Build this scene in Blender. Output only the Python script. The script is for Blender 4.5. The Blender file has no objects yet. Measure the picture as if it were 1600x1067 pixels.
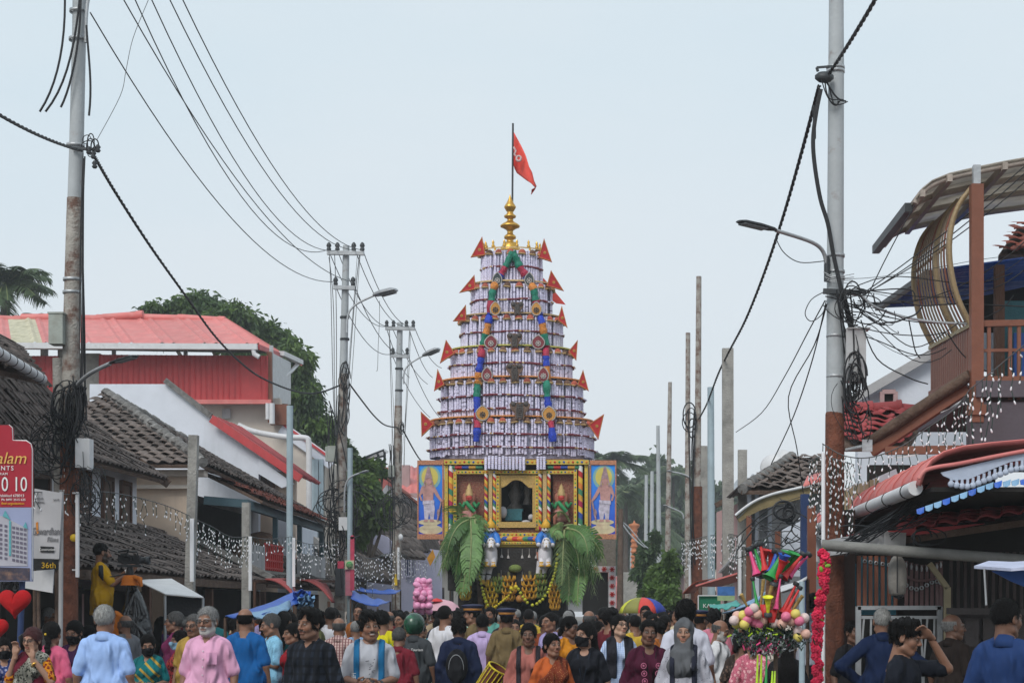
import bpy,math,random
import numpy as np
from mathutils import Vector,Matrix,Euler,Quaternion
R=math.radians
rng=np.random.default_rng(7)
random.seed(7)
SC=bpy.context.scene
COL=SC.collection
# ------------------------------------------------------------------ camera, world, sun, exposure
F=2700.0;CX=965.0;CY=955.0;EYE=1.65
cam=bpy.data.cameras.new('camera');cam_o=bpy.data.objects.new('camera',cam);COL.objects.link(cam_o)
cam.sensor_width=36;cam.lens=F*36/1600
cam.shift_x=(800-CX)/1600;cam.shift_y=(CY-533.5)/1600
cam.clip_start=.1;cam.clip_end=4000
cam_o.location=(0,0,EYE);cam_o.rotation_euler=(R(90),0,0)
SC.camera=cam_o
SUN_EL,SUN_AZ=R(44),R(205)
w=bpy.data.worlds.new('World');SC.world=w;w.use_nodes=True
nt=w.node_tree;nt.nodes.clear()
out=nt.nodes.new('ShaderNodeOutputWorld');bg=nt.nodes.new('ShaderNodeBackground')
sky=nt.nodes.new('ShaderNodeTexSky');sky.sky_type='NISHITA';sky.sun_disc=False
sky.sun_elevation=SUN_EL;sky.sun_rotation=SUN_AZ;sky.air_density=1.0;sky.dust_density=4.0;sky.ozone_density=1.5
mx=nt.nodes.new('ShaderNodeMix');mx.data_type='RGBA'
tc=nt.nodes.new('ShaderNodeTexCoord');ns=nt.nodes.new('ShaderNodeTexNoise');ns.inputs['Scale'].default_value=2.2;ns.inputs['Detail'].default_value=4
mp=nt.nodes.new('ShaderNodeMapping');mp.inputs['Scale'].default_value=(1,1,3.5)
rp=nt.nodes.new('ShaderNodeValToRGB')
rp.color_ramp.elements[0].position=.30;rp.color_ramp.elements[0].color=(6.6,7.85,8.6,1)
rp.color_ramp.elements[1].position=.72;rp.color_ramp.elements[1].color=(7.55,8.3,8.75,1)
nt.links.new(tc.outputs['Generated'],mp.inputs['Vector']);nt.links.new(mp.outputs['Vector'],ns.inputs['Vector'])
nt.links.new(ns.outputs['Fac'],rp.inputs['Fac'])
sx_=nt.nodes.new('ShaderNodeSeparateXYZ');mr_=nt.nodes.new('ShaderNodeMapRange');mr_.inputs['From Max'].default_value=.30;hm0=nt.nodes.new('ShaderNodeMix');hm0.data_type='RGBA'
nt.links.new(tc.outputs['Generated'],sx_.inputs[0]);nt.links.new(sx_.outputs['Z'],mr_.inputs['Value']);nt.links.new(mr_.outputs[0],hm0.inputs['Factor']);hm0.inputs['A'].default_value=(7.9,8.2,8.6,1);nt.links.new(rp.outputs['Color'],hm0.inputs['B'])
mx.inputs['Factor'].default_value=.88
nt.links.new(sky.outputs['Color'],mx.inputs['A']);nt.links.new(hm0.outputs['Result'],mx.inputs['B'])
nt.links.new(mx.outputs['Result'],bg.inputs['Color']);bg.inputs['Strength'].default_value=.088
nt.links.new(bg.outputs['Background'],out.inputs['Surface'])
sl=bpy.data.lights.new('sun','SUN');sl.energy=1.5;sl.angle=R(25);sl.color=(1,.96,.9)
so=bpy.data.objects.new('sun',sl);COL.objects.link(so)
so.rotation_euler=(R(90)-SUN_EL,0,R(180)-SUN_AZ)
so.location=(-20,-20,40)
SC.view_settings.view_transform='Standard';SC.view_settings.look='None'
SC.view_settings.exposure=0.30;SC.view_settings.gamma=1;SC.view_settings.use_curve_mapping=False
# ------------------------------------------------------------------ helpers
def P(px,py,Y):
 return Vector(((px-CX)*Y/F,Y,EYE+(CY-py)*Y/F))
def V(*a):return Vector(a)
ORIG={}
def thing(name,label,cat,loc=(0,0,0),group=None):
 o=bpy.data.objects.new(name,None);COL.objects.link(o);o.location=loc;ORIG[o]=Vector(loc)
 o.empty_display_size=.2
 o['label']=label;o['category']=cat
 if group:o['group']=group
 return o
def tag(o,label,cat,group=None):
 o['label']=label;o['category']=cat
 if group:o['group']=group
 return o
def kids(o):return CH.get(o,[])
CH={}
def setparent(o,p):
 o.parent=p;CH.setdefault(p,[]).append(o)
def copy_tree(o,parent=None):
 c=o.copy();COL.objects.link(c)
 if parent:setparent(c,parent)
 ORIG[c]=ORIG.get(o,Vector())
 for k in kids(o):copy_tree(k,c)
 return c
def link(name,me,parent=None,world=True):
 o=bpy.data.objects.new(name,me);COL.objects.link(o)
 if parent is not None:setparent(o,parent)
 ORIG[o]=ORIG.get(parent,Vector())if parent is not None else Vector()
 return o
def raw(name,verts,faces,mats,parent=None,smooth=False,mi=None,base=None,col=None):
 """one mesh object; vertices in world coordinates, stored relative to the parent's origin (or to base)"""
 v=np.asarray(verts,dtype=np.float64).reshape(-1,3)
 off=ORIG.get(parent,Vector())if parent is not None else(Vector(base)if base is not None else Vector())
 v=v-np.array(off)
 me=bpy.data.meshes.new(name);me.from_pydata(v.tolist(),[],faces)
 for m in(mats if isinstance(mats,(list,tuple))else[mats]):me.materials.append(m)
 if mi is not None:me.polygons.foreach_set('material_index',np.asarray(mi,dtype=np.int32))
 if smooth is True:me.polygons.foreach_set('use_smooth',np.ones(len(faces),dtype=bool))
 elif smooth is not False:me.polygons.foreach_set('use_smooth',np.asarray(smooth,dtype=bool))
 if col is not None:
  a=me.color_attributes.new('col','FLOAT_COLOR','POINT')
  a.data.foreach_set('color',np.concatenate([col,np.ones((len(col),1))],1).astype(np.float32).ravel())
 me.update()
 o=link(name,me,parent)
 if base is not None and parent is None:o.location=base;ORIG[o]=Vector(base)
 return o
def frame(d,up=Vector((0,0,1))):
 d=Vector(d).normalized()
 x=d.cross(up)
 if x.length<1e-4:x=d.cross(Vector((0,1,0)))
 x.normalize();return x,x.cross(d).normalized()
class MB:
 def __init__(s):s.v=[];s.f=[];s.m=[];s.s=[];s.cur=0
 def mat(s,i):s.cur=i;return s
 def _add(s,vs,fs,sm=False):
  b=len(s.v);s.v+=[tuple(q)for q in vs]
  for f in fs:s.f.append([b+i for i in f]);s.m.append(s.cur);s.s.append(sm)
 def box(s,c,d,rot=None):
  c=Vector(c);h=[x/2 for x in d];vs=[]
  for z in(-1,1):
   for y in(-1,1):
    for x in(-1,1):
     p=Vector((x*h[0],y*h[1],z*h[2]))
     if rot is not None:p=rot@p
     vs.append(c+p)
  s._add(vs,[(0,2,3,1),(4,5,7,6),(0,1,5,4),(2,6,7,3),(0,4,6,2),(1,3,7,5)]);return s
 def bar(s,a,b,w_,h_,up=Vector((0,0,1))):
  a=Vector(a);b=Vector(b);x,y=frame(b-a,up);vs=[]
  for p in(a,b):
   for i,j in((-1,-1),(1,-1),(1,1),(-1,1)):vs.append(p+x*(i*w_/2)+y*(j*h_/2))
  s._add(vs,[(3,2,1,0),(4,5,6,7),(0,1,5,4),(1,2,6,5),(2,3,7,6),(3,0,4,7)]);return s
 def tube(s,pts,r,n=8,cap=True,smooth=True):
  pts=[Vector(p)for p in pts];m=len(pts);rs=r if isinstance(r,(list,tuple))else[r]*m
  vs=[];x0=None
  for i,p in enumerate(pts):
   d=pts[min(i+1,m-1)]-pts[max(i-1,0)]
   if d.length<1e-9:d=Vector((0,0,1))
   d.normalize()
   if x0 is None:x,y=frame(d)
   else:
    x=x0-d*x0.dot(d)
    if x.length<1e-5:x,_=frame(d)
    x.normalize();y=x.cross(d)
   x0=x
   for k in range(n):
    a=2*math.pi*k/n;vs.append(p+x*(rs[i]*math.cos(a))+y*(rs[i]*math.sin(a)))
  fs=[]
  for i in range(m-1):
   for k in range(n):
    k2=(k+1)%n;fs.append((i*n+k,i*n+k2,(i+1)*n+k2,(i+1)*n+k))
  s._add(vs,fs,smooth)
  if cap:s._add(vs[:n],[tuple(range(n-1,-1,-1))]);s._add(vs[-n:],[tuple(range(n))])
  return s
 def lathe(s,prof,c,n=16,sy=1.,smooth=True,a0=0.,a1=2*math.pi,axis=None):
  c=Vector(c);vs=[];full=abs(a1-a0-2*math.pi)<1e-6;nn=n if full else n+1
  q=Vector((0,0,1)).rotation_difference(Vector(axis))if axis is not None else None
  for r,z in prof:
   for k in range(nn):
    a=a0+(a1-a0)*k/n;p=Vector((r*math.cos(a),r*math.sin(a)*sy,z))
    vs.append(c+(q@p if q else p))
  fs=[]
  for i in range(len(prof)-1):
   for k in range(n):
    k2=(k+1)%n if full else k+1
    fs.append((i*nn+k,i*nn+k2,(i+1)*nn+k2,(i+1)*nn+k))
  s._add(vs,fs,smooth);return s
 def sphere(s,c,r,n=10,rot=None):
  r=(r,r,r)if not isinstance(r,(tuple,list))else r;c=Vector(c);m=max(4,n//2+1);vs=[];fs=[]
  for i in range(m+1):
   t=math.pi*i/m
   for k in range(n):
    a=2*math.pi*k/n;p=Vector((r[0]*math.sin(t)*math.cos(a),r[1]*math.sin(t)*math.sin(a),r[2]*math.cos(t)))
    if rot is not None:p=rot@p
    vs.append(c+p)
  for i in range(m):
   for k in range(n):fs.append((i*n+k,(i+1)*n+k,(i+1)*n+(k+1)%n,i*n+(k+1)%n))
  s._add(vs,fs,True);return s
 def prism(s,pts,d):
  d=Vector(d);pts=[Vector(p)for p in pts];n=len(pts)
  nrm=Vector()
  for i in range(n):nrm+=(pts[i]-pts[0]).cross(pts[(i+1)%n]-pts[0])
  if nrm.dot(d)>0:pts=pts[::-1]
  s._add(pts+[p+d for p in pts],[tuple(range(n)),tuple(range(2*n-1,n-1,-1))]+[((i+1)%n,i,n+i,n+(i+1)%n)for i in range(n)]);return s
 def quad(s,a,b,c,d):s._add([a,b,c,d],[(0,1,2,3)]);return s
 def build(s,name,mats,parent=None,base=None):
  return raw(name,s.v,s.f,mats,parent,s.s,s.m,base)
def part(name,parent,mat,fn):
 m=MB();fn(m);return m.build(name,mat,parent)
def sag(a,b,s_,n=14):
 a=Vector(a);b=Vector(b);return[a.lerp(b,i/n)-Vector((0,0,s_*4*(i/n)*(1-i/n)))for i in range(n+1)]
def text_mesh(body,size,mat,at_,parent,rot=(R(90),0,0),shear=0.,align='CENTER',depth=.004,name='lettering',sx=1.,space=1.):
 cu=bpy.data.curves.new('t','FONT');cu.body=body;cu.size=size;cu.shear=shear;cu.align_x=align;cu.extrude=depth/2;cu.resolution_u=3
 cu.space_character=space
 ob=bpy.data.objects.new('t',cu);COL.objects.link(ob)
 bpy.context.view_layer.update()
 me=bpy.data.meshes.new_from_object(ob.evaluated_get(bpy.context.evaluated_depsgraph_get()))
 bpy.data.objects.remove(ob);me.materials.clear();me.materials.append(mat)
 M4=Euler(rot).to_matrix().to_4x4()@Matrix.Diagonal((sx,1,1,1))
 me.transform(Matrix.Translation(Vector(at_)-ORIG.get(parent,Vector()))@M4)
 return link(name,me,parent)
# ------------------------------------------------------------------ materials
MC={}
def M(name,col,rough=.75,var=.14,scale=6.,bump=.12,bscale=35.,metal=0.,dirt=0.,dcol=(.05,.045,.04),dscale=2.5,streak=False,spec=.35,alpha=None,trans=0.,emit=None,vcol=False,objvar=0.,stretch=None,pattern=None,sss=0.,dlo=.5,crease=0.,thin=0.):
 if name in MC:return MC[name]
 m=bpy.data.materials.new(name);m.use_nodes=True;MC[name]=m
 t=m.node_tree;N=t.nodes;L=t.links;b=N['Principled BSDF']
 def nd(k,**kw):
  n=N.new(k)
  for a,v in kw.items():
   if a in n.inputs:n.inputs[a].default_value=v
   else:setattr(n,a,v)
  return n
 co=nd('ShaderNodeTexCoord').outputs['Object']
 if stretch:
  mpn=nd('ShaderNodeMapping',Scale=stretch);L.new(co,mpn.inputs['Vector']);cs=mpn.outputs['Vector']
 else:cs=co
 oi=nd('ShaderNodeObjectInfo')
 n1=nd('ShaderNodeTexNoise',Scale=scale,Detail=5.,Roughness=.6);L.new(cs,n1.inputs['Vector'])
 n1.noise_dimensions='4D';L.new(oi.outputs['Random'],n1.inputs['W'])
 if vcol:
  src=nd('ShaderNodeAttribute',attribute_name='col').outputs['Color']
 elif pattern:src=pattern(N,L,nd,co)
 else:
  rgb=nd('ShaderNodeRGB');rgb.outputs[0].default_value=(*col,1);src=rgb.outputs[0]
 def mul(a,lo,hi,fac):
  mr=nd('ShaderNodeMapRange');mr.inputs['From Min'].default_value=.3;mr.inputs['From Max'].default_value=.7
  mr.inputs['To Min'].default_value=lo;mr.inputs['To Max'].default_value=hi;L.new(fac,mr.inputs['Value'])
  h=nd('ShaderNodeVectorMath',operation='SCALE');L.new(a,h.inputs[0]);L.new(mr.outputs[0],h.inputs['Scale']);return h.outputs[0]
 if var:src=mul(src,1-var,1+var,n1.outputs['Fac'])
 if objvar:
  mr=nd('ShaderNodeMapRange');mr.inputs['To Min'].default_value=1-objvar;mr.inputs['To Max'].default_value=1+objvar
  L.new(oi.outputs['Random'],mr.inputs['Value'])
  h=nd('ShaderNodeVectorMath',operation='SCALE');L.new(src,h.inputs[0]);L.new(mr.outputs[0],h.inputs['Scale']);src=h.outputs[0]
 if dirt:
  n2=nd('ShaderNodeTexNoise',Scale=dscale,Detail=8.,Roughness=.68)
  if streak:
   mpp=nd('ShaderNodeMapping',Scale=(1,1,.16));L.new(co,mpp.inputs['Vector']);L.new(mpp.outputs['Vector'],n2.inputs['Vector'])
  else:L.new(co,n2.inputs['Vector'])
  mr=nd('ShaderNodeMapRange');mr.inputs['From Min'].default_value=dlo;mr.inputs['From Max'].default_value=dlo+.2;mr.inputs['To Max'].default_value=dirt
  L.new(n2.outputs['Fac'],mr.inputs['Value'])
  mm=nd('ShaderNodeMix',data_type='RGBA');L.new(mr.outputs[0],mm.inputs['Factor']);L.new(src,mm.inputs['A']);mm.inputs['B'].default_value=(*dcol,1)
  src=mm.outputs['Result']
 L.new(src,b.inputs['Base Color'])
 b.inputs['Roughness'].default_value=rough;b.inputs['Metallic'].default_value=metal
 b.inputs['Specular IOR Level'].default_value=spec
 if sss:b.inputs['Subsurface Weight'].default_value=sss;b.inputs['Subsurface Radius'].default_value=(.02,.008,.005);b.inputs['Subsurface Scale'].default_value=.4
 if bump:
  n3=nd('ShaderNodeTexNoise',Scale=bscale,Detail=4.);L.new(cs,n3.inputs['Vector'])
  if crease:n3.noise_type='RIDGED_MULTIFRACTAL';n3.inputs['Detail'].default_value=2.5;mpc=nd('ShaderNodeMapping',Scale=(1,1,.45),Rotation=(.3,.5,0));L.new(co,mpc.inputs['Vector']);L.new(mpc.outputs[0],n3.inputs['Vector'])
  bp=nd('ShaderNodeBump',Strength=min(1,bump*3),Distance=crease or.02);L.new(n3.outputs['Fac'],bp.inputs['Height']);L.new(bp.outputs[0],b.inputs['Normal'])
 if thin:
  tb=nd('ShaderNodeBsdfTranslucent');L.new(src,tb.inputs['Color']);ms=nd('ShaderNodeMixShader');ms.inputs[0].default_value=thin;L.new(b.outputs[0],ms.inputs[1]);L.new(tb.outputs[0],ms.inputs[2]);L.new(ms.outputs[0],N['Material Output'].inputs['Surface'])
 if trans:b.inputs['Transmission Weight'].default_value=trans
 if emit:b.inputs['Emission Color'].default_value=(*emit[0],1);b.inputs['Emission Strength'].default_value=emit[1]
 return m
def c255(r,g,b):
 f=lambda x:((x/255+.055)/1.055)**2.4 if x>10 else x/255/12.92
 return(f(r),f(g),f(b))
m_conc=M('concrete',(.33,.32,.30),.9,.2,5,.3,40,dirt=.55,dcol=(.10,.10,.09),dscale=3)
m_polesteel=M('pole_grey_paint',(.40,.43,.45),.6,.1,4,.08,30,dirt=.75,dcol=(.16,.07,.045),dscale=5,dlo=.6)
m_rust=M('rusted_steel',(.15,.055,.033),.9,.45,9,.4,40,dirt=.8,dcol=(.045,.022,.018),dscale=4)
m_rustgrey=M('rust_and_grey_paint',(.36,.34,.31),.8,.2,6,.3,40,dirt=.9,dcol=(.13,.06,.04),dscale=7,dlo=.45)
m_bluepole=M('pale_blue_paint',(.34,.43,.48),.5,.1,4,.05,30,dirt=.3,dcol=(.14,.16,.16),dscale=6,dlo=.58)
m_black=M('black_plastic',(.016,.017,.019),.5,.2,20,.05)
m_cable=M('black_cable',(.018,.019,.022),.55,.2,20,.05)
m_wire=M('grey_wire',(.09,.095,.1),.6,.2,20,.03)
m_pvc=M('white_plastic',(.62,.63,.65),.45,.08,5,.03,dirt=.35,dcol=(.25,.24,.22),dscale=5,dlo=.55)
m_tube=M('white_tube_lamp',(.78,.79,.82),.35,.03,5,0)
m_galv=M('galvanised_metal',(.42,.44,.46),.45,.15,8,.08,metal=.5,dirt=.3,dcol=(.18,.17,.16),dscale=4)
m_dkmetal=M('dark_metal',(.05,.055,.06),.5,.2,10,.05,metal=.3)
m_tile=M('old_clay_tile',(.145,.120,.110),.92,.35,9,.4,30,objvar=.35,dirt=.6,dcol=(.055,.050,.047),dscale=6)
m_tiler=M('reddish_clay_tile',(.24,.075,.055),.9,.3,9,.35,30,objvar=.35,dirt=.7,dcol=(.055,.04,.036),dscale=5)
m_tilegrey=M('lichened_ridge_tile',(.19,.185,.18),.95,.35,9,.4,25,objvar=.2,dirt=.7,dcol=(.05,.048,.046),dscale=6)
m_tilepaint=M('red_painted_tile',(.34,.06,.065),.7,.15,6,.15,30,objvar=.12,dirt=.5,dcol=(.12,.04,.04),dscale=4)
m_redsheet=M('red_metal_sheet',(.48,.055,.06),.5,.12,3,.05,6,dirt=.35,dcol=(.2,.05,.05),dscale=3,streak=True)
m_redroof=M('faded_red_roof_sheet',(.58,.17,.16),.5,.14,3,.05,6,dirt=.5,dcol=(.60,.32,.29),dscale=3,objvar=.1)
m_mossheet=M('mossy_clear_sheet',(.50,.47,.34),.6,.2,5,.1,dirt=.8,dcol=(.22,.20,.08),dscale=5,streak=True)
m_white=M('white_limewash',(.66,.70,.78),.85,.06,2,.08,20,dirt=.35,dcol=(.38,.40,.43),dscale=1.2,streak=True,dlo=.55)
m_cream=M('cream_wall',(.62,.56,.50),.85,.06,2,.08,20,dirt=.35,dcol=(.38,.34,.30),dscale=1.2,streak=True,dlo=.55)
m_peach=M('peach_wall',(.62,.50,.40),.85,.08,2,.08,20,dirt=.4,dcol=(.33,.27,.22),dscale=1.5,streak=True,dlo=.52)
m_greywall=M('stained_grey_wall',(.40,.40,.41),.9,.12,2,.1,20,dirt=.6,dcol=(.14,.135,.13),dscale=1.5,streak=True)
m_lilac=M('lilac_wall',(.50,.50,.66),.85,.08,2,.08,20,dirt=.5,dcol=(.22,.22,.28),dscale=1.5,streak=True,dlo=.52)
m_pinkwall=M('pink_wall',(.42,.28,.28),.85,.08,2,.08,20,dirt=.4,dcol=(.2,.14,.14),dscale=1.5,streak=True)
m_dark=M('dark_interior',(.022,.02,.019),.9,.2,4,0)  # near-black colour stands for the shade inside rooms, shops and recesses
m_wood=M('dark_brown_wood',(.095,.045,.028),.7,.25,6,.2,30,stretch=(1,1,.15))
m_oldwood=M('weathered_timber',(.12,.08,.06),.9,.3,6,.4,30,dirt=.5,dcol=(.05,.035,.03),dscale=5)
m_brown=M('brown_paint',(.20,.075,.045),.5,.12,5,.06,25,dirt=.25,dcol=(.09,.04,.03),dscale=4)
m_blue=M('blue_paint',(.03,.10,.36),.5,.12,5,.05)
m_bluedk=M('dark_blue_paint',(.025,.05,.14),.5,.12,5,.05)
m_tarp=M('blue_tarpaulin',(.02,.10,.46),.45,.15,5,.5,9)
m_tarp2=M('pale_blue_tarpaulin',(.18,.34,.52),.5,.2,5,.5,9)
m_glass=M('dark_window_glass',(.025,.03,.035),.12,.1,3,0,spec=.6)
m_shutter=M('brown_shutter',(.11,.075,.06),.7,.2,5,.1)
m_asphalt=M('asphalt',(.055,.054,.053),.9,.25,3,.4,90,dirt=.4,dcol=(.09,.085,.075),dscale=.6)
m_sig=M('signal_white',(.75,.75,.75),.5,.05)
m_gold=M('polished_brass',(.62,.36,.07),.32,.15,12,.08,30,metal=.75,dirt=.35,dcol=(.24,.13,.04),dscale=6)
m_bulb=M('white_lamp_bulb',(.78,.79,.83),.25,.06,5,0)
m_yellow=M('yellow_plastic',(.72,.48,.03),.45,.1,5,.02)
m_red=M('red_plastic',(.55,.03,.03),.45,.1,5,.02)
m_green=M('green_plastic',(.03,.30,.07),.4,.1,5,.02)
# a row of clay tiles, a corrugated sheet ------------------------------------------------
def tile_mesh(name,w_,l_,mat,th=.022):
 n=7;vs=[];fs=[]
 for e,(y,dz)in enumerate(((0.,.058),(l_*1.12,.006))):
  for side in(0,1):
   for i in range(n):
    x=(i/(n-1)-.5)*w_*1.06;z=.021*math.sin(i/(n-1)*math.pi*2)+(.012 if i in(0,n-1)else 0)
    vs.append((x,y,z+dz-(th if side else 0)))
 for i in range(n-1):
  fs.append((i,i+1,2*n+i+1,2*n+i));fs.append((i+1,i,n+i,n+i+1))
 me=bpy.data.meshes.new(name);me.from_pydata(vs,[],fs);me.materials.append(mat)
 for p in me.polygons:p.use_smooth=True
 return me
TM={}
def tile_roof(parent,a,b,c,d,mat,tw=.24,tl=.30,limit=300,jitter=.012,name='roof_tile',near=None,clip=None):
 """clay tiles over the plane a-b (eave) / d-c (ridge); the nearest ones are single parts, the rest one part"""
 a,b,c,d=(Vector(q)for q in(a,b,c,d))
 key=(mat.name,tw,tl)
 if key not in TM:TM[key]=tile_mesh('clay_tile',tw,tl,mat)
 me=TM[key]
# a solid deck under the tiles
 nrm=(b-a).cross(d-a).normalized()
 if nrm.z<0:nrm=-nrm
 mb=MB();mb.prism([a-nrm*.03,b-nrm*.03,c-nrm*.03,d-nrm*.03],-nrm*.06);mb.build('roof_deck',m_oldwood,parent)
 nv=max(1,int(round(((d-a).length+(c-b).length)/2/tl)));L0=max((b-a).length,(c-d).length)
 cells=[]
 for j in range(nv):
  e0=a.lerp(d,j/nv);e1=b.lerp(c,j/nv);f0=a.lerp(d,(j+1)/nv)
  nu=max(1,int((e1-e0).length/tw))
  for i in range(nu):
   p=e0.lerp(e1,(i+.5)/nu)
   cells.append((p,i,j))
 u=(b-a).normalized();
 v=nrm.cross(u).normalized()
 if v.dot(d-a)<0:v=-v;
 rot=Matrix((u,v,nrm)).transposed()if u.cross(v).dot(nrm)>0 else Matrix((-u,v,nrm)).transposed()
 org=ORIG[parent]
 cells.sort(key=lambda q:q[0].length if near is None else(q[0]-near).length)
 ev=np.array([q.co[:]for q in me.vertices]);ef=[list(p.vertices)for p in me.polygons]
 rv=[];rf=[]
 for k,(p,i,j)in enumerate(cells):
  jr=rot@Euler((random.gauss(0,.03),random.gauss(0,.03),random.gauss(0,.035))).to_matrix()
  q=p+nrm*random.gauss(0,jitter*.5)+v*random.gauss(0,jitter)
  if k<limit:
   o=bpy.data.objects.new(name,me);COL.objects.link(o);setparent(o,parent)
   o.matrix_local=Matrix.Translation(q-org)@jr.to_4x4()
  else:
   b0=len(rv)*len(ev);rv.append(ev@np.array(jr.transposed())+np.array(q));rf+=[[b0+x for x in f]for f in ef]
 if rv:
  o=raw('roof_tile_field',np.concatenate(rv),rf,mat,parent,True);o['kind']='stuff'
def ridge_tiles(parent,a,b,mat,r=.11,l_=.36):
 a=Vector(a);b=Vector(b);n=max(1,int((b-a).length/l_));key=('ridge',mat.name,r)
 if key not in TM:
  mb=MB();mb.tube([(0,0,0),(0,l_*.85,0),(0,l_*.88,.0),(0,l_*1.05,0)],[r,r*.95,r*1.12,r*1.12],10);o=mb.build('ridge_tile',mat)
  TM[key]=o.data;bpy.data.objects.remove(o)
 d=(b-a).normalized();q=Vector((0,1,0)).rotation_difference(d)
 for i in range(n):
  o=bpy.data.objects.new('ridge_tile',TM[key]);COL.objects.link(o);setparent(o,parent)
  e=Euler((random.gauss(0,.04),0,random.gauss(0,.04))).to_quaternion()
  o.matrix_local=Matrix.Translation(a.lerp(b,i/n)-ORIG[parent]+V(0,0,random.gauss(.0,.008)))@(q@e).to_matrix().to_4x4()
def sheet_row(parent,a,b,c,d,mat,wid=.9,pitch=.15,amp=.02,name='roof_sheet',mats=None,rib=False,gap=.004):
 """corrugated or ribbed sheets side by side between the lower edge a-b and the upper edge d-c"""
 a,b,c,d=(Vector(q)for q in(a,b,c,d));n=max(1,round((b-a).length/wid))
 nrm=(b-a).cross(d-a).normalized()
 for k in range(n):
  t0=k/n;t1=(k+1)/n+gap/max(.1,(b-a).length)
  m=max(4,int((b-a).length/n/pitch)*(4 if rib else 6));vs=[]
  lift=nrm*(.004 if k%2 else 0)
  for(s0,s1)in((a,b),(d,c)):
   for side in(0,1):
    for i in range(m+1):
     t=t0+(t1-t0)*i/m;ph=(t*(b-a).length/pitch)%1.
     z=amp*(1 if ph<.22 else 0)if rib else amp*math.sin(2*math.pi*ph)
     vs.append(s0.lerp(s1,min(t,1.))+nrm*(z-.006*side)+lift)
  q=m+1;fs=[(i,i+1,2*q+i+1,2*q+i)for i in range(m)]+[(q+i+1,q+i,3*q+i,3*q+i+1)for i in range(m)]
  fs+=[(i+1,i,q+i,q+i+1)for i in range(m)]+[(2*q+i,2*q+i+1,3*q+i+1,3*q+i)for i in range(m)]
  mm=mats[k]if mats and k<len(mats)and mats[k]else mat
  raw(name,vs,fs,mm,parent,not rib)
# ================================================================== street
def ground():
 mb=MB();mb.box((0,250,-.2),(600,600,.4));o=mb.build('ground',M('bare_earth',(.16,.13,.10),.95,.25,1,.3));o['kind']='structure'
 mb=MB();mb.box((-2.1,148,-.096),(9.6,310,.2));o=mb.build('street',m_asphalt);o['kind']='structure'
ground()
# ================================================================== temple chariot
YF=37.0
YT=YF+1.75
def C(px,py,dy=0.):return P(px,py,YF+dy)
U=YF/F
XC=C(799.5,0).x;XT=P(799.5,0,YT).x;UT=YT/F
m_strand=M('silver_white_garland',(.76,.73,.92),.5,.2,60,.5,60,objvar=.10)
m_strandb=M('dark_bead',(.09,.07,.12),.5,.3,40,.1)
m_maroon=M('maroon_tinsel',(.16,.02,.035),.5,.5,60,.4,50,dirt=.7,dcol=(.5,.3,.1),dscale=30,dlo=.58)
m_capb=M('brown_felt_cap',(.13,.07,.045),.8,.3,30,.2,objvar=.4)
m_capr=M('red_felt_cap',(.33,.08,.05),.8,.3,30,.2,objvar=.3)
m_zari=M('gold_zari_band',(.52,.36,.16),.45,.4,60,.3,60,metal=.3,objvar=.15)
m_orgnet=M('orange_net',(.62,.24,.06),.7,.3,40,.3)
m_penn=M('red_pennant_cloth',(.42,.022,.028),.75,.12,10,.2,20,objvar=.12)
m_penng=M('gold_trim',(.55,.33,.07),.5,.2,20,.1)
m_flag=M('vermilion_flag',(.80,.085,.06),.7,.1,8,.2,12)
m_flagw=M('faded_flag_print',(.62,.45,.45),.8,.2)
chariot=thing('temple_chariot','towering temple chariot tiered with white garlands, gold finial and banana leaves','chariot',(XC,YT,0))
ORIG[chariot]=Vector((XC,YT,0))
T=[(393,446,752.5,846),(446,497.5,737.5,862),(497.5,548.5,721,878),(548.5,597.5,705,893.5),(597.5,659,689,910.5),(659,717,672.5,927)]
FL=.62
def tz(py):return EYE+(CY-py)*UT
def strand_mesh(h,r,seed):
 rr=random.Random(seed);mb=MB();pr=[];n=max(6,int(h/.034));z=0
 for i in range(n):
  a=r*(.90+.16*rr.random());z0=-h*i/n;z1=-h*(i+.86)/n
  pr+=[(a*.72,z0),(a,z0-(z0-z1)*.4),(a*.74,z1)]
  if rr.random()<.16:pr+=[(r*.6,z1-.004)]
 mb.lathe(pr,(0,0,0),6);mi=[]
 for i in range(len(pr)-1):mi+=[1 if(i%3==2 and rr.random()<.10)else 0]*6
 mb.m=mi
 o=mb.build('garland_strand',[m_strand,m_strandb]);me=o.data;bpy.data.objects.remove(o);return me
core=MB()
nstr=0;restv=[];restf=[]
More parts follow.
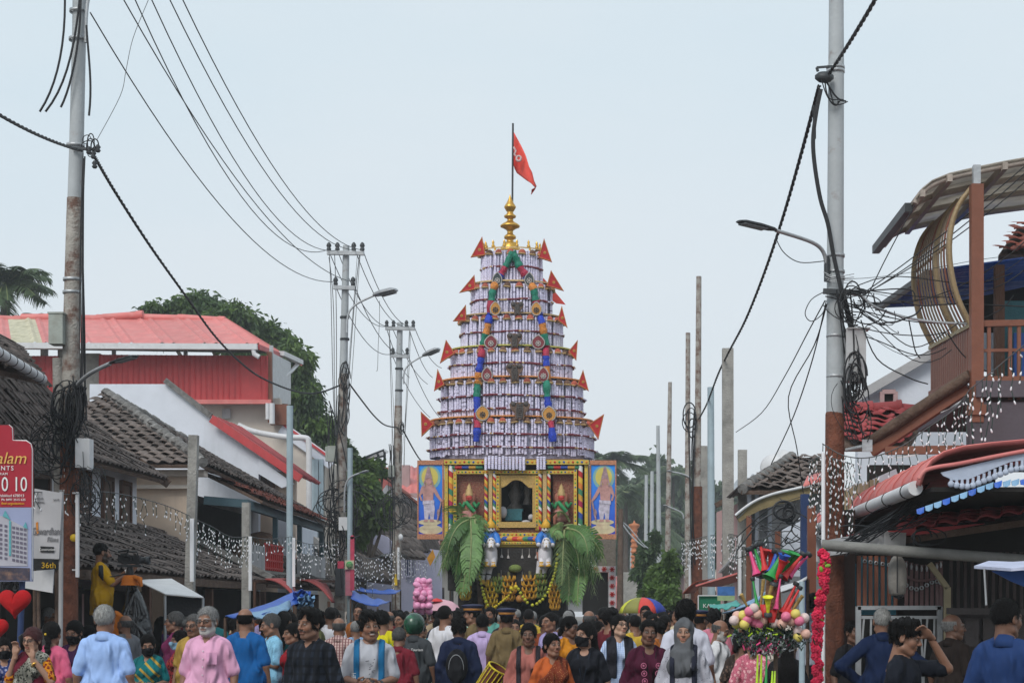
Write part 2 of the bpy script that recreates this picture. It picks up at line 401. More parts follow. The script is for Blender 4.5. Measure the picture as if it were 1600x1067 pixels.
for ti,(y0,y1,xl,xr)in enumerate(T):
 rad=(xr-xl)/2*UT;cx=P((xl+xr)/2,0,YT).x;z1=tz(y0);z0=tz(y1);h=z1-z0
 core.lathe([(rad*.93,z0-.1),(rad*.93,z1-.05),(rad*.6,z1-.02)],(cx,YT,0),40,FL)
# platform edge with its printed net band
 e=MB();e.lathe([(rad*.99,z1-.005),(rad*1.0,z1+.025),(rad*.80,z1+.04)],(cx,YT,0),56,FL)
 e.build('tier_edge',[m_zari,m_zari,m_zari,M('yellow_green_net',(.45,.42,.08),.7,.4,40,.3),m_orgnet,m_orgnet][ti],chariot)
 sm=[strand_mesh(h*.93,.0345,ti*10+q)for q in range(5)]
 spacing=.060;nc=int(2*math.pi*rad*.83/spacing)
 for k in range(nc):
  a=-math.pi/2+2*math.pi*((k+1)//2*(1 if k%2 else-1)+.25)/nc
  rj=rad*random.uniform(.975,1.0);p=V(cx+rj*math.cos(a),YT+rj*FL*math.sin(a),z1-.055*random.uniform(.8,1.3))
  if random.random()<.05:continue
  me=sm[random.randrange(5)];front=math.sin(a)<.12
  if front and nstr<300:
   o=bpy.data.objects.new('garland_strand',me);COL.objects.link(o);setparent(o,chariot)
   o.location=p-ORIG[chariot];o.rotation_euler=(random.gauss(0,.012),random.gauss(0,.012),random.random()*6);o.scale=(random.uniform(.85,1.15),)*2+(random.uniform(.97,1.03),);nstr+=1
  else:
   ev=np.array([q.co[:]for q in me.vertices])+np.array(p);b0=sum(len(q)for q in restv);restv.append(ev);restf+=[[b0+i for i in f.vertices]for f in me.polygons]
# caps that the strands hang from
 ncap=int(2*math.pi*rad*.83/.215);cm={}
 for k in range(ncap):
  a=2*math.pi*(k+.5*(ti%2))/ncap
  if math.sin(a)>.3:continue
  if ti not in cm:
   for kind,mm in(('b',m_capb),('r',m_capr)):
    mb=MB();mb.lathe([(.0,.13),(.045,.115),(.08,.07),(.095,.02),(.102,.0)],(0,0,0),12)
    mb.mat(1).lathe([(.102,.0),(.108,-.012),(.104,-.04),(.06,-.05)],(0,0,0),12)
    o=mb.build('garland_cap',[mm,m_zari]);cm[kind]=o.data;bpy.data.objects.remove(o)
   cm[ti]=1
  o=bpy.data.objects.new('garland_cap',cm['r' if random.random()<(.75 if ti<3 else.3)else 'b']);COL.objects.link(o);setparent(o,chariot)
  o.location=V(cx+rad*1.005*math.cos(a),YT+rad*1.005*FL*math.sin(a),z1-.115)-ORIG[chariot]
  o.rotation_euler=(random.gauss(0,.1),random.gauss(0,.1),0);o.scale=(.85,.7,.72)
# tinsel bands across the strands
 for fr in((.55,)if ti<4 else(.46,.80)):
  zb=z1-h*fr;pts=[];
  for k in range(97):
   a=2*math.pi*k/96;pts.append(V(cx+(rad*1.03)*math.cos(a),YT+rad*1.03*FL*math.sin(a),zb+.012*math.sin(a*5+ti)+random.gauss(0,.003)))
  mb=MB();mb.tube(pts,[.016+random.random()*.014 for _ in pts],6,False)
  for k in range(int(rad*22)):
   a=random.uniform(-math.pi,0);mb.mat(1 if random.random()<.45 else 2).box((cx+rad*1.055*math.cos(a),YT+rad*1.055*FL*math.sin(a),zb+.012*math.sin(a*5+ti)),(random.uniform(.03,.09),.02,.026),Matrix.Rotation(a+math.pi/2,3,'Z'))
  mb.build('tinsel_band',[m_maroon,m_zari,m_strand],chariot)
core.build('tower_core',M('grey_backing_cloth',(.46,.44,.56),.8,.3,30,.4,60),chariot)
o=raw('garland_field',np.concatenate(restv),restf,m_strand,chariot,True);o['kind']='stuff'
# the fringe that hangs before the cabin
fr=MB()
sm=[strand_mesh(16*U+.03,.036,90+q)for q in range(4)]
for px in list(np.arange(759,822,5.4))+[840.5,845.5,850.5]:
 o=bpy.data.objects.new('fringe_strand',random.choice(sm));COL.objects.link(o);setparent(o,chariot)
 o.location=P(px,712+random.random()*2,YF-.2)-ORIG[chariot];o.scale.z=random.uniform(.96,1.05)*1.15
# small fringe of gold knobs round the top platform
for k in range(14):
 a=2*math.pi*k/14;rad=44*UT
 part('parapet_knob',chariot,m_gold,lambda m:m.lathe([(.035,0),(.04,.03),(.02,.07),(.03,.11),(.0,.17)],(XT+rad*math.cos(a),YT+rad*FL*math.sin(a),tz(391)),8))
# finial
prof=[(15,393),(15,387),(12,384),(11.5,380),(6,379),(5,375),(9,373),(9.5,370),(8,368),(5,366),(4.5,362),(5.5,360),(10,357),(15,355),(15.5,353),(12,350),(6,346.5),(4,344),(5,342),(9,340),(9.5,337.5),(6,335),(4.5,332),(6,330),(9,325),(9.4,323.5),(8,321),(5.5,317),(2.6,311),(.8,306),(0,303)]
part('gold_finial',chariot,m_gold,lambda m:m.lathe([(r*UT,tz(y))for r,y in prof],(P(797,0,YT).x,YT,0),24))
# flag
part('flag_pole',chariot,m_dkmetal,lambda m:m.tube([P(800,392,YT+.2),P(801.5,193,YT+.2)],.022,8))
gx=[((801,254),(802,205)),((804,264),(808.5,217)),((808,271),(815,229)),((815,276),(821.5,243)),((823,282),(827,261)),((830,287),(831,270)),((836.5,294),(834,283)),((834,298),(838,292)),((829.5,304),(831,297))]
vs=[];n=9
for i,(lo,hi)in enumerate(gx):
 for j in range(n):
  t=j/(n-1);px=lo[0]+(hi[0]-lo[0])*t;py=lo[1]+(hi[1]-lo[1])*t;vs.append(P(px,py,YT+.2+.22*math.sin(i*.9+t*1.2)-.16*t*(i>5)))
fs=[(i*n+j,i*n+j+1,(i+1)*n+j+1,(i+1)*n+j)for i in range(len(gx)-1)for j in range(n-1)]
o=raw('temple_flag',vs,fs,m_flag,chariot,True);sd=o.modifiers.new('t','SOLIDIFY');sd.thickness=.012
# the sign on the flag: a numeral-like curve with a ring
def fp(px,py):return P(px,py,YT+.02)
part('flag_emblem',chariot,m_flagw,lambda m:(m.tube([fp(802.5,230),fp(806,236),fp(803.5,241.5),fp(806,244)],.022,6),m.tube([fp(810.5+3.6*math.cos(a*.7),248+4*math.sin(a*.7))for a in range(10)],.026,6)))
vs=[P(849,434,YT+.7),P(884,476,YT+.8),P(869,474,YT+.75),P(854,463,YT+.7),P(846,448,YT+.7)]
part('temple_flag',chariot,m_flag,lambda m:m.prism(vs,V(0,.015,0)))
# pennants ----------------------------------------------------------------------------------
PN=[((754,373),(738,402),(759,399)),((849,376),(841,403),(860,409)),((741.5,432),(720.5,457),(744,452)),((860,425),(854,447),(878,454)),((728,479),(710,502),(729,502)),((877,480),(871,500),(885,511)),((698.5,533),(690,566),(711,552)),((901,533),(888,549),(899,562)),((685,579),(680,610),(695,601)),((910,580),(902,601),(918,610)),((660,645),(661,680),(679,662.5)),((941,648.5),(919,663),(933,684))]
for i,tri in enumerate(PN):
 dd=YT-.25-.1*(i//2);pts=[P(x,y,dd)for x,y in tri];cp0=min(pts,key=lambda p:abs(p.x-XT));pts=[cp0+(p-cp0)*1.14 for p in pts];cen=(pts[0]+pts[1]+pts[2])/3
 o=part('pennant',chariot,m_penn,lambda m:m.prism(pts,V(0,.03,0)))
 inner=[cen+(p-cen)*.88 for p in pts]
 def trim(m):
  for a,b in((0,1),(1,2),(2,0)):m.bar(inner[a]-V(0,.006,0),inner[b]-V(0,.006,0),.008,.014,V(0,1,0))
  for k in range(8):
   m.bar(cen-V(0,.006,0),cen-V(0,.006,0)+V(math.cos(k*.785)*.035,0,math.sin(k*.785)*.035),.012,.014,V(0,1,0))
 part('pennant_trim',o,m_penng,trim)
 cp=min(pts,key=lambda p:abs(p.x-XT));part('pennant_rod',o,m_wood,lambda m:m.tube([cp+V(0,.04,0),V(XT+(cp.x-XT)*.8,YT-.1,cp.z-.12)],.02,6))
# ribbon ropes of tinsel in coloured lengths ------------------------------------------------------
RC={'g':M('green_tinsel',(.01,.20,.13),.4,.5,40,.5,40),'r':M('crimson_tinsel',(.38,.02,.06),.4,.5,40,.5,40),'b':M('blue_tinsel',(.015,.05,.45),.4,.5,40,.5,40),'o':M('orange_tinsel',(.60,.22,.04),.4,.5,40,.5,40)}
def front_y(py,px=799.5):
 for(y0,y1,xl,xr)in T:
  if py<y1:break
 rad=(xr-xl)/2*UT*1.06;x=P(px,0,YT).x-XT;return YT-FL*math.sqrt(max(.05,rad*rad-x*x))-.06
ropeL=[(801,394),(796,404),(790,417),(783,428),(776,440),(770,452),(768,470),(765,489),(763,505),(759,522),(754,540),(752,558),(748,582),(746,600),(745,620),(746,645),(746,668),(744,690)]
ropeR=[(801,394),(806,404),(812,417),(821,430),(829,441),(834,452),(837,470),(842,489),(847,505),(850,522),(853,540),(853,556),(854,572),(854,596),(855,620),(858,645),(862,668),(864,690)]
for rope,seq in((ropeL,'ggrbogrbogrbogbrbobo'),(ropeR,'ggrbogrbogrbogbrbobo')):
 for i in range(len(rope)-1):
  a=rope[i];b=rope[i+1];pts=[]
  for t in np.linspace(0,1,6):
   px=a[0]+(b[0]-a[0])*t;py=a[1]+(b[1]-a[1])*t;pts.append(P(px,py,front_y(py,px)))
  part('tinsel_rope_length',chariot,RC[seq[i]],lambda m:m.tube(pts,[.062+random.random()*.035 for _ in pts],8))
# leaf-shaped medallions and serpent hoods ----------------------------------------------------------
MD=[((777,437),8,11,'k'),((827,437),8,11,'k'),((774,482.5),9,11,'y'),((838,483),9,11,'y'),((767,535),11,11,'r'),((841,535),11,11,'r'),((761,586),9,12,'r'),((849,586),9,12,'r'),((754,646),11.5,12,'y'),((858,647),12,12,'y')]
MM={'k':M('black_medallion',(.04,.055,.06),.5,.2),'y':M('ochre_medallion',(.50,.24,.05),.5,.2),'r':M('wine_medallion',(.20,.03,.04),.5,.2),'e':M('medallion_rim',(.07,.06,.055),.5,.3,20),'s':M('silver_ornament',(.45,.42,.40),.4,.3,30)}
def leafshape(cx,cy,rx,ry,s,k=22):
 q=[]
 for i in range(k):
  a=2*math.pi*i/k;x=math.sin(a)*rx*s;y=-math.cos(a)*ry*s
  if y<0:x*=(1-min(1,-y/ry)**2*.55);y*=1.12
  else:x*=1.0
  q.append((cx+x,cy+y))
 return q
for(cx,cy),rx,ry,k in MD:
 dd=front_y(cy,cx)-.10
 o=part('medallion',chariot,MM['e'],lambda m:m.prism([P(x,y,dd)for x,y in leafshape(cx,cy,rx,ry,1.0)],V(0,.05,0)))
 part('medallion_bead_rim',o,MM['s'],lambda m:m.tube([P(x,y,dd-.004)for x,y in leafshape(cx,cy,rx,ry,.9)]+[P(*leafshape(cx,cy,rx,ry,.9)[0],dd-.004)],.012,5))
 part('medallion_field',o,MM[k],lambda m:m.prism([P(x,y,dd-.012)for x,y in leafshape(cx,cy,rx,ry,.80)],V(0,.012,0)))
 def orn(m):
  for i in range(8):a=i*math.pi/4;c_=P(cx,cy+1.5,dd-.02);m.sphere(c_+V(math.cos(a)*.05,0,math.sin(a)*.05),(.018,.01,.018),6)
  m.sphere(P(cx,cy+1.5,dd-.022),(.028,.014,.028),8)
 part('medallion_ornament',o,MM['s']if k!='y' else MM['e'],orn)
m_hood=M('carved_brown_hood',(.14,.085,.06),.7,.3,15,.3,30)
for cx,y0,y1,wd in((808,470,492,10),(804,519,543,12),(804,567,595,13.5),(812,626,655,16)):
 dd=front_y(y1,cx)-.12
 def sh(s_):return[(cx-wd*.42*s_,y1),(cx-wd*.5*s_,y1-(y1-y0)*.35),(cx-wd*.92*s_,y0+(y1-y0)*.42),(cx-wd*1.02*s_,y0+(y1-y0)*.2),(cx-wd*.75*s_,y0+.6),(cx-wd*.35*s_,y0+2.4),(cx,y0+1.6),(cx+wd*.35*s_,y0+2.4),(cx+wd*.75*s_,y0+.6),(cx+wd*1.02*s_,y0+(y1-y0)*.2),(cx+wd*.92*s_,y0+(y1-y0)*.42),(cx+wd*.5*s_,y1-(y1-y0)*.35),(cx+wd*.42*s_,y1)]
 o=part('serpent_hood',chariot,m_hood,lambda m:m.prism([P(x,y,dd)for x,y in sh(1)],V(0,.08,0)))
 def rel(m):
  for s_ in(-1,1):
   m.sphere(P(cx+s_*wd*.6,y0+5,dd),(.055,.03,.055),8)
   m.tube([P(cx+s_*wd*.2,y0+4,dd),P(cx+s_*wd*.28,(y0+y1)/2,dd),P(cx+s_*wd*.2,y1-1,dd)],.022,6)
  for i in range(6):m.bar(P(cx-wd*.2,y0+7+i*(y1-y0-8)/6,dd-.01),P(cx+wd*.2,y0+7+i*(y1-y0-8)/6,dd-.01),.02,.03)
 part('hood_relief',o,MM['e'],rel)
# ---------------------------------------------------------------- cabin
m_yb=M('yellow_painted_board',(.58,.42,.07),.55,.15,20,.1)
m_cabwood=M('carved_teak',(.20,.10,.055),.6,.4,30,.4,40)
def diamond_strip(p0,p1,wpx,name='diamond_border',dy=-.02):
 """a yellow border board with raised coloured diamonds, between two pixels on the front face"""
 a=C(*p0,dy);b=C(*p1,dy);d=b-a;n=max(2,int(d.length/(wpx*U*1.0)));W=wpx*U
 o=part('border_board',chariot,m_yb,lambda m:m.bar(a,b,.07,W,V(0,1,0))if abs(d.x)<abs(d.z)else m.bar(a,b,W,.07,V(0,1,0)))
 o.data.transform(Matrix.Identity(4))
 cols=[m_red,m_green,M('blue_plastic',(.02,.08,.42),.4,.1),M('orange_plastic',(.70,.22,.02),.4,.1)]
 for ci in range(4):
  mb=MB()
  for i in range(ci,n,4):
   c_=a.lerp(b,(i+.5)/n)-V(0,.042,0);h=W*.30
   ap=c_-V(0,.016,0);q=[c_+V(h,0,0),c_+V(0,0,h),c_-V(h,0,0),c_-V(0,0,h)]
   mb._add(q+[ap],[(0,4,1),(1,4,2),(2,4,3),(3,4,0)])
  if mb.v:mb.build('diamond_inlay',cols[ci],o)
STR=[M('stripe_red',(.50,.03,.03),.5,.15,20,.05),M('stripe_yellow',(.72,.47,.05),.5,.15,20,.05),M('stripe_orange',(.68,.20,.03),.5,.15,20,.05),M('stripe_green',(.05,.22,.12),.5,.15,20,.05),M('stripe_ochre',(.62,.32,.04),.5,.15,20,.05),M('stripe_crimson',(.42,.02,.08),.5,.15,20,.05),M('stripe_blue',(.03,.08,.36),.5,.15,20,.05),M('stripe_white',(.75,.74,.72),.5,.1,20,.05)]
def striped_column(p0,p1,wpx,order=(7,0,1,2,3,4,5,1,6,3),dy=-.06,step=9.5,slant=.35):
 a=C(*p0,dy);b=C(*p1,dy);d=b-a;L_=d.length;d=d.normalized();n=max(3,round(L_/(step*U)));r=wpx*U/2
 x,y=frame(d,V(0,1,0))
 col=None
 for i in range(n):
  def seg(m):
   k=12;vs=[]
   for e in(i,i+1):
    for j in range(k):
     an=2*math.pi*j/k;off=x*(r*math.cos(an))+y*(r*math.sin(an));t=e/n*L_+r*slant*2*math.cos(an)*(1 if abs(d.z)>.5 else 0)+(0 if abs(d.z)>.5 else r*slant*2*math.sin(an))
     vs.append(a+d*min(max(t,0),L_)+off)
   m._add(vs,[(j,(j+1)%k,k+(j+1)%k,k+j)for j in range(k)],True)
  o=part('cloth_stripe',chariot,STR[order[i%len(order)]],seg)
# body of the car behind the facade
part('cabin_wall',chariot,m_cabwood,lambda m:(m.box((C(0,0).x+0*U+XC-C(0,0).x,YF+1.9,EYE+(CY-784)*U),(2*113*U,.1,133*U)),m.box((C(696,0).x,YF+1.,EYE+(CY-784)*U),(.06,1.9,130*U)),m.box((C(917,0).x,YF+1.,EYE+(CY-784)*U),(.06,1.9,130*U)),m.box((XC,YF+1.,EYE+(CY-719)*U),(2*112*U,1.9,.08)),m.box((XC,YF+1.,EYE+(CY-847)*U),(2*112*U,2.0,.1))))
m_brocade=M('red_gold_brocade',(.24,.07,.05),.6,.5,45,.4,50,dirt=.75,dcol=(.42,.28,.16),dscale=35,dlo=.46)
part('alcove_panel',chariot,m_brocade,lambda m:m.prism([C(x,y,.12)for x,y in((710,738),(759,738),(759,835),(710,835))],V(0,.05,0)))
part('alcove_panel',chariot,m_brocade,lambda m:m.prism([C(x,y,.12)for x,y in((864,738),(900,738),(900,835),(864,835))],V(0,.05,0)))
for x in(697.5,711,899,916):
 diamond_strip((x,719),(x,843),7.5 if x in(697.5,916)else 6.5)
diamond_strip((694,722),(920,722),7,dy=-.10);diamond_strip((714,737.5),(897,737.5),5.5,dy=-.03)
striped_column((704.5,727),(704.5,838),7);striped_column((907,727),(907,838),7)
striped_column((702,730),(756,730),6,(3,0,6,4,3,0),step=11);striped_column((856,730),(911,730),6,(3,0,6,4,3,0),step=11)
for x in(759.5,772.5,844,857.5):striped_column((x,740),(x,828),5.6,step=5.2,slant=.5)
part('cabin_post',chariot,m_zari,lambda m:m.prism([C(x,y,-.1)for x,y in((763.5,735),(769,735),(769,830),(763.5,830))],V(0,.12,0)))
part('cabin_post',chariot,m_zari,lambda m:m.prism([C(x,y,-.1)for x,y in((848,735),(854,735),(854,830),(848,830))],V(0,.12,0)))
diamond_strip((778,743),(778,828),5,dy=-.05);diamond_strip((839,743),(839,828),5,dy=-.05)
# arched shrine front
arch=[(780,742),(836,742),(836,818),(832,818),(832,762),(826,761.5),(821,757),(816,752),(810,750),(806,749.5),(801,750.5),(796,754),(791,758.5),(786,761),(781,761.5),(781,818),(780,818)]
m_ochre=M('ochre_gilt_board',(.50,.33,.10),.5,.3,30,.25,40,dirt=.5,dcol=(.42,.14,.06),dscale=18,dlo=.55)
def archf(m):
 cpts=[C(x,y,-.02)for x,y in((781,742),(836,742),(836,762),(832,762),(826,761.5),(821,757),(816,752),(810,750),(806,749.5),(801,750.5),(796,754),(791,758.5),(786,761),(781,761.5))]
 top=[C(x,742,-.02)for x in(832,826,821,816,810,806,801,796,791,786,781)]
 low=cpts[3:]
 for i in range(len(low)-1):m.prism([top[i],top[i+1],low[i+1],low[i]],V(0,.06,0))
 m.prism([C(x,y,-.02)for x,y in((832,742),(837,742),(837,818),(832,818))],V(0,.07,0))
 m.prism([C(x,y,-.02)for x,y in((780,761),(783,761),(783,818),(780,818))],V(0,.07,0))
part('shrine_arch',chariot,m_ochre,archf)
part('shrine_sill',chariot,m_ochre,lambda m:m.prism([C(x,y,-.12)for x,y in((778,815),(838,815),(838,824),(778,824))],V(0,.3,0)))
part('shrine_recess',chariot,m_dark,lambda m:(m.prism([C(x,y,1.2)for x,y in((776,738),(842,738),(842,822),(776,822))],V(0,.05,0)),))
def altar(m):
 m.box(C(803,797,.5),(.40,.25,.05));m.box(C(803,806,.5),(.36,.25,.2))
part('altar_casket',chariot,M('teal_casket',(.03,.14,.17),.4,.3,20,.1),altar)
part('deity_image',chariot,M('dull_silver_image',(.14,.13,.12),.4,.4,30,.3),lambda m:(m.lathe([(.16,0),(.18,.1),(.09,.2),(.15,.38),(.10,.5),(.085,.6),(.1,.68),(.07,.78),(.05,.9),(0,1.0)],C(805,800,.85),12),m.lathe([(.10,0),(.06,.15),(.08,.28),(.06,.4),(0,.5)],C(824,788,.8),10)))
part('offering_cloth',chariot,M('white_offering_cloth',(.5,.5,.55),.8),lambda m:(m.sphere(C(786,800,.3),(.09,.08,.13),10),m.sphere(C(830,808,.3),(.07,.06,.07),8),m.sphere(C(822,815,.25),(.10,.06,.04),8)))
# frieze below the shrine
part('frieze_board',chariot,m_brocade,lambda m:m.prism([C(x,y,-.03)for x,y in((700,826),(912,826),(912,848),(700,848))],V(0,.1,0)))
diamond_strip((778,835),(842,835),6,dy=-.08)
striped_column((700,841.5),(912,841.5),8,(3,1,6,4,0,2,3,6,2),dy=-.1,step=8,slant=.8)
part('base_beam',chariot,m_yb,lambda m:m.bar(C(694,851,-.1),C(920,851,-.1),.12,7*U))
diamond_strip((700,848),(914,848),4.2,dy=-.2)
# ---------------------------------------------------------------- guardians in the alcoves
m_gskin=M('painted_flesh',(.42,.16,.11),.5,.2,12,.1);m_ggreen=M('green_enamel',(.03,.24,.09),.45,.2,12,.1);m_gred=M('red_enamel',(.45,.05,.04),.45,.2,12,.1)
for cx,sg in((733,1),(877,-1)):
 o=part('guardian_figure',chariot,m_gskin,lambda m:(m.tube([C(cx-2,812,-.06),C(cx-3,803,-.1),C(cx-1,797,-.08)],[.05,.06,.09],8),m.tube([C(cx+10*sg,818,-.06),C(cx+9*sg,808,-.12),C(cx+1,800,-.08)],[.035,.06,.09],8),m.lathe([(.10,-.24),(.12,-.1),(.10,0),(.15,.16),(.13,.24),(.05,.3)],C(cx,789,-.05),10,.7),m.sphere(C(cx,778,-.1),(.085,.09,.10),10)))
 part('guardian_crown',o,m_zari,lambda m:m.lathe([(.09,0),(.095,.04),(.07,.08),(.075,.12),(.045,.16),(.05,.19),(.02,.23),(0,.27)],C(cx,774.5,-.1),10))
 part('guardian_mask',o,m_gred,lambda m:(m.sphere(C(cx,777,-.165),(.07,.04,.05),8),m.tube([C(cx-4,779.5,-.21),C(cx,781,-.22),C(cx+4,779.5,-.21)],.012,5)))
 part('guardian_arm',o,m_ggreen,lambda m:(m.tube([C(cx-6,785,-.06),C(cx-11,793,-.1),C(cx-15,786,-.14)],[.05,.042,.03],8),m.tube([C(cx+6,785,-.06),C(cx+12,792,-.1),C(cx+16,785,-.14)],[.05,.042,.03],8),m.tube([C(cx-5,784,-.17),C(cx,790,-.2),C(cx+8,799,-.17)],.045,8)))
 part('guardian_skirt',o,M('pink_enamel',(.52,.24,.22),.5,.2,12),lambda m:m.lathe([(.14,0),(.16,-.1),(.15,-.2),(.1,-.24)],C(cx,797,-.06),10,.75))
# ---------------------------------------------------------------- painted panels with a crowned figure on each side
m_pblue=None
def poster_pat(N,L,nd,co):
 sp=nd('ShaderNodeSeparateXYZ');L.new(co,sp.inputs[0])
 rm=nd('ShaderNodeMapRange');rm.inputs['From Min'].default_value=EYE+(CY-835)*U;rm.inputs['From Max'].default_value=EYE+(CY-725)*U;L.new(sp.outputs['Z'],rm.inputs['Value'])
 cr=nd('ShaderNodeValToRGB');cr.color_ramp.elements[0].color=(.03,.06,.55,1);cr.color_ramp.elements[1].color=(.03,.30,.90,1);L.new(rm.outputs[0],cr.inputs['Fac']);return cr.outputs['Color']
m_pblue=M('printed_blue_backdrop',(.05,.2,.7),.4,.06,3,0,pattern=poster_pat)
m_halo=M('printed_yellow_halo',(.62,.52,.12),.45,.1,3,0);m_halo2=M('printed_green_glow',(.22,.42,.42),.45,.1,3,0)
m_pskin=M('printed_figure',(.48,.26,.24),.45,.25,9,0);m_pwhite=M('printed_drape',(.52,.48,.58),.45,.3,14,0,dirt=.6,dcol=(.22,.18,.26),dscale=9);m_pcrown=M('printed_crown',(.36,.24,.26),.45,.4,16,0)
m_pbase=M('printed_pedestal',(.60,.52,.34),.45,.2,6,0,dirt=.4,dcol=(.5,.25,.2),dscale=6);m_pfr=M('carved_orange_frame',(.48,.21,.12),.6,.4,40,.4,40)
for x0,x1,sg in((652,693,1),(921.5,963,-1)):
 cx=(x0+x1)/2;dd=-.02
 o=part('painted_panel',chariot,m_pblue,lambda m:m.prism([C(x,y,dd)for x,y in((x0+1.5,725),(x1-1,725),(x1-1,836),(x0+1.5,836))],V(0,.05,0)))
 part('panel_frame',o,m_pfr,lambda m:(m.prism([C(x,y,dd-.03)for x,y in((x0,719),(x1,719),(x1,726),(x0,726))],V(0,.1,0)),m.prism([C(x,y,dd-.03)for x,y in((x0,834),(x1,834),(x1,842),(x0,842))],V(0,.1,0)),m.prism([C(x,y,dd-.03)for x,y in((x0,726),(x0+2,726),(x0+2,834),(x0,834))],V(0,.1,0)),m.prism([C(x,y,dd-.03)for x,y in((x1-2,726),(x1,726),(x1,834),(x1-2,834))],V(0,.1,0))))
 def L_(d_):return dd-.004*d_
 def el(cx_,cy_,rx,ry,d_,n=24):return[C(cx_+rx*math.cos(2*math.pi*i/n),cy_+ry*math.sin(2*math.pi*i/n),L_(d_))for i in range(n)]
 hx=cx-3*sg
 part('printed_halo',o,m_halo2,lambda m:m.prism(el(hx+2*sg,746,17,19,1),V(0,.003,0)))
 part('printed_halo',o,m_halo,lambda m:m.prism(el(hx+2*sg,745,13,15,2),V(0,.003,0)))
 part('printed_pedestal',o,m_pbase,lambda m:(m.prism(el(cx,827,19,7.5,1),V(0,.003,0)),m.prism([C(x,y,L_(2))for x,y in((cx-10,818),(cx+10,818),(cx+12,826),(cx-12,826))],V(0,.003,0)),m.prism(el(cx-1,815.5,18,4.6,3),V(0,.003,0))))
 def X(q):return[C(hx+sg*x,y,L_(5))for x,y in q]
 part('printed_drape',o,m_pwhite,lambda m:(m.prism([C(hx+sg*x,y,L_(4))for x,y in((-8,783),(8,783),(10,795),(8,811),(3,813),(1,800),(-1,813),(-6,812),(-7,800))],V(0,.003,0)),m.prism([C(hx+sg*x,y,L_(6))for x,y in((-9,782),(9,781),(9,786),(-9,788))],V(0,.003,0))))
 part('printed_figure',o,m_pskin,lambda m:(m.prism(X([(-6,757),(5,757),(10,760),(16,772),(22,782),(20,785),(12,775),(8,768),(7,783),(-8,784),(-9,770),(-12,774),(-9,782),(-12,782),(-15,773),(-11,760)]),V(0,.003,0)),m.prism(el(hx,751.5,5,6,6),V(0,.003,0))));[part('printed_foot',o,m_pskin,lambda m:m.prism(X(q),V(0,.003,0)))for q in([(-6,811),(-1,811),(-1,815),(-8,815)],[(2,811),(7,811),(10,815),(2,815)])]
 part('printed_crown',o,m_pcrown,lambda m:(m.prism([C(hx+sg*x,y,L_(8))for x,y in((-6,749),(-5,743),(-3,736),(-2,730),(0,728),(2,730),(3,736),(5,743),(6,749),(0,746))],V(0,.003,0)),m.prism([C(hx+sg*x,y,L_(8))for x,y in((-7,752),(-5,748),(-5,760),(-8,760))],V(0,.003,0)),m.prism([C(hx+sg*x,y,L_(8))for x,y in((7,752),(5,748),(5,760),(8,760))],V(0,.003,0)),m.tube([C(hx+sg*20,783,L_(8)),C(hx+sg*14,813,L_(8))],.02,5),m.prism(el(hx+sg*15.5,801,2.6,6,8),V(0,.003,0))))
# ---------------------------------------------------------------- undercarriage, wheels
m_iron=M('black_timber',(.028,.024,.022),.8,.4,6,.3,25)
part('undercarriage',chariot,m_iron,lambda m:(m.box((XC,YF+1.2,1.15),(2.6,2.4,.5)),m.box((XC,YF+.9,2.55),(2.7,2.2,.9)),m.box((XC,YF+1.5,1.9),(2.3,1.2,1.4)),m.bar(C(770,870,-.05),C(850,870,-.05),.1,.08)))
for k,(x,yy)in enumerate(((727,.5),(875,.5),(727,2.3),(875,2.3))):
 part('chariot_leg',chariot,m_iron,lambda m:m.bar(C(x,852,.05+yy-.5),V(C(x,0).x,YF+.05+yy-.5,.7),.28,.34,V(0,1,0)))
part('cross_beam',chariot,m_oldwood,lambda m:m.bar(C(730,899,-.05),C(875,899,-.05),.1,.09))
part('pull_post',chariot,m_oldwood,lambda m:m.bar(C(746.5,872,-.15),C(752,962,-.15),.1,.1))
for sx,yy in((-1,.35),(1,.35),(-1,2.7),(1,2.7)):
 o=part('wheel',chariot,M('worn_wheel_timber',(.055,.048,.045),.75,.3,8,.3),lambda m:m.lathe([(0,-.12),(.2,-.14),(.62,-.1),(.66,-.06),(.66,.06),(.62,.1),(.2,.14),(0,.12)],V(XC+sx*1.62,YF+yy,.66),28,axis=(1,0,0)))
 part('wheel_hub',o,m_iron,lambda m:m.lathe([(0,-.25),(.13,-.25),(.13,.25),(0,.25)],V(XC+sx*1.62,YF+yy,.66),14,axis=(1,0,0)))
# small hanging lamps in the undercarriage
for x,y in((784,871),(794,872),(816,872),(827,871),(838,872),(783,905),(795,907),(816,907),(827,906),(888,907)):
 part('hanging_bell',chariot,MM['s'],lambda m:m.lathe([(.03,0),(.028,.03),(.012,.06),(.004,.08),(.004,.2)],C(x,y,-.2),8))
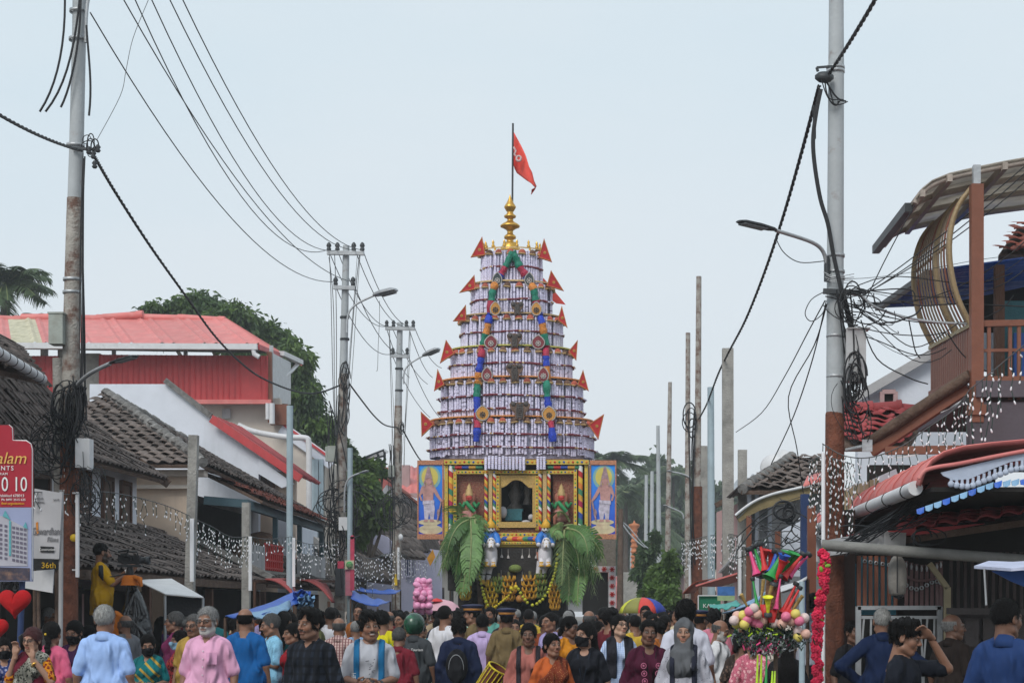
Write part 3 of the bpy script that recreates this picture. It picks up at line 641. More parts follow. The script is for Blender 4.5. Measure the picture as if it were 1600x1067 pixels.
# ---------------------------------------------------------------- wooden horses with painted riders
m_hw=M('white_horse_paint',(.68,.66,.70),.5,.1,8,.08,dirt=.2,dcol=(.4,.36,.34),dscale=5);m_hy=M('yellow_hoof_paint',(.66,.36,.03),.5,.15)
m_hb=M('blue_enamel',(.03,.18,.58),.4,.12);m_blk=M('black_enamel',(.02,.02,.02),.4,.1)
for cx,dy0 in((853,0),(767,1)):
 o=part('wooden_horse',chariot,m_hw,lambda m:(m.lathe([(0,.30),(.10,.26),(.15,.12),(.155,-.05),(.13,-.22),(0,-.3)],C(cx-1,868,-.35),12),m.tube([C(cx-6,872,-.4),C(cx-7,882,-.5),C(cx-7,884,-.5)],[.075,.06,.055],8),m.tube([C(cx+4,872,-.4),C(cx+4,881,-.5),C(cx+4,884,-.5)],[.075,.06,.055],8),m.tube([C(cx-8,877,-.25),C(cx-12,896,-.25),C(cx-13,905,-.25)],[.085,.055,.045],8),m.tube([C(cx-1,877,-.25),C(cx-3,896,-.25),C(cx-4,905,-.25)],[.085,.055,.045],8),m.tube([C(cx,862,-.35),C(cx+.5,848,-.5),C(cx+.5,845,-.55)],[.12,.1,.085],10),m.tube([C(cx+.5,844,-.55),C(cx+.5,851,-.72),C(cx+.5,856,-.76)],[.075,.068,.05],8)))
 for hx,hy,hd in((cx-7,884,-.5),(cx+4,884,-.5),(cx-13,912,-.25),(cx-4,912,-.25)):
  part('hoof',o,m_hy,lambda m:m.lathe([(.05,.09),(.055,.02),(.07,-.01),(0,-.015)],C(hx,hy,hd),8))
 part('stocking',o,m_hw,lambda m:(m.tube([C(cx-13,899,-.25),C(cx-13,909,-.25)],.046,8),m.tube([C(cx-4,899,-.25),C(cx-4,909,-.25)],.046,8)))
 part('knee_band',o,m_blk,lambda m:(m.tube([C(cx-12,896,-.25),C(cx-12.3,898,-.25)],.058,8),m.tube([C(cx-3,896,-.25),C(cx-3.3,898,-.25)],.058,8),m.sphere(C(cx-2,843.5,-.66),(.016,.02,.022),6),m.sphere(C(cx+3,843.5,-.66),(.016,.02,.022),6)))
 part('bridle',o,m_zari,lambda m:(m.tube([C(cx-4,848,-.7),C(cx+.5,849,-.76),C(cx+5,848,-.7)],.02,6),m.tube([C(cx+.5,842,-.64),C(cx+.5,854,-.8)],.016,6)))
 part('blue_tunic',o,m_hb,lambda m:(m.tube([C(cx-7,836,-.3),C(cx-12,843,-.38),C(cx-11,849,-.45)],[.085,.075,.06],8),m.tube([C(cx+7,836,-.3),C(cx+11,844,-.38),C(cx+10,850,-.45)],[.085,.075,.06],8),m.lathe([(.0,.2),(.12,.16),(.14,0),(.12,-.16),(0,-.18)],C(cx,842,-.25),10)))
 part('rider_face',o,m_hw,lambda m:(m.sphere(C(cx,828,-.3),(.095,.09,.10),12),m.sphere(C(cx-11.5,850.5,-.47),.05,8),m.sphere(C(cx+10.5,851,-.47),.05,8)))
 part('rider_moustache',o,m_blk,lambda m:(m.tube([C(cx-5.5,829,-.37),C(cx-3,831,-.40),C(cx,829.6,-.41),C(cx+3,831,-.40),C(cx+5.5,829,-.37)],.014,6),m.sphere(C(cx-2.6,825.5,-.385),(.018,.012,.02),6),m.sphere(C(cx+2.6,825.5,-.385),(.018,.012,.02),6),m.sphere(C(cx-3.4,838,-.36),(.03,.02,.03),8),m.sphere(C(cx+3.4,838,-.36),(.03,.02,.03),8)))
 part('rider_turban',o,m_hy,lambda m:m.lathe([(.09,-.02),(.105,.03),(.08,.09),(.03,.15),(0,.22)],C(cx,823.5,-.3),12))
 part('saddle_cloth',o,M('salmon_enamel',(.58,.22,.14),.5,.15),lambda m:(m.lathe([(.115,.1),(.13,0),(.12,-.1)],C(cx-1,858,-.33),12),m.tube([C(cx-12,862,-.3),C(cx-10,876,-.3)],[.05,.035],8)))
# ---------------------------------------------------------------- leaves, fruit, garlands on the car
m_ban=M('banana_leaf',(.072,.165,.045),.42,.3,5,.3,22,objvar=.35,thin=.25,dirt=.3,dcol=(.16,.15,.06),dscale=4,dlo=.6)
m_ban2=M('banana_leaf_pale',(.125,.235,.075),.45,.3,5,.3,22)
m_frond=M('coconut_leaflet',(.13,.21,.065),.45,.35,8,.2,objvar=.35,thin=.3)
m_rib=M('leaf_midrib',(.24,.28,.12),.5,.2)
def banana_leaf(base,tip,bend,w_,mat,twist=0.,tear=.5,parent=None,seed=0):
 rr=random.Random(seed);base=Vector(base);tip=Vector(tip);n=20;pts=[]
 mid=(base+tip)/2+Vector(bend)
 for i in range(n+1):
  t=i/n;pts.append(base*(1-t)**2+mid*2*t*(1-t)+tip*t*t)
 vs=[];fs=[]
 side=None
 for sg in(-1,1):
  hang=rr.uniform(.08,.4)
  for i in range(n):
   t=(i+.5)/n;d=(pts[i+1]-pts[i]).normalized()
   x=d.cross(V(0,-1,.25)).normalized()if abs(d.y)<.9 else V(1,0,0)
   x=Matrix.Rotation(twist+.5*t,3,d)@x
   ww=w_*math.sin(math.pi*min(1,.1+.92*t))**.6*(1 if t<.9 else.8)
   if rr.random()<tear*.35:gap=rr.uniform(.2,.7)
   else:gap=.02
   e0=pts[i];e1=pts[i+1].lerp(pts[i],gap*.6);dr=V(0,0,-ww*hang);ripple=V(rr.uniform(-.015,.015),rr.uniform(-.03,.03),rr.uniform(-.02,.02))
   b=len(vs)
   vs+=[e0,e1,e1+x*sg*ww*.5+dr*.25+V(0,0,.02),e0+x*sg*ww*.5+dr*.25+V(0,0,.02),e1+x*sg*ww+dr+d*.05+ripple,e0+x*sg*ww+dr+d*.05+ripple]
   fs+=[(b,b+1,b+2,b+3),(b+3,b+2,b+4,b+5)]
 o=raw('banana_leaf',vs,fs,mat,parent,True)
 part('leaf_midrib',o,m_rib,lambda m:m.tube([q+V(0,-.012,0)for q in pts],[.022*(1-.8*i/n)for i in range(n+1)],6))
 return o
def frond(base,tip,droop,nl,ll,parent,mat=None,name='coconut_frond',width=.03,seed=0,grav=.8,spread=.9):
 rr=random.Random(seed);base=Vector(base);tip=Vector(tip);n=16
 mid=(base+tip)/2+Vector((0,0,droop));pts=[]
 for i in range(n+1):t=i/n;pts.append(base*(1-t)**2+mid*2*t*(1-t)+tip*t*t)
 vs=[];fs=[]
 for k in range(nl):
  t=.08+.92*k/nl;i=min(n-1,int(t*n));p=pts[i].lerp(pts[i+1],t*n-i);d=(pts[i+1]-pts[i]).normalized()
  x=d.cross(V(0,0,1));x=x.normalized()if x.length>.05 else V(1,0,0)
  for sg in(-1,1):
   L0=ll*(math.sin(math.pi*(.12+.8*t))**.6)*rr.uniform(.8,1.15);dirn=(x*sg*spread+d*.55+V(0,0,rr.uniform(-.2,.2))).normalized()
   q0=p;w0=d*width*rr.uniform(.7,1.2);b=len(vs);cur=p.copy();dd=dirn.copy()
   for s_ in range(5):
    ws=w0*(1-s_/4.6);vs+=[cur-ws*.5,cur+ws*.5]
    dd=(dd+V(0,0,-grav*.30)).normalized();cur=cur+dd*L0/4
   fs+=[(b+2*s_,b+2*s_+1,b+2*s_+3,b+2*s_+2)for s_ in range(4)]
 o=raw(name,vs,fs,mat or m_frond,parent,False)
 part('frond_midrib',o,m_rib,lambda m:m.tube(pts,[.025*(1-.75*i/n)for i in range(n+1)],6))
 return o
sd=0
for(a,b,bend,w_,mat,tw,d0)in[((737,812),(712,905),(-.1,-.3,.15),.21,m_ban,.2,-.6),((735,810),(732,915),(.1,-.35,.2),.23,m_ban2,-.2,-.95),((736,812),(698,868),(-.1,-.3,.35),.2,m_ban,.1,-.9),((736,812),(744,880),(.12,-.3,.25),.22,m_ban,.3,-.55),((736,808),(752,850),(.2,-.3,.2),.2,m_ban,.1,-.4),((732,870),(722,934),(0,-.1,.1),.26,m_ban2,.3,-.75),((722,830),(700,880),(-.2,-.3,.2),.2,m_ban,0,-.35),((728,862),(694,890),(-.2,-.2,.1),.24,m_ban,.4,-.3),((736,845),(745,905),(.05,-.15,.1),.24,m_ban,.1,-.6),((900,850),(915,925),(.1,-.2,.1),.15,m_ban2,.6,-.5),((882,830),(862,842),(-.1,-.3,.22),.24,m_ban2,.2,-.5),((884,826),(918,870),(.25,-.25,.3),.24,m_ban,-.2,-.9),((880,832),(905,900),(.2,-.3,.2),.2,m_ban,.3,-.6),((890,828),(936,880),(.3,-.2,.35),.22,m_ban,.2,-.3),((888,838),(872,920),(0,-.2,.1),.14,m_ban2,0,-.5),((905,890),(902,950),(0,-.1,.1),.18,m_ban2,.3,-.7),((900,838),(925,915),(.15,-.2,.1),.16,m_ban,.5,-.4),((895,880),(888,945),(-.05,-.15,.1),.22,m_ban,-.4,-.55)]:
 sd+=1;banana_leaf(C(*a,d0*.4),C(*b,d0),bend,w_,mat,tw,.6,chariot,sd)
for(a,b,dr,d0,ll,nl)in[((738,814),(684,900),.45,-.8,.5,26),((738,812),(716,930),.3,-.6,.35,20),((742,812),(745,905),.3,-.85,.4,22),((886,824),(940,905),.5,-.75,.5,26),((882,828),(878,915),.3,-.8,.4,22),((742,808),(678,880),.5,-.6,.7,22),((740,812),(690,850),.5,-.3,.8,20),((880,822),(948,880),.6,-.4,.65,22),((884,828),(935,900),.6,-.7,.7,22),((880,818),(858,845),.3,-.4,.45,14),((890,815),(870,800),.2,-.3,.4,12),((720,812),(712,790),.15,-.3,.4,12),((884,840),(890,930),.3,-.55,.6,20),((905,850),(930,930),.4,-.3,.5,18)]:
 sd+=1;frond(C(*a,d0*.5),C(*b,d0),dr,nl,ll,chariot,seed=sd,width=.035)
m_bana=M('ripe_banana',(.62,.40,.03),.5,.25,12,.1,dirt=.3,dcol=(.25,.2,.03),dscale=8);m_bang=M('green_banana',(.16,.22,.05),.5,.25,12,.1);m_bano=M('orange_banana',(.58,.30,.03),.5,.25,12,.1)
def bunch(cx,cy,hp,wp,mat,dy=-.3,seed=1):
 rr=random.Random(seed);H=hp*U;W=wp*U/2;top=C(cx,cy-hp/2,dy)
 o=part('banana_bunch',chariot,M('bunch_stalk',(.16,.15,.06),.7),lambda m:m.tube([top+V(0,0,.12),top+V(0,0,-H*.95)],.03,6))
 lv=max(3,int(H/.11))
 for i in range(lv):
  def hand(m):
   nb=9;zz=top.z-H*(i+.3)/lv;wr=W*(.75+.3*math.sin(math.pi*(i+.6)/lv))
   for k in range(nb):
    a=2*math.pi*k/nb+i*.4;p0=V(top.x,top.y,zz);d=V(math.cos(a),math.sin(a)*.8,0)
    m.tube([p0+d*.02,p0+d*wr*.65+V(0,0,-.035),p0+d*wr+V(0,0,.02),p0+d*wr*1.02+V(0,0,.085)],[.014,.026,.024,.01],6)
  part('banana_hand',o,mat,hand)
for q in((767,934,44,20,m_bana),(795,922,40,22,m_bano),(828,920,38,24,m_bano),(867,934,42,18,m_bano),(727,928,22,18,m_bana),(845,918,40,18,m_bang),(779,916,24,18,m_bang)):bunch(*q,seed=int(q[0]))
part('jackfruit',chariot,M('green_jackfruit',(.17,.22,.06),.8,.3,20,.6,60),lambda m:m.sphere(C(805,888,-.25),(.14,.11,.09),14))
part('coconut',chariot,M('orange_coconut',(.52,.24,.06),.7,.2),lambda m:(m.sphere(C(812,935,-.35),.085,12),m.sphere(C(820,937,-.4),.05,8)))
m_mari=M('marigold',(.66,.52,.03),.8,.3,20,.5,50);m_mario=M('yellow_green_bead',(.50,.50,.04),.7,.3,20,.4,50)
def bead_rope(pts,name='marigold_rope',dy=-.5,r=.038,mat=m_mario):
 def f(m):
  for i in range(len(pts)-1):
   a=C(*pts[i],dy);b=C(*pts[i+1],dy);n=max(1,int((b-a).length/(r*1.75)))
   for k in range(n):m.sphere(a.lerp(b,k/n),r*random.uniform(.85,1.1),6)
 part(name,chariot,mat,f)
bead_rope([(871,866),(870,880),(867,895),(862,910),(856,925),(848,936),(839,943),(832,945),(824,941),(817,932),(810,920),(806,916)])
bead_rope([(745,874),(747,890),(750,905),(753,918),(757,934),(762,945),(766,952)])
bead_rope([(766,952),(776,946),(786,938),(795,930),(801,921),(806,916)],r=.03,mat=m_mari)
bead_rope([(799,919),(806,917),(815,925)],r=.055,mat=m_mari)
part('orange_tassel',chariot,m_mario,lambda m:m.lathe([(.02,.25),(.06,.15),(.09,0),(.04,-.05)],C(746,879,-.5),8))
# ================================================================== poles, lamps, cables
def arm_points(a,ctrl):return[Vector(a)]+[Vector(c)for c in ctrl]
def bezier(pts,n=12):
 pts=[Vector(p)for p in pts];out_=[]
 for i in range(n+1):
  q=pts[:];t=i/n
  while len(q)>1:q=[q[k].lerp(q[k+1],t)for k in range(len(q)-1)]
  out_.append(q[0])
 return out_
def loops(parent,c,n,r,name='cable_coil',hang=.3,seed=0,mat=None,th=.008):
 rr=random.Random(seed);c=Vector(c)
 for k in range(n):
  rx=r*rr.uniform(.4,1.);rz=hang*rr.uniform(.5,1.1);ph=rr.uniform(-1,1);o=V(rr.gauss(0,r*.3),rr.gauss(0,.05),rr.gauss(0,hang*.3))
  pts=[c+o+V(rx*math.cos(a)*math.cos(ph),rx*math.cos(a)*math.sin(ph)*.7,rz*math.sin(a))for a in np.linspace(0,2*math.pi*rr.uniform(.7,1.15),18)]
  part(name,parent,mat or m_cable,lambda m:m.tube(pts,th*rr.uniform(.6,1.2),5))
def strands(parent,a,b,n,spread,sg,seed=0,th=.007,name='loose_cable',mat=None):
 rr=random.Random(seed)
 for k in range(n):
  j=lambda:V(rr.gauss(0,spread),rr.gauss(0,spread),rr.gauss(0,spread))
  p0=Vector(a)+j();p3=Vector(b)+j();mids=[p0.lerp(p3,.33)+j()*1.5-V(0,0,rr.uniform(0,sg)),p0.lerp(p3,.66)+j()*1.5-V(0,0,rr.uniform(0,sg))]
  part(name,parent,mat or m_cable,lambda m:m.tube(bezier([p0]+mids+[p3],12),th*rr.uniform(.5,1.2),5))
def band(m,c,r,h=.05):m.lathe([(r,-h/2),(r*1.1,-h/2),(r*1.1,h/2),(r,h/2)],c,14)
def wire(label,pts,r,mat=m_wire,group=None,name='wire',cat='wire'):
 base=pts[0];mb=MB();mb.tube(pts,r,5);o=mb.build(name,mat,base=base);tag(o,label,cat,group);return o
# ---- near left pole
YL=20.4;pl=thing('utility_pole','rust streaked steel pole behind the hotel signboard, tangled in black cables','utility pole',(P(105,0,YL).x,YL,0))
def lp(px,py,dy=0.):return P(px,py,YL+dy)
part('pole_shaft',pl,m_polesteel,lambda m:m.tube([lp(111,560),lp(114,430),lp(119,250),lp(123.5,60),lp(126,-163)],[.094,.092,.084,.08,.075],16))
part('rusty_pole_foot',pl,m_rust,lambda m:m.tube([V(lp(106,0).x,YL,0),lp(107,850),lp(109,700),lp(110,690)],[.115,.112,.108,.100],16))
part('peeling_pole_middle',pl,m_rustgrey,lambda m:m.tube([lp(109.5,692),lp(111,560),lp(114,440),lp(117.5,310)],[.104,.100,.098,.094],16))
part('pole_clamp',pl,m_galv,lambda m:[band(m,lp(*q),.098,.035)for q in((118,228),(113,437),(112.5,457),(108,735),(108,745),(107,768),(123,18),(122,62))])
part('meter_box',pl,M('grey_green_box_paint',(.33,.36,.33),.6,.12,5,.1,dirt=.5,dcol=(.2,.18,.14),dscale=4),lambda m:(m.box(lp(91,515,-.1),(.165,.2,.36)),m.box(lp(91,491,-.1),(.185,.22,.02))))
part('junction_box',pl,m_pvc,lambda m:(m.box(lp(130,708,-.12),(.15,.12,.34)),m.box(lp(141,710,-.12),(.03,.16,.36))))
part('pipe_strut',pl,m_conc,lambda m:m.tube([V(lp(92,0).x,YL+.15,0),lp(92,560,.15)],.075,12))
part('tube_lamp',pl,m_tube,lambda m:(m.box(lp(121,835,-.15),(.035,.04,132*YL/F)),m.bar(lp(106,770,0),lp(121,770,-.15),.02,.02),m.bar(lp(106,890,0),lp(121,890,-.15),.02,.02)))
part('pole_notice',pl,m_yellow,lambda m:m.lathe([(.0,-.008),(.045,-.008),(.045,.008),(0,.008)],lp(115.5,840,-.12),16,axis=(0,1,0)).v.__class__)
def lamp_head(parent,root,ctrl,tip,wid=.16,hgt=.07,mat=None,arm_r=.024):
 part('lamp_arm',parent,m_galv,lambda m:m.tube(bezier([root]+ctrl,14),arm_r,8))
 a=Vector(ctrl[-1]);b=Vector(tip);d=b-a
 def hd(m):
  x,y=frame(d);n=8
  prof=[(.0,.35,.5),(.12,.75,.8),(.45,1,1),(.85,.95,.9),(1.,.6,.4)];vs=[]
  for t,w_,h_ in prof:
   for k in range(n):
    an=2*math.pi*k/n+math.pi/8;hz=math.sin(an)
    vs.append(a+d*t+x*(wid/2*w_*math.cos(an)*1.08)+y*(hgt/2*h_*(hz if hz>0 else hz*.5)))
  fs=[(i*n+k,i*n+(k+1)%n,(i+1)*n+(k+1)%n,(i+1)*n+k)for i in range(4)for k in range(n)]+[tuple(range(n-1,-1,-1)),tuple(range(4*n,5*n))]
  m._add(vs,fs,False)
 o=part('lamp_head',parent,mat or m_galv,hd)
 x,y=frame(d);part('lamp_lens',o,M('lamp_diffuser',(.16,.17,.18),.3,.05),lambda m:m.bar(a+d*.3-y*hgt*.27,a+d*.92-y*hgt*.27,wid*.7,.012))
lamp_head(pl,lp(113,615),[lp(124,592,-.3),lp(140,582,-.6),lp(172,568,-.9)],lp(213,556,-1.1),.13,.05,m_dkmetal)
part('insulator_bracket',pl,m_dkmetal,lambda m:(m.bar(lp(112,232,-.12),lp(152,234,-.14),.03,.03),m.bar(lp(104,672,-.1),lp(118,672,-.1),.03,.04),*[m.lathe([(.02,-.04),(.035,-.02),(.02,0),(.035,.02),(.015,.05)],lp(x,y,-.14),8)for x,y in((139,236),(146,243),(153,233),(148,258))]))
loops(pl,lp(140,222,-.14),6,.1,hang=.10,seed=1,th=.007)
loops(pl,lp(104,640,-.16),14,.17,hang=.30,seed=2,th=.009);loops(pl,lp(86,700,-.1),16,.32,hang=.26,seed=3,th=.007);loops(pl,lp(130,765,-.1),12,.22,hang=.22,seed=4,th=.006)
strands(pl,lp(118,600,-.15),lp(108,690,-.15),12,.05,.05,5,.011);strands(pl,lp(133,245,-.13),lp(128,660,-.13),5,.03,0,6,.010);strands(pl,lp(128,735,-.15),lp(155,800,-.1),14,.09,.25,7,.006)
strands(pl,lp(118,610,-.15),lp(100,730,-.15),10,.06,.1,8,.011);strands(pl,lp(70,640,-.1),lp(110,672,-.1),9,.09,.15,9,.006)
part('torn_cable',pl,m_cable,lambda m:[m.tube(bezier([lp(*q,-.15)for q in c],10),.013,6)for c in(((128,-40),(120,60),(108,130),(71,175)),((126,0),(126,70),(110,140),(95,168)),((135,40),(138,90),(145,130),(139,181)),((101,-20),(104,60),(92,130),(62,175)))])
part('conduit_bend',pl,m_galv,lambda m:m.tube(bezier([lp(134,67,-.08),lp(134,10,-.08),lp(136,-4,-.08),lp(148,-30,-.1)],8),.022,8))
# ---- the twisted bundle along the left poles
def twisted(label,pts,r,name='cable_bundle'):
 base=Vector(pts[0]);o=thing(name,label,'cable',base)
 n=len(pts)
 for k in range(3):
  q=[]
  for i in range(n-1):
   for s_ in range(6):
    t=i*6+s_;p=Vector(pts[i]).lerp(Vector(pts[i+1]),s_/6);a=t*.9+k*2.094;q.append(p+V(math.cos(a)*r,0,math.sin(a)*r))
  part('cable_strand',o,m_cable,lambda m:m.tube(q,r*.85,5))
 return o
twisted('thick twisted black cable entering from the left edge to the near pole',sag(P(-25,165,16),lp(130,236,-.14),.05,10),.011)
Y2=40.;Y3=51.
pts=[lp(148,245,-.14)]+[P(*q)for q in((180,300,22.),(235,385,24.5),(290,462,27.5),(340,530,31),(390,578,34),(430,600,36),(470,613,38),(500,613,39.2),(533,601,40))]
def smooth_path(pts,k=5):
 n=len(pts);out_=[]
 for i in range(n-1):
  p0,p1,p2,p3=(Vector(pts[max(i-1,0)]),Vector(pts[i]),Vector(pts[i+1]),Vector(pts[min(i+2,n-1)]))
  for j in range(k):
   t=j/k;out_.append(.5*((2*p1)+(p2-p0)*t+(2*p0-5*p1+4*p2-p3)*t*t+(-p0+3*p1-3*p2+p3)*t**3))
 return out_+[Vector(pts[-1])]
twisted('thick twisted black cable sagging between the near left pole and the crossarm pole',smooth_path(pts),.0125)
twisted('black cable sagging between the two crossarm poles left of the chariot',smooth_path([P(*q)for q in((545,598,40),(565,625,43),(585,650,46),(602,664,49),(622,668,51))]),.0125)
twisted('black cable running from the second crossarm pole behind the chariot',smooth_path([P(*q)for q in((630,672,51),(645,700,53),(660,722,55),(690,750,58))]),.014)
# ---- second and third pole with crossarms
def cross_pole(label,Y,xs,top,arms,lamp,foot,seed,dia=.2):
 q=lambda x,y,dy=0.:P(x,y,Y+dy)
 o=thing('utility_pole',label,'utility pole',(q(xs[0],0).x,Y,0),'crossarm poles left of the chariot')
 r=dia/2
 part('pole_shaft',o,m_polesteel,lambda m:m.tube([q(xs[0]+(xs[1]-xs[0])*.62,foot),q(xs[1],top)],[r*.95,r*.75],14))
 part('rusty_pole_foot',o,m_rustgrey,lambda m:m.tube([V(q(xs[0],0).x,Y,0),q(xs[0]+(xs[1]-xs[0])*.5,foot+60),q(xs[0]+(xs[1]-xs[0])*.64,foot-6)],[r*1.25,r*1.15,r*1.0],14))
 for(x0,x1,y)in arms:
  a=part('crossarm',o,m_galv,lambda m:m.bar(q(x0,y,-.12),q(x1,y+1,-.12),.09,.09))
  for t in((.05,.28,.72,.95)if x1-x0>40 else(.1,.9)):
   part('insulator',a,m_dkmetal,lambda m:m.lathe([(.02,.02),(.05,.05),(.055,.10),(.035,.12),(.06,.15),(.05,.2),(.02,.24)],q(x0+(x1-x0)*t,y,-.12),10))
 part('pole_clamp',o,m_dkmetal,lambda m:[band(m,q(xs[0]+(xs[1]-xs[0])*.8,y),r*1.0,.05)for y in(lamp[0][1]+10,lamp[0][1]-24)])
 lamp_head(o,q(*lamp[0],-.15),[q(*c,-.15)for c in lamp[1]],q(*lamp[2],-.35),.34,.17)
 strands(o,q(arms[0][0]+6,arms[0][2]+4,-.14),q(xs[0]-3,foot+90,-.16),3,.03,.1,seed,.009,mat=m_wire);strands(o,q(arms[0][1]-8,arms[0][2]+4,-.14),q(xs[0]+10,foot+90,-.16),3,.03,.1,seed+1,.009,mat=m_wire)
 return o,q
p2,q2=cross_pole('tall crossarm pole with a big street lamp, nearer the red roofed house',Y2,(529,541),384,((511,569,395),(521,555,449)),((542,520),[(541,480),(548,478),(584,462)],(619,453)),590,11)
part('meter_box',p2,M('grey_green_box_paint',(.33,.36,.33)),lambda m:(m.box(q2(519,709,-.15),(.18,.2,.36)),m.box(q2(511,709,-.15),(.05,.2,.33))))
loops(p2,q2(540,595,-.15),7,.16,hang=.3,seed=21,th=.012);loops(p2,q2(530,790,-.15),14,.55,hang=.5,seed=22,th=.012);loops(p2,q2(528,840,-.15),12,.3,hang=.5,seed=23,th=.012)
strands(p2,q2(520,640,-.15),q2(528,900,-.15),9,.12,.1,24,.012);strands(p2,q2(538,610,-.15),q2(536,680,-.15),7,.08,.1,25,.012)
part('junction_box',p2,m_pvc,lambda m:m.box(q2(537.5,818,-.25),(.22,.15,.30)))
part('box_sign',p2,M('dark_grey_sign',(.06,.065,.075),.5),lambda m:m.box(q2(531,908,-.15),(.20,.1,.66)))
p3,q3=cross_pole('crossarm pole with street lamp close to the chariot, thinner of the pair',Y3,(618,625),504,((602,648,513),(611,639,556)),((631,600),[(629,575),(634,570),(661,556)],(686,545)),640,31,.22)
part('meter_box',p3,M('grey_green_box_paint',(.33,.36,.33)),lambda m:m.box(q3(612,736,-.15),(.18,.2,.34)))
loops(p3,q3(627,668,-.15),5,.12,hang=.15,seed=32,th=.012);loops(p3,q3(618,800,-.15),14,.5,hang=.5,seed=33,th=.012);strands(p3,q3(615,700,-.15),q3(620,900,-.15),9,.1,.1,34,.012)
part('tube_lamp',p3,m_tube,lambda m:m.box(q3(622.5,880,-.2),(.06,.05,.95)))
part('pole_notice',p3,m_yellow,lambda m:m.box(q3(618.5,905,-.18),(.09,.02,.34)))
part('alarm_bell',p3,m_pvc,lambda m:m.sphere(q3(626,839,-.2),(.07,.06,.1),10))
# bare overhead wires
WG='bare overhead wires at the upper left'
starts=[((141,20),-.1,(523,440),'lowest bare overhead wire running to the lower crossarm of the tall pole'),((155,-130),0,(513,390),None),((180,-130),0,(527,391),None),((205,-130),0,(555,391),None),((228,-125),0,(567,391),None),((160,-60),-.1,(553,441),None)]
nm=['bare overhead wire reaching the left end of the upper crossarm','bare overhead wire reaching the inner left insulator of the upper crossarm','bare overhead wire reaching the inner right insulator of the upper crossarm','bare overhead wire reaching the right end of the upper crossarm','bare overhead wire reaching the right end of the lower crossarm']
for i,(a,dy,b,lab)in enumerate(starts):
 wire(lab or nm[i-1],sag(lp(*a,dy),q2(*b,-.12),(.85,1.25,1.1,.95,.9,.8)[i],22),.0085,m_wire,WG)
for i,(a,b)in enumerate((((513,390),(603,510)),((527,391),(612,510)),((555,391),(638,510)),((567,391),(647,510)),((523,444),(612,553)),((553,444),(637,553)))):
 wire('thin bare wire slung between the two crossarm poles, '+['far left','second from left','second from right','far right','lower left','lower right'][i],sag(q2(*a,-.12),q3(*b,-.12),.5,14),.010,m_wire,'bare wires between crossarm poles')
for i,(a,b)in enumerate((((603,510),(640,590)),((612,510),(668,600)),((638,510),(676,590)),((647,510),(690,575)),((612,553),(672,652)),((637,553),(690,655)))):
 wire('thin bare wire passing from the crossarm pole behind the chariot, '+['outer left','inner left','inner right','outer right','lower left','lower right'][i],sag(q3(*a,-.12),P(*b,62),.25,10),.011,m_wire,'bare wires behind the chariot')
wire('frayed thin wire hanging loose beside the near left pole',smooth_path([lp(*q,-.1)for q in((152,218),(188,150),(197,110),(208,60),(232,0),(240,-20))]),.004,m_wire)
wire('loose frayed string dangling under the big street lamp',smooth_path([q2(*q,-.3)for q in((593,470),(593,500),(591,540),(590,575),(588,580))]),.006,m_wire)
# ---- near right pole
YR=17.5;pr=thing('utility_pole','tall grey pole with rusty foot before the brown balcony','utility pole',(P(1303,0,YR).x,YR,0))
def rp_(px,py,dy=0.):return P(px,py,YR+dy)
part('pole_shaft',pr,m_polesteel,lambda m:m.tube([rp_(1305,650),rp_(1305,440),rp_(1306.5,112),rp_(1307,-150)],[.092,.086,.080,.068],18))
part('rusty_pole_foot',pr,m_rust,lambda m:m.tube([V(rp_(1304,0).x,YR,0),rp_(1304,800),rp_(1304.5,648),rp_(1304.5,644)],[.102,.100,.097,.09],18))
part('pole_clamp',pr,m_galv,lambda m:[band(m,rp_(1305.5,y),.086,.03)for y in(106,112,400,425,435,525,588)])
part('meter_box',pr,M('pale_grey_box_paint',(.45,.46,.47),.5,.1,5,.05,dirt=.4,dcol=(.28,.26,.24),dscale=3),lambda m:(m.box(rp_(1336,556,-.1),(.20,.16,.53)),m.box(rp_(1340,515,-.1),(.23,.2,.012))))
part('crossarm',pr,m_dkmetal,lambda m:m.bar(rp_(1286,455,-.12),rp_(1352,458,-.14),.05,.05))
lamp_head(pr,rp_(1292,440,-.08),[rp_(1292,392,-.08),rp_(1288,382,-.1),rp_(1270,378,-.2),rp_(1212,360,-.5)],rp_(1154,346,-.75),.15,.06,m_dkmetal,.02)
part('lamp_bracket',pr,m_dkmetal,lambda m:m.tube([rp_(1292,402,-.08),rp_(1292,440,-.08)],.03,8))
part('insulator_bracket',pr,m_dkmetal,lambda m:(m.bar(rp_(1276,106,-.1),rp_(1300,104,-.1),.02,.02),m.tube([rp_(1276,106,-.1),rp_(1278,112,-.1)],.015,6),m.sphere(rp_(1288,121,-.14),(.10,.06,.06),8)))
strands(pr,rp_(1285,125,-.16),rp_(1318,158,-.12),5,.02,.25,41,.010);strands(pr,rp_(1272,165,-.15),rp_(1272,215,-.14),2,.01,0,42,.014)
part('drop_cable',pr,m_cable,lambda m:[m.tube(smooth_path([rp_(x+k*1.6,y,-.16)for x,y in((1281,140),(1274,175),(1269,215),(1271,255),(1280,310),(1292,350),(1300,395),(1310,440),(1322,490),(1334,540),(1350,600))]),.012,6)for k in range(3)])
loops(pr,rp_(1336,605,-.2),18,.12,hang=.24,seed=43,th=.008);loops(pr,rp_(1330,480,-.2),8,.2,hang=.16,seed=44,th=.008);strands(pr,rp_(1318,450,-.2),rp_(1340,600,-.2),8,.05,.1,45,.008)
part('grey_tie_wire',pr,m_galv,lambda m:[m.tube(smooth_path([rp_(1290+random.uniform(-4,4),425+k*4,-.1),rp_(1305,432+k*3,-.14),rp_(1330+random.uniform(-4,8),428+k*5,-.1)]),.004,5)for k in range(4)])
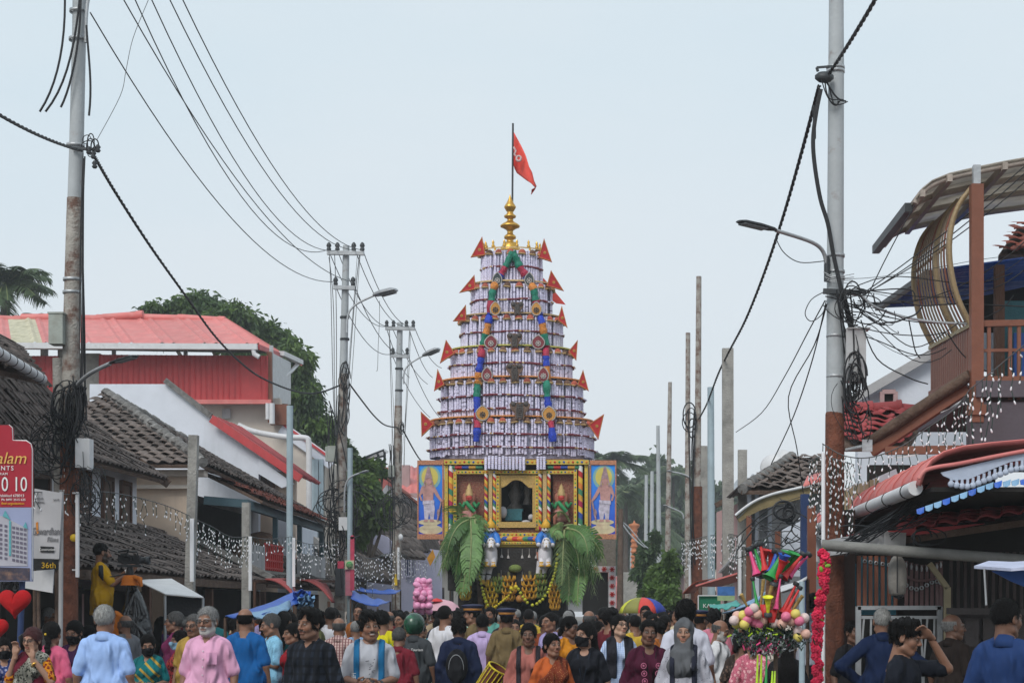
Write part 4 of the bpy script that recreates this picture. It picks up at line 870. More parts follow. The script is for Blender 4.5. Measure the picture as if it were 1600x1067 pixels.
part('loose_cable',pr,m_cable,lambda m:m.tube(smooth_path([rp_(1212,372,-.4),rp_(1225,395,-.4),rp_(1250,410,-.3),rp_(1288,408,-.1)]),.005,5))
part('loose_cable',pr,m_cable,lambda m:m.tube(smooth_path([rp_(1290,455,-.12),rp_(1268,468,-.2),rp_(1258,490,-.2),rp_(1268,502,-.2),rp_(1285,490,-.15),rp_(1291,470,-.12)]),.005,5))
twisted('thick twisted black cable coming in from the top right to the near right pole',sag(P(1385,-30,13),rp_(1294,118,-.14),.02,8),.011)
Y4=43.6
twisted('thick twisted black cable slanting down from the near right pole along the street',smooth_path([rp_(1280,135,-.16)]+[P(*q)for q in((1255,230,19),(1225,335,21.5),(1195,425,24.5),(1165,500,28),(1140,548,31.5),(1122,585,35),(1105,630,39.5),(1092,655,43.5))]),.0125)
for i,pts in enumerate([((1289,470),(1262,520,19),(1225,590,22),(1190,645,26),(1150,675,32)),((1290,475),(1270,560,18.2),(1240,650,19.5),(1205,725,22)),((1292,475),(1272,540,18.5),(1232,620,21),(1245,700,22),(1255,770,22.5))]):
 wire(['thin wire drooping from the right pole towards the farther poles','thin wire drooping from the right pole to the tiled house','thin wire hanging steeply beside the right pole'][i],smooth_path([rp_(*pts[0],-.15)]+[P(*q)for q in pts[1:]]),.007,m_cable)
# wires from the right pole over to the balcony
for i,(a,b,s_)in enumerate((((1352,456),(1640,225),.05),((1352,460),(1640,235),.08),((1345,462),(1640,250),.1),((1330,520),(1430,320),-.05),((1340,470),(1640,340),.3))):
 wire('thin black wire rising from the right pole past the balcony lattice, '+['highest','second highest','third highest','steepest','lowest'][i],sag(rp_(*a,-.15),P(*b,17.2),s_,10),.006,m_cable,'wires from right pole to the balcony')
wire('thick grey conduit slung from the right pole to the balcony rail',smooth_path([rp_(*q,-.25)for q in((1345,460),(1365,478),(1400,492),(1450,502),(1520,506),(1620,502))]),.014,m_galv)
wire('crinkled black cable below the grey conduit',smooth_path([rp_(x,y+random.gauss(0,2),-.3)for x,y in((1345,488),(1360,498),(1372,504),(1385,506),(1400,504),(1415,500),(1430,492),(1440,480))],4),.009,m_cable)
for i,pts in enumerate((((1345,500),(1370,560),(1420,590),(1450,600)),((1350,480),(1400,470),(1440,478),(1500,475),(1620,480)),((1350,455),(1420,452),(1430,470)),((1420,500),(1428,540),(1432,552),(1438,560)),((1480,520),(1510,560),(1560,590),(1620,620)))):
 wire('loose black wire looping below the balcony, '+['to the white gable','across the lattice','shortest','hanging','to the right edge'][i],smooth_path([rp_(x,y,-.2)for x,y in pts]),.007,m_cable)
strands(pr,rp_(1325,470,-.2),rp_(1400,500,-.3),9,.09,.25,46,.006);strands(pr,rp_(1335,500,-.2),rp_(1470,545,-.2),5,.12,.35,47,.005);strands(pr,rp_(1330,455,-.2),rp_(1600,420,-.1),5,.12,.3,48,.005);strands(pr,rp_(1320,600,-.2),rp_(1345,690,-.2),10,.06,.1,49,.006)
# ---- plain posts
def post(label,px,Y,top,r0,r1,mat,extra=None,dx=0,sq=False,group=None,name='post'):
 o=thing(name,label,'post',(P(px,0,Y).x,Y,0),group)
 if sq:part('post_shaft',o,mat,lambda m:m.bar(V(P(px,0,Y).x,Y,0),P(px+dx,top,Y),2*r0,2*r0,V(0,1,0)))
 else:part('post_shaft',o,mat,lambda m:m.tube([V(P(px,0,Y).x,Y,0),P(px+dx,top,Y)],[r0,r1],12))
 if extra:extra(o,lambda x,y,dy=0.:P(x,y,Y+dy))
 return o
def tubel(x,y0,y1):return lambda o,q:part('tube_lamp',o,m_tube,lambda m:m.box((q(x,y0,-.12)+q(x,y1,-.12))/2,(.05,.04,(y1-y0)*q(0,0).y/F)))
post('weathered concrete post before the low tiled roof, left of the blue steel post',291,24.3,680,.062,.062,m_conc,tubel(300,810,908),12,True)
post('shorter concrete post with tube lamp before the balcony house',384,28.2,785,.062,.065,m_conc,tubel(391,838,922),1,True)
post('pale blue steel post before the white house, with a tube lamp',452,31.6,634,.058,.06,m_bluepole,tubel(459,840,916),1)
def ex(o,q):
 lamp_head(o,q(538,800,-.1),[q(537,752,-.1),q(540,746,-.1),q(562,739,-.2)],q(575,735,-.3),.12,.05,m_galv,.02)
 part('hoarding',o,M('faded_pink_hoarding',(.50,.17,.22),.6,.2,5,.05,dirt=.5,dcol=(.6,.5,.5),dscale=4),lambda m:m.box(q(545,905,-.15),(.15,.03,.72)))
 part('hoarding',o,M('red_hoarding',(.48,.05,.10),.6,.2,5),lambda m:(m.box(q(550.5,880,-.18),(.09,.03,1.2)),m.lathe([(0,-.015),(.045,-.015),(.045,.015),(0,.015)],q(550.5,839,-.18),14,axis=(0,1,0)),m.box(q(532.5,882,-.1),(.14,.03,.16))))
 b=part('round_logo_board',o,M('cream_board',(.55,.50,.36),.6),lambda m:m.box(q(546,882,-.2),(.2,.03,.2)))
 part('round_logo',b,m_green,lambda m:m.lathe([(0,-.01),(.075,-.01),(.075,.01),(0,.01)],q(546,882,-.23),20,axis=(0,1,0)))
 part('logo_bar',b,M('cream_board',(.55,.50,.36),.6),lambda m:[m.bar(q(541.5,881+k*2.2,-.245),q(550.5,880+k*2.2,-.245),.012,.006)for k in range(3)])
post('pale blue steel post carrying pink hoardings and a round green sign',546,38.8,700,.06,.06,m_bluepole,ex,1)
RP='poles along the right side of the street'
def rlamp(pts,tip):return lambda o,q:lamp_head(o,q(*pts[0],-.1),[q(*c,-.1)for c in pts[1:]],q(*tip,-.2),.14,.06,m_galv,.025)
def ex4(o,q):
 loops(o,q(1080,657,-.12),4,.22,hang=.3,seed=51,th=.016);strands(o,q(1084,640,-.12),q(1084,880,-.12),5,.06,.1,52,.014)
 part('tube_lamp',o,m_tube,lambda m:m.box(q(1077.5,890,-.15),(.05,.04,1.0)))
 part('rusty_pole_foot',o,m_rust,lambda m:m.tube([q(1089,955),q(1089,760)],.135,12))
post('tallest bare grey pole on the right side, rusty at its foot',1088,Y4,432,.11,.065,m_rustgrey,ex4,4,group=RP)
post('thick square concrete pole on the right, topped below the tall grey pole',1138,33,545,.105,.055,m_conc,None,-1,True,RP)
post('pale blue painted steel post on the right, before the tall grey pole',1112,39,605,.09,.075,m_bluepole,None,-1.5,group=RP)
post('grey pole on the right with a short lamp bracket, left of the tallest',1074,52.4,520,.10,.07,m_rustgrey,rlamp([(1087,800),(1087,745),(1084,743),(1050,737)],(1043,735)),1,group=RP)
post('brownish pole on the right with a low lamp bracket, leaning slightly',1041,63.7,597,.13,.07,m_rustgrey,rlamp([(1068,810),(1068,802),(1066,799),(1043,791)],(1037,789)),6,group=RP)
post('slender grey pole left of the leaning brownish pole on the right',1031,70,665,.13,.07,m_polesteel,None,-3,group=RP)
post('stubby old concrete post before the tiled house on the right',1159,29.5,703,.075,.07,m_conc,tubel(1156,835,930),1,True,RP)
post('stout grey concrete post right of the tallest pole, spotted with lichen',1099,46,697,.13,.11,m_conc,None,1,True,RP)
for i,(x,Y,t,lab)in enumerate(((1008,95,742,'far thin grey pole amid the hazy trees, nearer the chariot'),(1017,88,736,'far thin grey pole amid the hazy trees, right of its twin'),(968,60,795,'rough leaning timber post right of the painted panel'),(985,100,855,'short far pale post before the hazy trees'))):
 post(lab,x,Y,t,.13,.09,m_polesteel if i!=2 else m_oldwood,(lambda o,q:(strands(o,q(975,818),q(1010,858),2,.05,.1,61,.03,mat=m_galv),))if i==2 else None,2,group=None)
# ================================================================== left side of the street
def poly_wall(name,parent,pts,Y,mat,th=.2):
 return part(name,parent,mat,lambda m:m.prism([P(x,y,Y)for x,y in pts],V(0,th,0)))
def window_px(parent,x0,y0,x1,y1,Y,mat=m_shutter,fr=m_wood,bars=0,name='window',sill=None):
 o=part(name,parent,m_glass if mat is None else mat,lambda m:m.prism([P(x,y,Y-.02)for x,y in((x0,y0),(x1,y0),(x1,y1),(x0,y1))],V(0,.05,0)))
 w_=.06
 part('window_frame',o,fr,lambda m:(m.bar(P(x0,y0,Y-.05),P(x0,y1,Y-.05),w_,w_,V(0,1,0)),m.bar(P(x1,y0,Y-.05),P(x1,y1,Y-.05),w_,w_,V(0,1,0)),m.bar(P(x0,y0,Y-.054),P(x1,y0,Y-.054),w_,w_),m.bar(P(x0,y1,Y-.054),P(x1,y1,Y-.054),w_,w_)))
 for k in range(bars):
  x=x0+(x1-x0)*(k+1)/(bars+1);part('window_bar',o,fr,lambda m:m.bar(P(x,y0,Y-.04),P(x,y1,Y-.04),.025,.025,V(0,1,0)))
 return o
def side_window(parent,X,y0,y1,z0,z1,mat=m_shutter,fr=m_wood,out=.03,name='window'):
 s_=1 if out>0 else-1
 o=part(name,parent,mat,lambda m:m.box((X+out/2,(y0+y1)/2,(z0+z1)/2),(abs(out),y1-y0,z1-z0)))
 part('window_frame',o,fr,lambda m:(m.box((X+out,y0,(z0+z1)/2),(.06,.07,z1-z0+.07)),m.box((X+out,y1,(z0+z1)/2),(.06,.07,z1-z0+.07)),m.box((X+out+.003*s_,(y0+y1)/2,z1),(.06,y1-y0,.07)),m.box((X+out+.003*s_,(y0+y1)/2,z0),(.08,y1-y0+.1,.06))))
 return o
def bx(name,parent,mat,c,d):return part(name,parent,mat,lambda m:m.box(c,d))
# ---- house at the left edge
hA=thing('tiled_house','dark tiled house at the left edge with a strapped white gutter','house',(-9,21,0))
bx('wall',hA,m_greywall,(-7.85,21.4,2.1),(.3,6.2,4.2));bx('wall',hA,m_greywall,(-11.4,24.6,2.1),(7,.25,4.2))
bx('lower_wall',hA,m_pinkwall,(-7.62,21.4,.95),(.14,6.1,1.9))
tile_roof(hA,P(-70,742,17.6),P(118,742,23.4),P(70,590,25.2),P(-110,560,19.6),m_tile,limit=220)
tile_roof(hA,P(-40,565,17.6),P(66,590,20.2),P(30,545,22.2),P(-70,500,19.6),m_tile,limit=60)
part('gutter',hA,m_pvc,lambda m:m.tube([P(-40,528,17.2),P(66,592,19.8)],.058,14))
for k in range(9):
 t=.1+k*.105;c_=P(-40,528,17.2).lerp(P(66,592,19.8),t);part('gutter_strap',hA,m_black,lambda m:m.tube([c_,c_+(P(66,592,19.8)-P(-40,528,17.2)).normalized()*.018],.062,14))
side_window(hA,-7.7,22.6,23.3,2.9,3.9,m_dark,m_wood)
part('shop_shutter',hA,m_dark,lambda m:m.box((-7.50,22.6,1.0),(.06,3.0,2.0)))
# ---- house with the white upper wall
hB=thing('tiled_house','old tiled house with white upper wall and narrow shuttered windows behind the near pole','house',(-10,28,0))
bx('wall',hB,m_white,(-9.0,28.2,2.1),(.3,7.2,4.3));bx('end_wall',hB,m_greywall,(-10.2,31.7,2.0),(2.3,.25,4.0))
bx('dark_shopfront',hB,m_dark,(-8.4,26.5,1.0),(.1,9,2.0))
for y in(28.6,29.9,31.0):side_window(hB,-8.85,y-.28,y+.28,3.0,3.95,m_shutter,m_wood)
tile_roof(hB,(-8.35,24.6,4.02),(-8.35,31.9,4.08),(-10.6,31.9,5.75),(-10.6,24.6,5.7),m_tile,limit=300)
part('rake_board',hB,m_oldwood,lambda m:m.bar(V(-8.3,31.95,4.0),V(-10.6,31.95,5.7),.05,.16))
part('verandah_roof_edge',hB,m_oldwood,lambda m:m.bar(V(-6.85,21.4,2.12),V(-6.85,33.5,2.12),.08,.12))
tile_roof(hB,(-6.8,21.4,2.2),(-6.8,33.5,2.2),(-8.9,33.5,3.25),(-8.9,21.4,3.25),m_tile,limit=300)
part('verandah_ridge_cap',hB,m_tilegrey,lambda m:m.bar(V(-6.75,21.4,2.3),V(-8.9,21.4,3.34),.14,.07))
for y in(21.6,25.5,29.4,33.3):bx('verandah_post',hB,m_wood,(-6.95,y,1.02),(.12,.12,2.04))
# broken tiles and white awning sheet in front
awn=thing('awning','white sheet awning above the dark stall right of the cameraman','awning',P(262,955,23.2))
part('awning_sheet',awn,m_pvc,lambda m:m.prism([P(212,907,24.6),P(268,905,24.8),P(318,934,22.6),P(258,929,22.4)],V(0,0,.015)))
part('awning_valance',awn,M('black_cloth',(.02,.02,.022),.9),lambda m:m.prism([P(258,930,22.5),P(318,935,22.7),P(319,965,22.7),P(258,960,22.5)],V(0,.02,0)))
part('awning_pole',awn,m_galv,lambda m:(m.tube([P(258,930,22.45),V(P(258,0,22.45).x,22.45,0)],.02,8),m.tube([P(317,934,22.68),V(P(317,0,22.68).x,22.68,0)],.02,8)))
# ---- peach house with hipped roof and balcony
hC=thing('tiled_house','hipped tiled house with peach end wall and dark open balcony','house',(-10,38,0))
bx('end_wall',hC,m_peach,(-10.3,33.15,2.15),(4.4,.3,4.3));bx('wall',hC,m_greywall,(-9.4,38.9,2.1),(.3,11.2,4.2))
part('cornice',hC,m_cream,lambda m:(m.box((-10.25,32.95,4.28),(4.8,.3,.12)),m.box((-9.6,32.93,4.02),(3.0,.2,.07))))
tile_roof(hC,(-12.9,32.4,4.42),(-7.85,32.4,4.42),(-10.9,37,6.28),(-11.0,37,6.28),m_tile,limit=300)
tile_roof(hC,(-7.75,32.4,4.42),(-7.75,44.6,4.1),(-10.9,44.6,5.9),(-10.95,37,6.28),m_tile,limit=300)
ridge_tiles(hC,(-7.75,32.3,4.45),(-10.95,37,6.33),m_tilegrey,.10);ridge_tiles(hC,(-10.95,37,6.33),(-10.95,44.6,5.95),m_tilegrey,.10)
tile_roof(hC,(-7.0,34.2,3.86),(-7.0,42.5,3.8),(-8.2,42.5,4.4),(-8.2,34.2,4.45),m_tiler,limit=150)
part('balcony_beam',hC,M('teal_beam',(.06,.115,.14),.6),lambda m:(m.bar(V(-7.25,33.6,3.74),V(-7.25,42.4,3.68),.1,.18),m.bar(V(-8.0,33.4,3.8),V(-7.2,33.6,3.74),.1,.16)))
for y in(33.6,36.6,39.4,42.3):bx('balcony_post',hC,M('teal_beam',(.06,.115,.14)),(-7.25,y,3.3),(.1,.1,.85))
bx('balcony_back_wall',hC,m_dark,(-9.1,38,3.2),(.1,8.8,1.6));bx('balcony_floor',hC,m_conc,(-8.2,38,2.42),(2.0,9,.14))
part('balcony_parapet',hC,m_greywall,lambda m:(m.box((-7.22,34.4,2.72),(.1,1.5,.5)),m.box((-7.22,40.8,2.72),(.1,3.2,.5))))
part('red_lattice',hC,m_red,lambda m:[m.bar(V(-7.2,35.3+k*.22,2.5),V(-7.2,35.3+k*.22,3.05),.04,.04,V(0,1,0))for k in range(9)]+[m.bar(V(-7.2,35.2,2.55+k*.16),V(-7.2,37.2,2.55+k*.16),.03,.03)for k in range(4)])
part('stored_bundle',hC,M('sacking',(.22,.13,.09),.9,.4,8,.5,15),lambda m:(m.sphere((-7.8,37.8,3.0),(.45,.8,.4),12),m.sphere((-7.9,36.6,2.8),(.4,.5,.3),10)))
tile_roof(hC,(-6.8,33.7,2.2),(-6.8,45.5,2.2),(-8.6,45.5,3.05),(-8.6,33.7,3.05),m_tile,limit=200)
part('parapet_strip',hC,m_tilegrey,lambda m:(m.bar(V(-6.7,33.6,2.3),V(-8.9,33.6,3.42),.30,.10),m.bar(V(-6.7,39.4,2.3),V(-8.6,39.4,3.2),.22,.10)))
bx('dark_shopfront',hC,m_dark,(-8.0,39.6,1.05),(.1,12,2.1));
for y in(33.8,36.8,39.8,42.8,45.4):bx('verandah_post',hC,m_wood,(-6.95,y,1.02),(.12,.12,2.04))
side_window(hC,-9.25,43,44.2,2.6,3.6,m_bluedk,m_lilac)
# ---- white gable house with the red tiled slope
hD=thing('gabled_house','big plain white gable wall with a red tiled slope towards the street','house',(-11,48,0))
poly_wall('gable_wall',hD,((140,600),(262,600),(325,648),(404,709),(404,955),(140,955)),45,m_white,.25)
poly_wall('gable_wall_upper',hD,((404,709),(440,737),(404,728)),45,m_white,.25)
poly_wall('recess_wall',hD,((400,700),(462,742),(462,955),(400,955)),45.5,m_peach,.2)
window_px(hD,404,732,428,790,45.45,m_shutter,m_wood,3)
part('barge_board',hD,m_tilegrey,lambda m:m.bar(P(258,594,44.9),P(330,650,44.9),.1,.14))
part('eave_soffit',hD,m_white,lambda m:m.prism([P(404,716,44.9),P(460,756,44.9),P(440,762,44.9),P(404,740,44.9)],V(0,.05,0)))
sheet_row(hD,P(468,742,44.8),P(500,756,47.6),P(375,668,47.6),P(330,650,44.8),m_tilepaint,.6,.25,.05)
part('fascia',hD,m_redsheet,lambda m:m.bar(P(330,654,44.75),P(470,748,44.75),.06,.2))
bx('street_wall',hD,m_white,(-8.75,47.4,2.2),(.25,4.6,4.4))
# ---- tall cream house with the red sheeted roof terrace
hE=thing('tall_house','tall cream house topped by a red metal sheeted roof terrace','house',(-14,54,0))
poly_wall('wall',hE,((-60,622),(437,622),(443,668),(508,716),(508,955),(-60,955)),50,m_cream,.3)
poly_wall('side_wall',hE,((508,716),(516,722),(516,955),(508,955)),50.3,m_cream,6)
part('barge_board',hE,m_white,lambda m:m.bar(P(440,668,49.9),P(520,725,49.9),.12,.34))
part('roof_trim',hE,m_redsheet,lambda m:m.bar(P(440,661,49.88),P(520,718,49.88),.2,.07))
part('floor_band',hE,m_redroof,lambda m:m.bar(P(300,628,49.5),P(424,628,49.5),.2,.12))
sheet_row(hE,P(34,626,49.5),P(91,626,49.5),P(91,556,49.5),P(34,556,49.5),m_redsheet,.9,.16,.03,'wall_sheet',rib=True)
sheet_row(hE,P(155,625,49.5),P(419,627,49.5),P(419,556,49.5),P(155,554,49.5),m_redsheet,.9,.16,.03,'wall_sheet',rib=True)
poly_wall('concrete_pier',hE,((124,552),(156,552),(156,626),(124,626)),49.6,m_conc,.4);poly_wall('concrete_pier',hE,((90,540),(104,540),(104,626),(90,626)),49.6,m_conc,.4)
sheet_row(hE,P(-30,536,48.8),P(404,538,48.8),P(350,498,53),P(-30,498,53),m_redroof,.9,.3,.05,'roof_sheet',mats=[None,m_mossheet]*0+[None,m_mossheet],rib=True)
sheet_row(hE,P(404,538,48.8),P(472,572,57),P(352,498,53),P(350,498,53),m_redroof,.9,.3,.04,'roof_sheet',rib=True)
ridge_tiles(hE,P(-30,497,53),P(352,497,53),m_redroof,.12,1.2)
part('gutter',hE,m_pvc,lambda m:(m.bar(P(-30,540,48.6),P(402,542,48.6),.16,.16),m.tube([P(396,545,48.6),P(397,553,48.6),P(405,558,48.6)],.07,8)))
part('eave_fascia',hE,m_redsheet,lambda m:m.bar(P(404,542,48.7),P(440,556,52.5),.06,.14))
part('side_gutter',hE,m_pvc,lambda m:(m.bar(P(440,552,52),P(470,566,56),.16,.14),m.tube([P(466,568,56),P(455,580,54),P(436,594,52),P(433,622,51)],.06,8)))
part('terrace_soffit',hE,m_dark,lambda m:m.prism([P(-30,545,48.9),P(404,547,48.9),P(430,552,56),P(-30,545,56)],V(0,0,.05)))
for x in(72,178,290,400,424):part('terrace_post',hE,m_galv,lambda m:m.bar(P(x,540,49.7),P(x,630,49.7),.1,.1,V(0,1,0)))
part('terrace_side_panel',hE,m_galv,lambda m:m.prism([P(424,552,49.8),P(424,628,49.8),P(452,632,54),P(452,566,54)],V(.05,0,0)))
part('side_frame',hE,m_brown,lambda m:(m.bar(P(421,550,49.6),P(423,660,49.6),.14,.14,V(0,1,0)),m.bar(P(437,632,49.8),P(437,664,49.8),.5,.2,V(0,1,0))))
part('drain_pipe',hE,m_pvc,lambda m:(m.tube([P(425,630,49.4),P(425,662,49.4)],.08,8),m.tube([P(418,630,49.4),P(418,655,49.4)],.06,8),m.tube(smooth_path([P(x,y,49.3)for x,y in((372,664),(390,672),(415,678),(450,683),(476,684),(482,690),(483,720),(483,800),(483,900))]),.085,10)))
part('air_vent',hE,m_greywall,lambda m:m.box(P(354,646,49.9),(.24,.08,.28)))
part('wall_panel',hE,m_bluepole,lambda m:[m.box(P(x,785,49.85),(.10,.12,2.5))for x in(490,495)]+[m.box(P(502,785,49.83),(.12,.1,2.5))])
window_px(hE,492,860,505,900,49.95,m_dark,m_cream,1);part('stair_slab',hE,m_cream,lambda m:m.prism([P(x,y,49)for x,y in((484,833),(520,862),(520,876),(484,848))],V(0,.8,0)))
sheet_row(hE,P(458,896,44.2),P(497,893,46.8),P(452,850,47.8),P(454,850,45.5),m_tilepaint,.5,.22,.04,'porch_sheet')
part('porch_fascia',hE,m_pinkwall,lambda m:m.bar(P(456,900,44.2),P(498,897,46.8),.05,.14))
# ---- further houses
hF=thing('small_house','small pale lilac gabled house front under dark tiles, left of the chariot','house',P(592,955,56))
poly_wall('gable_wall',hF,((569,955),(569,852),(580,840),(592,833),(604,838),(616,850),(616,955)),56,m_lilac,.25)
o=poly_wall('door',hF,((597,868),(610,868),(610,892),(597,892)),55.95,m_shutter,.06);part('door_lintel',hF,m_greywall,lambda m:m.bar(P(594,867,55.85),P(612,867,55.85),.2,.06))
window_px(hF,579,873,585,886,55.95,m_white,m_lilac)
tile_roof(hF,P(575,868,55),P(558,790,60),P(520,770,60),P(478,770,55),m_tile,limit=200,tw=.3,tl=.4)
tile_roof(hF,P(575,868,55.2),P(666,872,58),P(640,790,61),P(478,768,55.5),m_tile,limit=200,tw=.3,tl=.4)
poly_wall('side_wall',hF,((505,795),(570,850),(570,955),(505,955)),57,m_greywall,.2);poly_wall('dark_opening',hF,((556,860),(569,860),(569,890),(556,890)),56.8,m_dark,.1)
tile_roof(hF,P(548,902,46),P(625,912,53),P(600,890,55.5),P(553,870,48.5),m_tile,limit=120,tw=.28,tl=.36)
hG=thing('town_house','pink roofed house with tiled slope behind the second crossarm pole','house',P(640,955,72))
poly_wall('wall',hG,((598,765),(604,757),(675,790),(680,955),(598,955)),66,m_white,.25)
sheet_row(hG,P(682,812,64),P(686,806,70),P(602,746,70),P(598,742,64),m_tiler,.8,.3,.05)
poly_wall('upper_wall',hG,((566,730),(640,730),(640,800),(566,800)),78,M('brick_red_wall',(.48,.13,.12),.8,.1,3,.1),.3)
sheet_row(hG,P(625,772,73),P(700,772,73),P(690,732,76),P(630,728,76),m_redroof,1.2,.35,.05)
part('eave_band',hG,m_pinkwall,lambda m:(m.bar(P(622,774,72.8),P(702,774,72.8),.1,.2),m.box(P(634,745,74),(.35,.3,1.0))))
poly_wall('terrace_room',hG,((628,780),(700,780),(700,850),(628,850)),74,m_pinkwall,.3);window_px(hG,640,784,655,800,73.9,m_dark,m_wood)
part('solar_panel',hG,m_glass,lambda m:m.prism([P(564,718,74),P(600,704,74),P(607,707,77),P(572,722,77)],V(0,0,.08)))
part('solar_frame',hG,m_dkmetal,lambda m:(m.bar(P(601,706,75),P(601,730,75),.1,.1,V(0,1,0)),m.bar(P(591,710,75),P(591,730,75),.1,.1,V(0,1,0)),m.bar(P(566,720,75),P(601,712,75),.08,.08),m.bar(P(566,721,75),P(591,721,75),.08,.08)))
hH=thing('small_house','low tiled house with lilac posts directly left of the chariot panels','house',P(640,955,60))
tile_roof(hH,P(628,850,58),P(690,868,64),P(672,800,66),P(630,806,60),m_tile,limit=100,tw=.3,tl=.4)
poly_wall('wall',hH,((625,850),(690,860),(690,955),(625,955)),62,m_lilac,.2);window_px(hH,632,850,642,900,61.9,m_bluedk,m_lilac,2)
part('orange_cloth',hH,M('orange_cloth',(.60,.27,.02),.8,.2),lambda m:m.prism([P(x,y,57)for x,y in((667,872),(676,858),(680,870),(672,884))],V(0,.05,0)))
# ---- stall tarpaulins
def tarp(label,pts,mat,Y0,wob=.05,n=10,m_=6,nm='tarpaulin'):
 """a sagging sheet between four corners (photo x, y, distance), with thickness and its props"""
 a,b,c,d=(P(*q)for q in pts);o=thing(nm,label,'tarpaulin',V((a.x+c.x)/2,(a.y+c.y)/2,0))
 rr=random.Random(len(label));vs=[]
 for j in range(m_+1):
  for i in range(n+1):
   u,v=i/n,j/m_;p=a.lerp(b,u).lerp(d.lerp(c,u),v);vs.append(p-V(0,0,wob*4*u*(1-u)+wob*.8*math.sin(u*17+v*5)*v+rr.gauss(0,wob*.15)))
 s_=raw('tarpaulin_sheet',vs,[(j*(n+1)+i,j*(n+1)+i+1,(j+1)*(n+1)+i+1,(j+1)*(n+1)+i)for j in range(m_)for i in range(n)],mat,o,True)
 md=s_.modifiers.new('t','SOLIDIFY');md.thickness=.012
 for q in(a,b,c,d):part('prop',o,m_oldwood,lambda m:m.tube([V(q.x,q.y,0),q+V(0,0,-.02)],.02,6))
 return o
tarp('long bright blue stall tarpaulin left of the street, gathered at its end',((352,962,21),(462,924,27),(486,936,26),(372,968,19.5)),m_tarp,0,.04)
tarp('pale silvery sheet folded under the long blue tarpaulin',((385,958,21),(452,938,24),(454,950,23.5),(395,966,20)),m_tarp2,0,.03)
tarp('deep blue tarpaulin roof beside the round green sign',((548,934,36),(590,946,33),(610,938,36),(552,922,41)),m_tarp,0,.04)
tarp('blue tarpaulin roof just left of the second crossarm pole',((556,921,44),(618,927,42),(626,920,47),(562,917,49)),m_tarp,0,.04)
crm=thing('crumpled_tarpaulin','crumpled blue printed sheet at the end of the long tarpaulin','tarpaulin',P(477,955,25))
rr=random.Random(5)
for nm_,mt_,x0,x1,ya,yb,d_ in(('crumpled_sheet',m_tarp,458,486,922,944,25.),('pale_fold',m_tarp2,466,490,930,950,24.7)):
 vs=[P(x0+(x1-x0)*i/9+rr.gauss(0,1.1),ya+(yb-ya)*j/8+rr.gauss(0,1.2)+3*math.sin(i),d_+rr.gauss(0,.12))for j in range(9)for i in range(10)];s_=raw(nm_,vs,[(j*10+i,j*10+i+1,j*10+i+11,j*10+i+10)for j in range(8)for i in range(9)],mt_,crm,False);s_.modifiers.new('t','SOLIDIFY').thickness=.01
part('sheet_prop',crm,m_oldwood,lambda m:m.tube([V(P(477,0,25.1).x,25.1,0),P(477,934,25.1)],.03,6))
for i,(x,y,Y,lab)in enumerate(((438,908,31,'curved dull red awning nearer the pale blue post'),(492,909,36,'curved dull red awning farther along, beside the dark sign box'))):
 o=thing('awning',lab,'awning',P(x,955,Y));
 vs=[];n=10
 for k in range(n+1):
  t=k/n;a=P(x-48*(1-t)*.5+26*t,y-2+34*(t**2.2),Y-.6*t);b=P(x+4+26*t,y-3+36*(t**2.2),Y+2.5-.6*t);vs+=[a,b]
 s_=raw('awning_cloth',vs,[(2*k,2*k+1,2*k+3,2*k+2)for k in range(n)],M('dull_red_canvas',(.30,.06,.06),.8,.2,5,.2),o,True);s_.modifiers.new('t','SOLIDIFY').thickness=.03
 part('awning_frame',o,m_wood,lambda m:(m.bar(P(x-48,y,Y),P(x+30,y-1,Y+2),.05,.06),m.tube([P(x+22,y+30,Y-.6),V(P(x+22,0,Y-.6).x,Y-.6,0)],.03,6),m.tube([P(x-40,y+1,Y),V(P(x-40,0,Y).x,Y,0)],.03,6)))
# ---- hotel signboard on its blue post, white board behind
m_sred=M('sign_red_print',(.36,.012,.03),.4,.1,3,0);m_sgold=M('sign_gold_print',(.68,.40,.10),.4,.05);m_swhite=M('sign_white_print',(.75,.75,.75),.4,.05)
YS=17.2
sg=thing('hotel_signboard','red hotel signboard with gold script and a building picture at the left edge','signboard',(P(20,0,YS).x,YS,0))
def s(x,y,dy=0.):return P(x,y,YS+dy)
brd=part('sign_board',sg,m_sred,lambda m:m.prism([s(x,y)for x,y in((-70,664),(14,664),(18,668),(19,688),(41,689),(47,693),(49,701),(49,792),(-70,792))],V(0,.06,0)))
part('sign_rim',brd,m_swhite,lambda m:m.tube([s(x,y,.02)for x,y in((14,664),(18.6,668),(19.5,688),(41,688.5),(47.5,693),(50,701),(50,905))],.008,6))
pic=part('printed_picture',sg,M('printed_sky',(.30,.34,.52),.4,.1,2,0),lambda m:m.prism([s(x,y)for x,y in((-70,792.5),(49,792.5),(49,908),(-70,908))],V(0,.06,0)))
text_mesh('alam',.165,m_sgold,s(41,724,-.01),sg,align='RIGHT',shear=.25);text_mesh('ENTS',.062,m_swhite,s(21.5,734.5,-.01),sg,align='RIGHT',space=1.25);text_mesh('RAM',.036,m_swhite,s(12,742,-.01),sg,align='RIGHT',space=1.15)
text_mesh('10 10',.205,m_swhite,s(43,767,-.01),sg,align='RIGHT',sx=.72);text_mesh('Kalpathy, Palakkad 678013',.038,m_swhite,s(38,776,-.01),sg,align='RIGHT');text_mesh('homes.in  Ph: 0491 2515 635',.032,m_swhite,s(40,782,-.01),sg,align='RIGHT');text_mesh('find organisation',.034,M('sign_yellow_print',(.75,.45,.02),.4),s(38,788,-.01),sg,align='RIGHT')
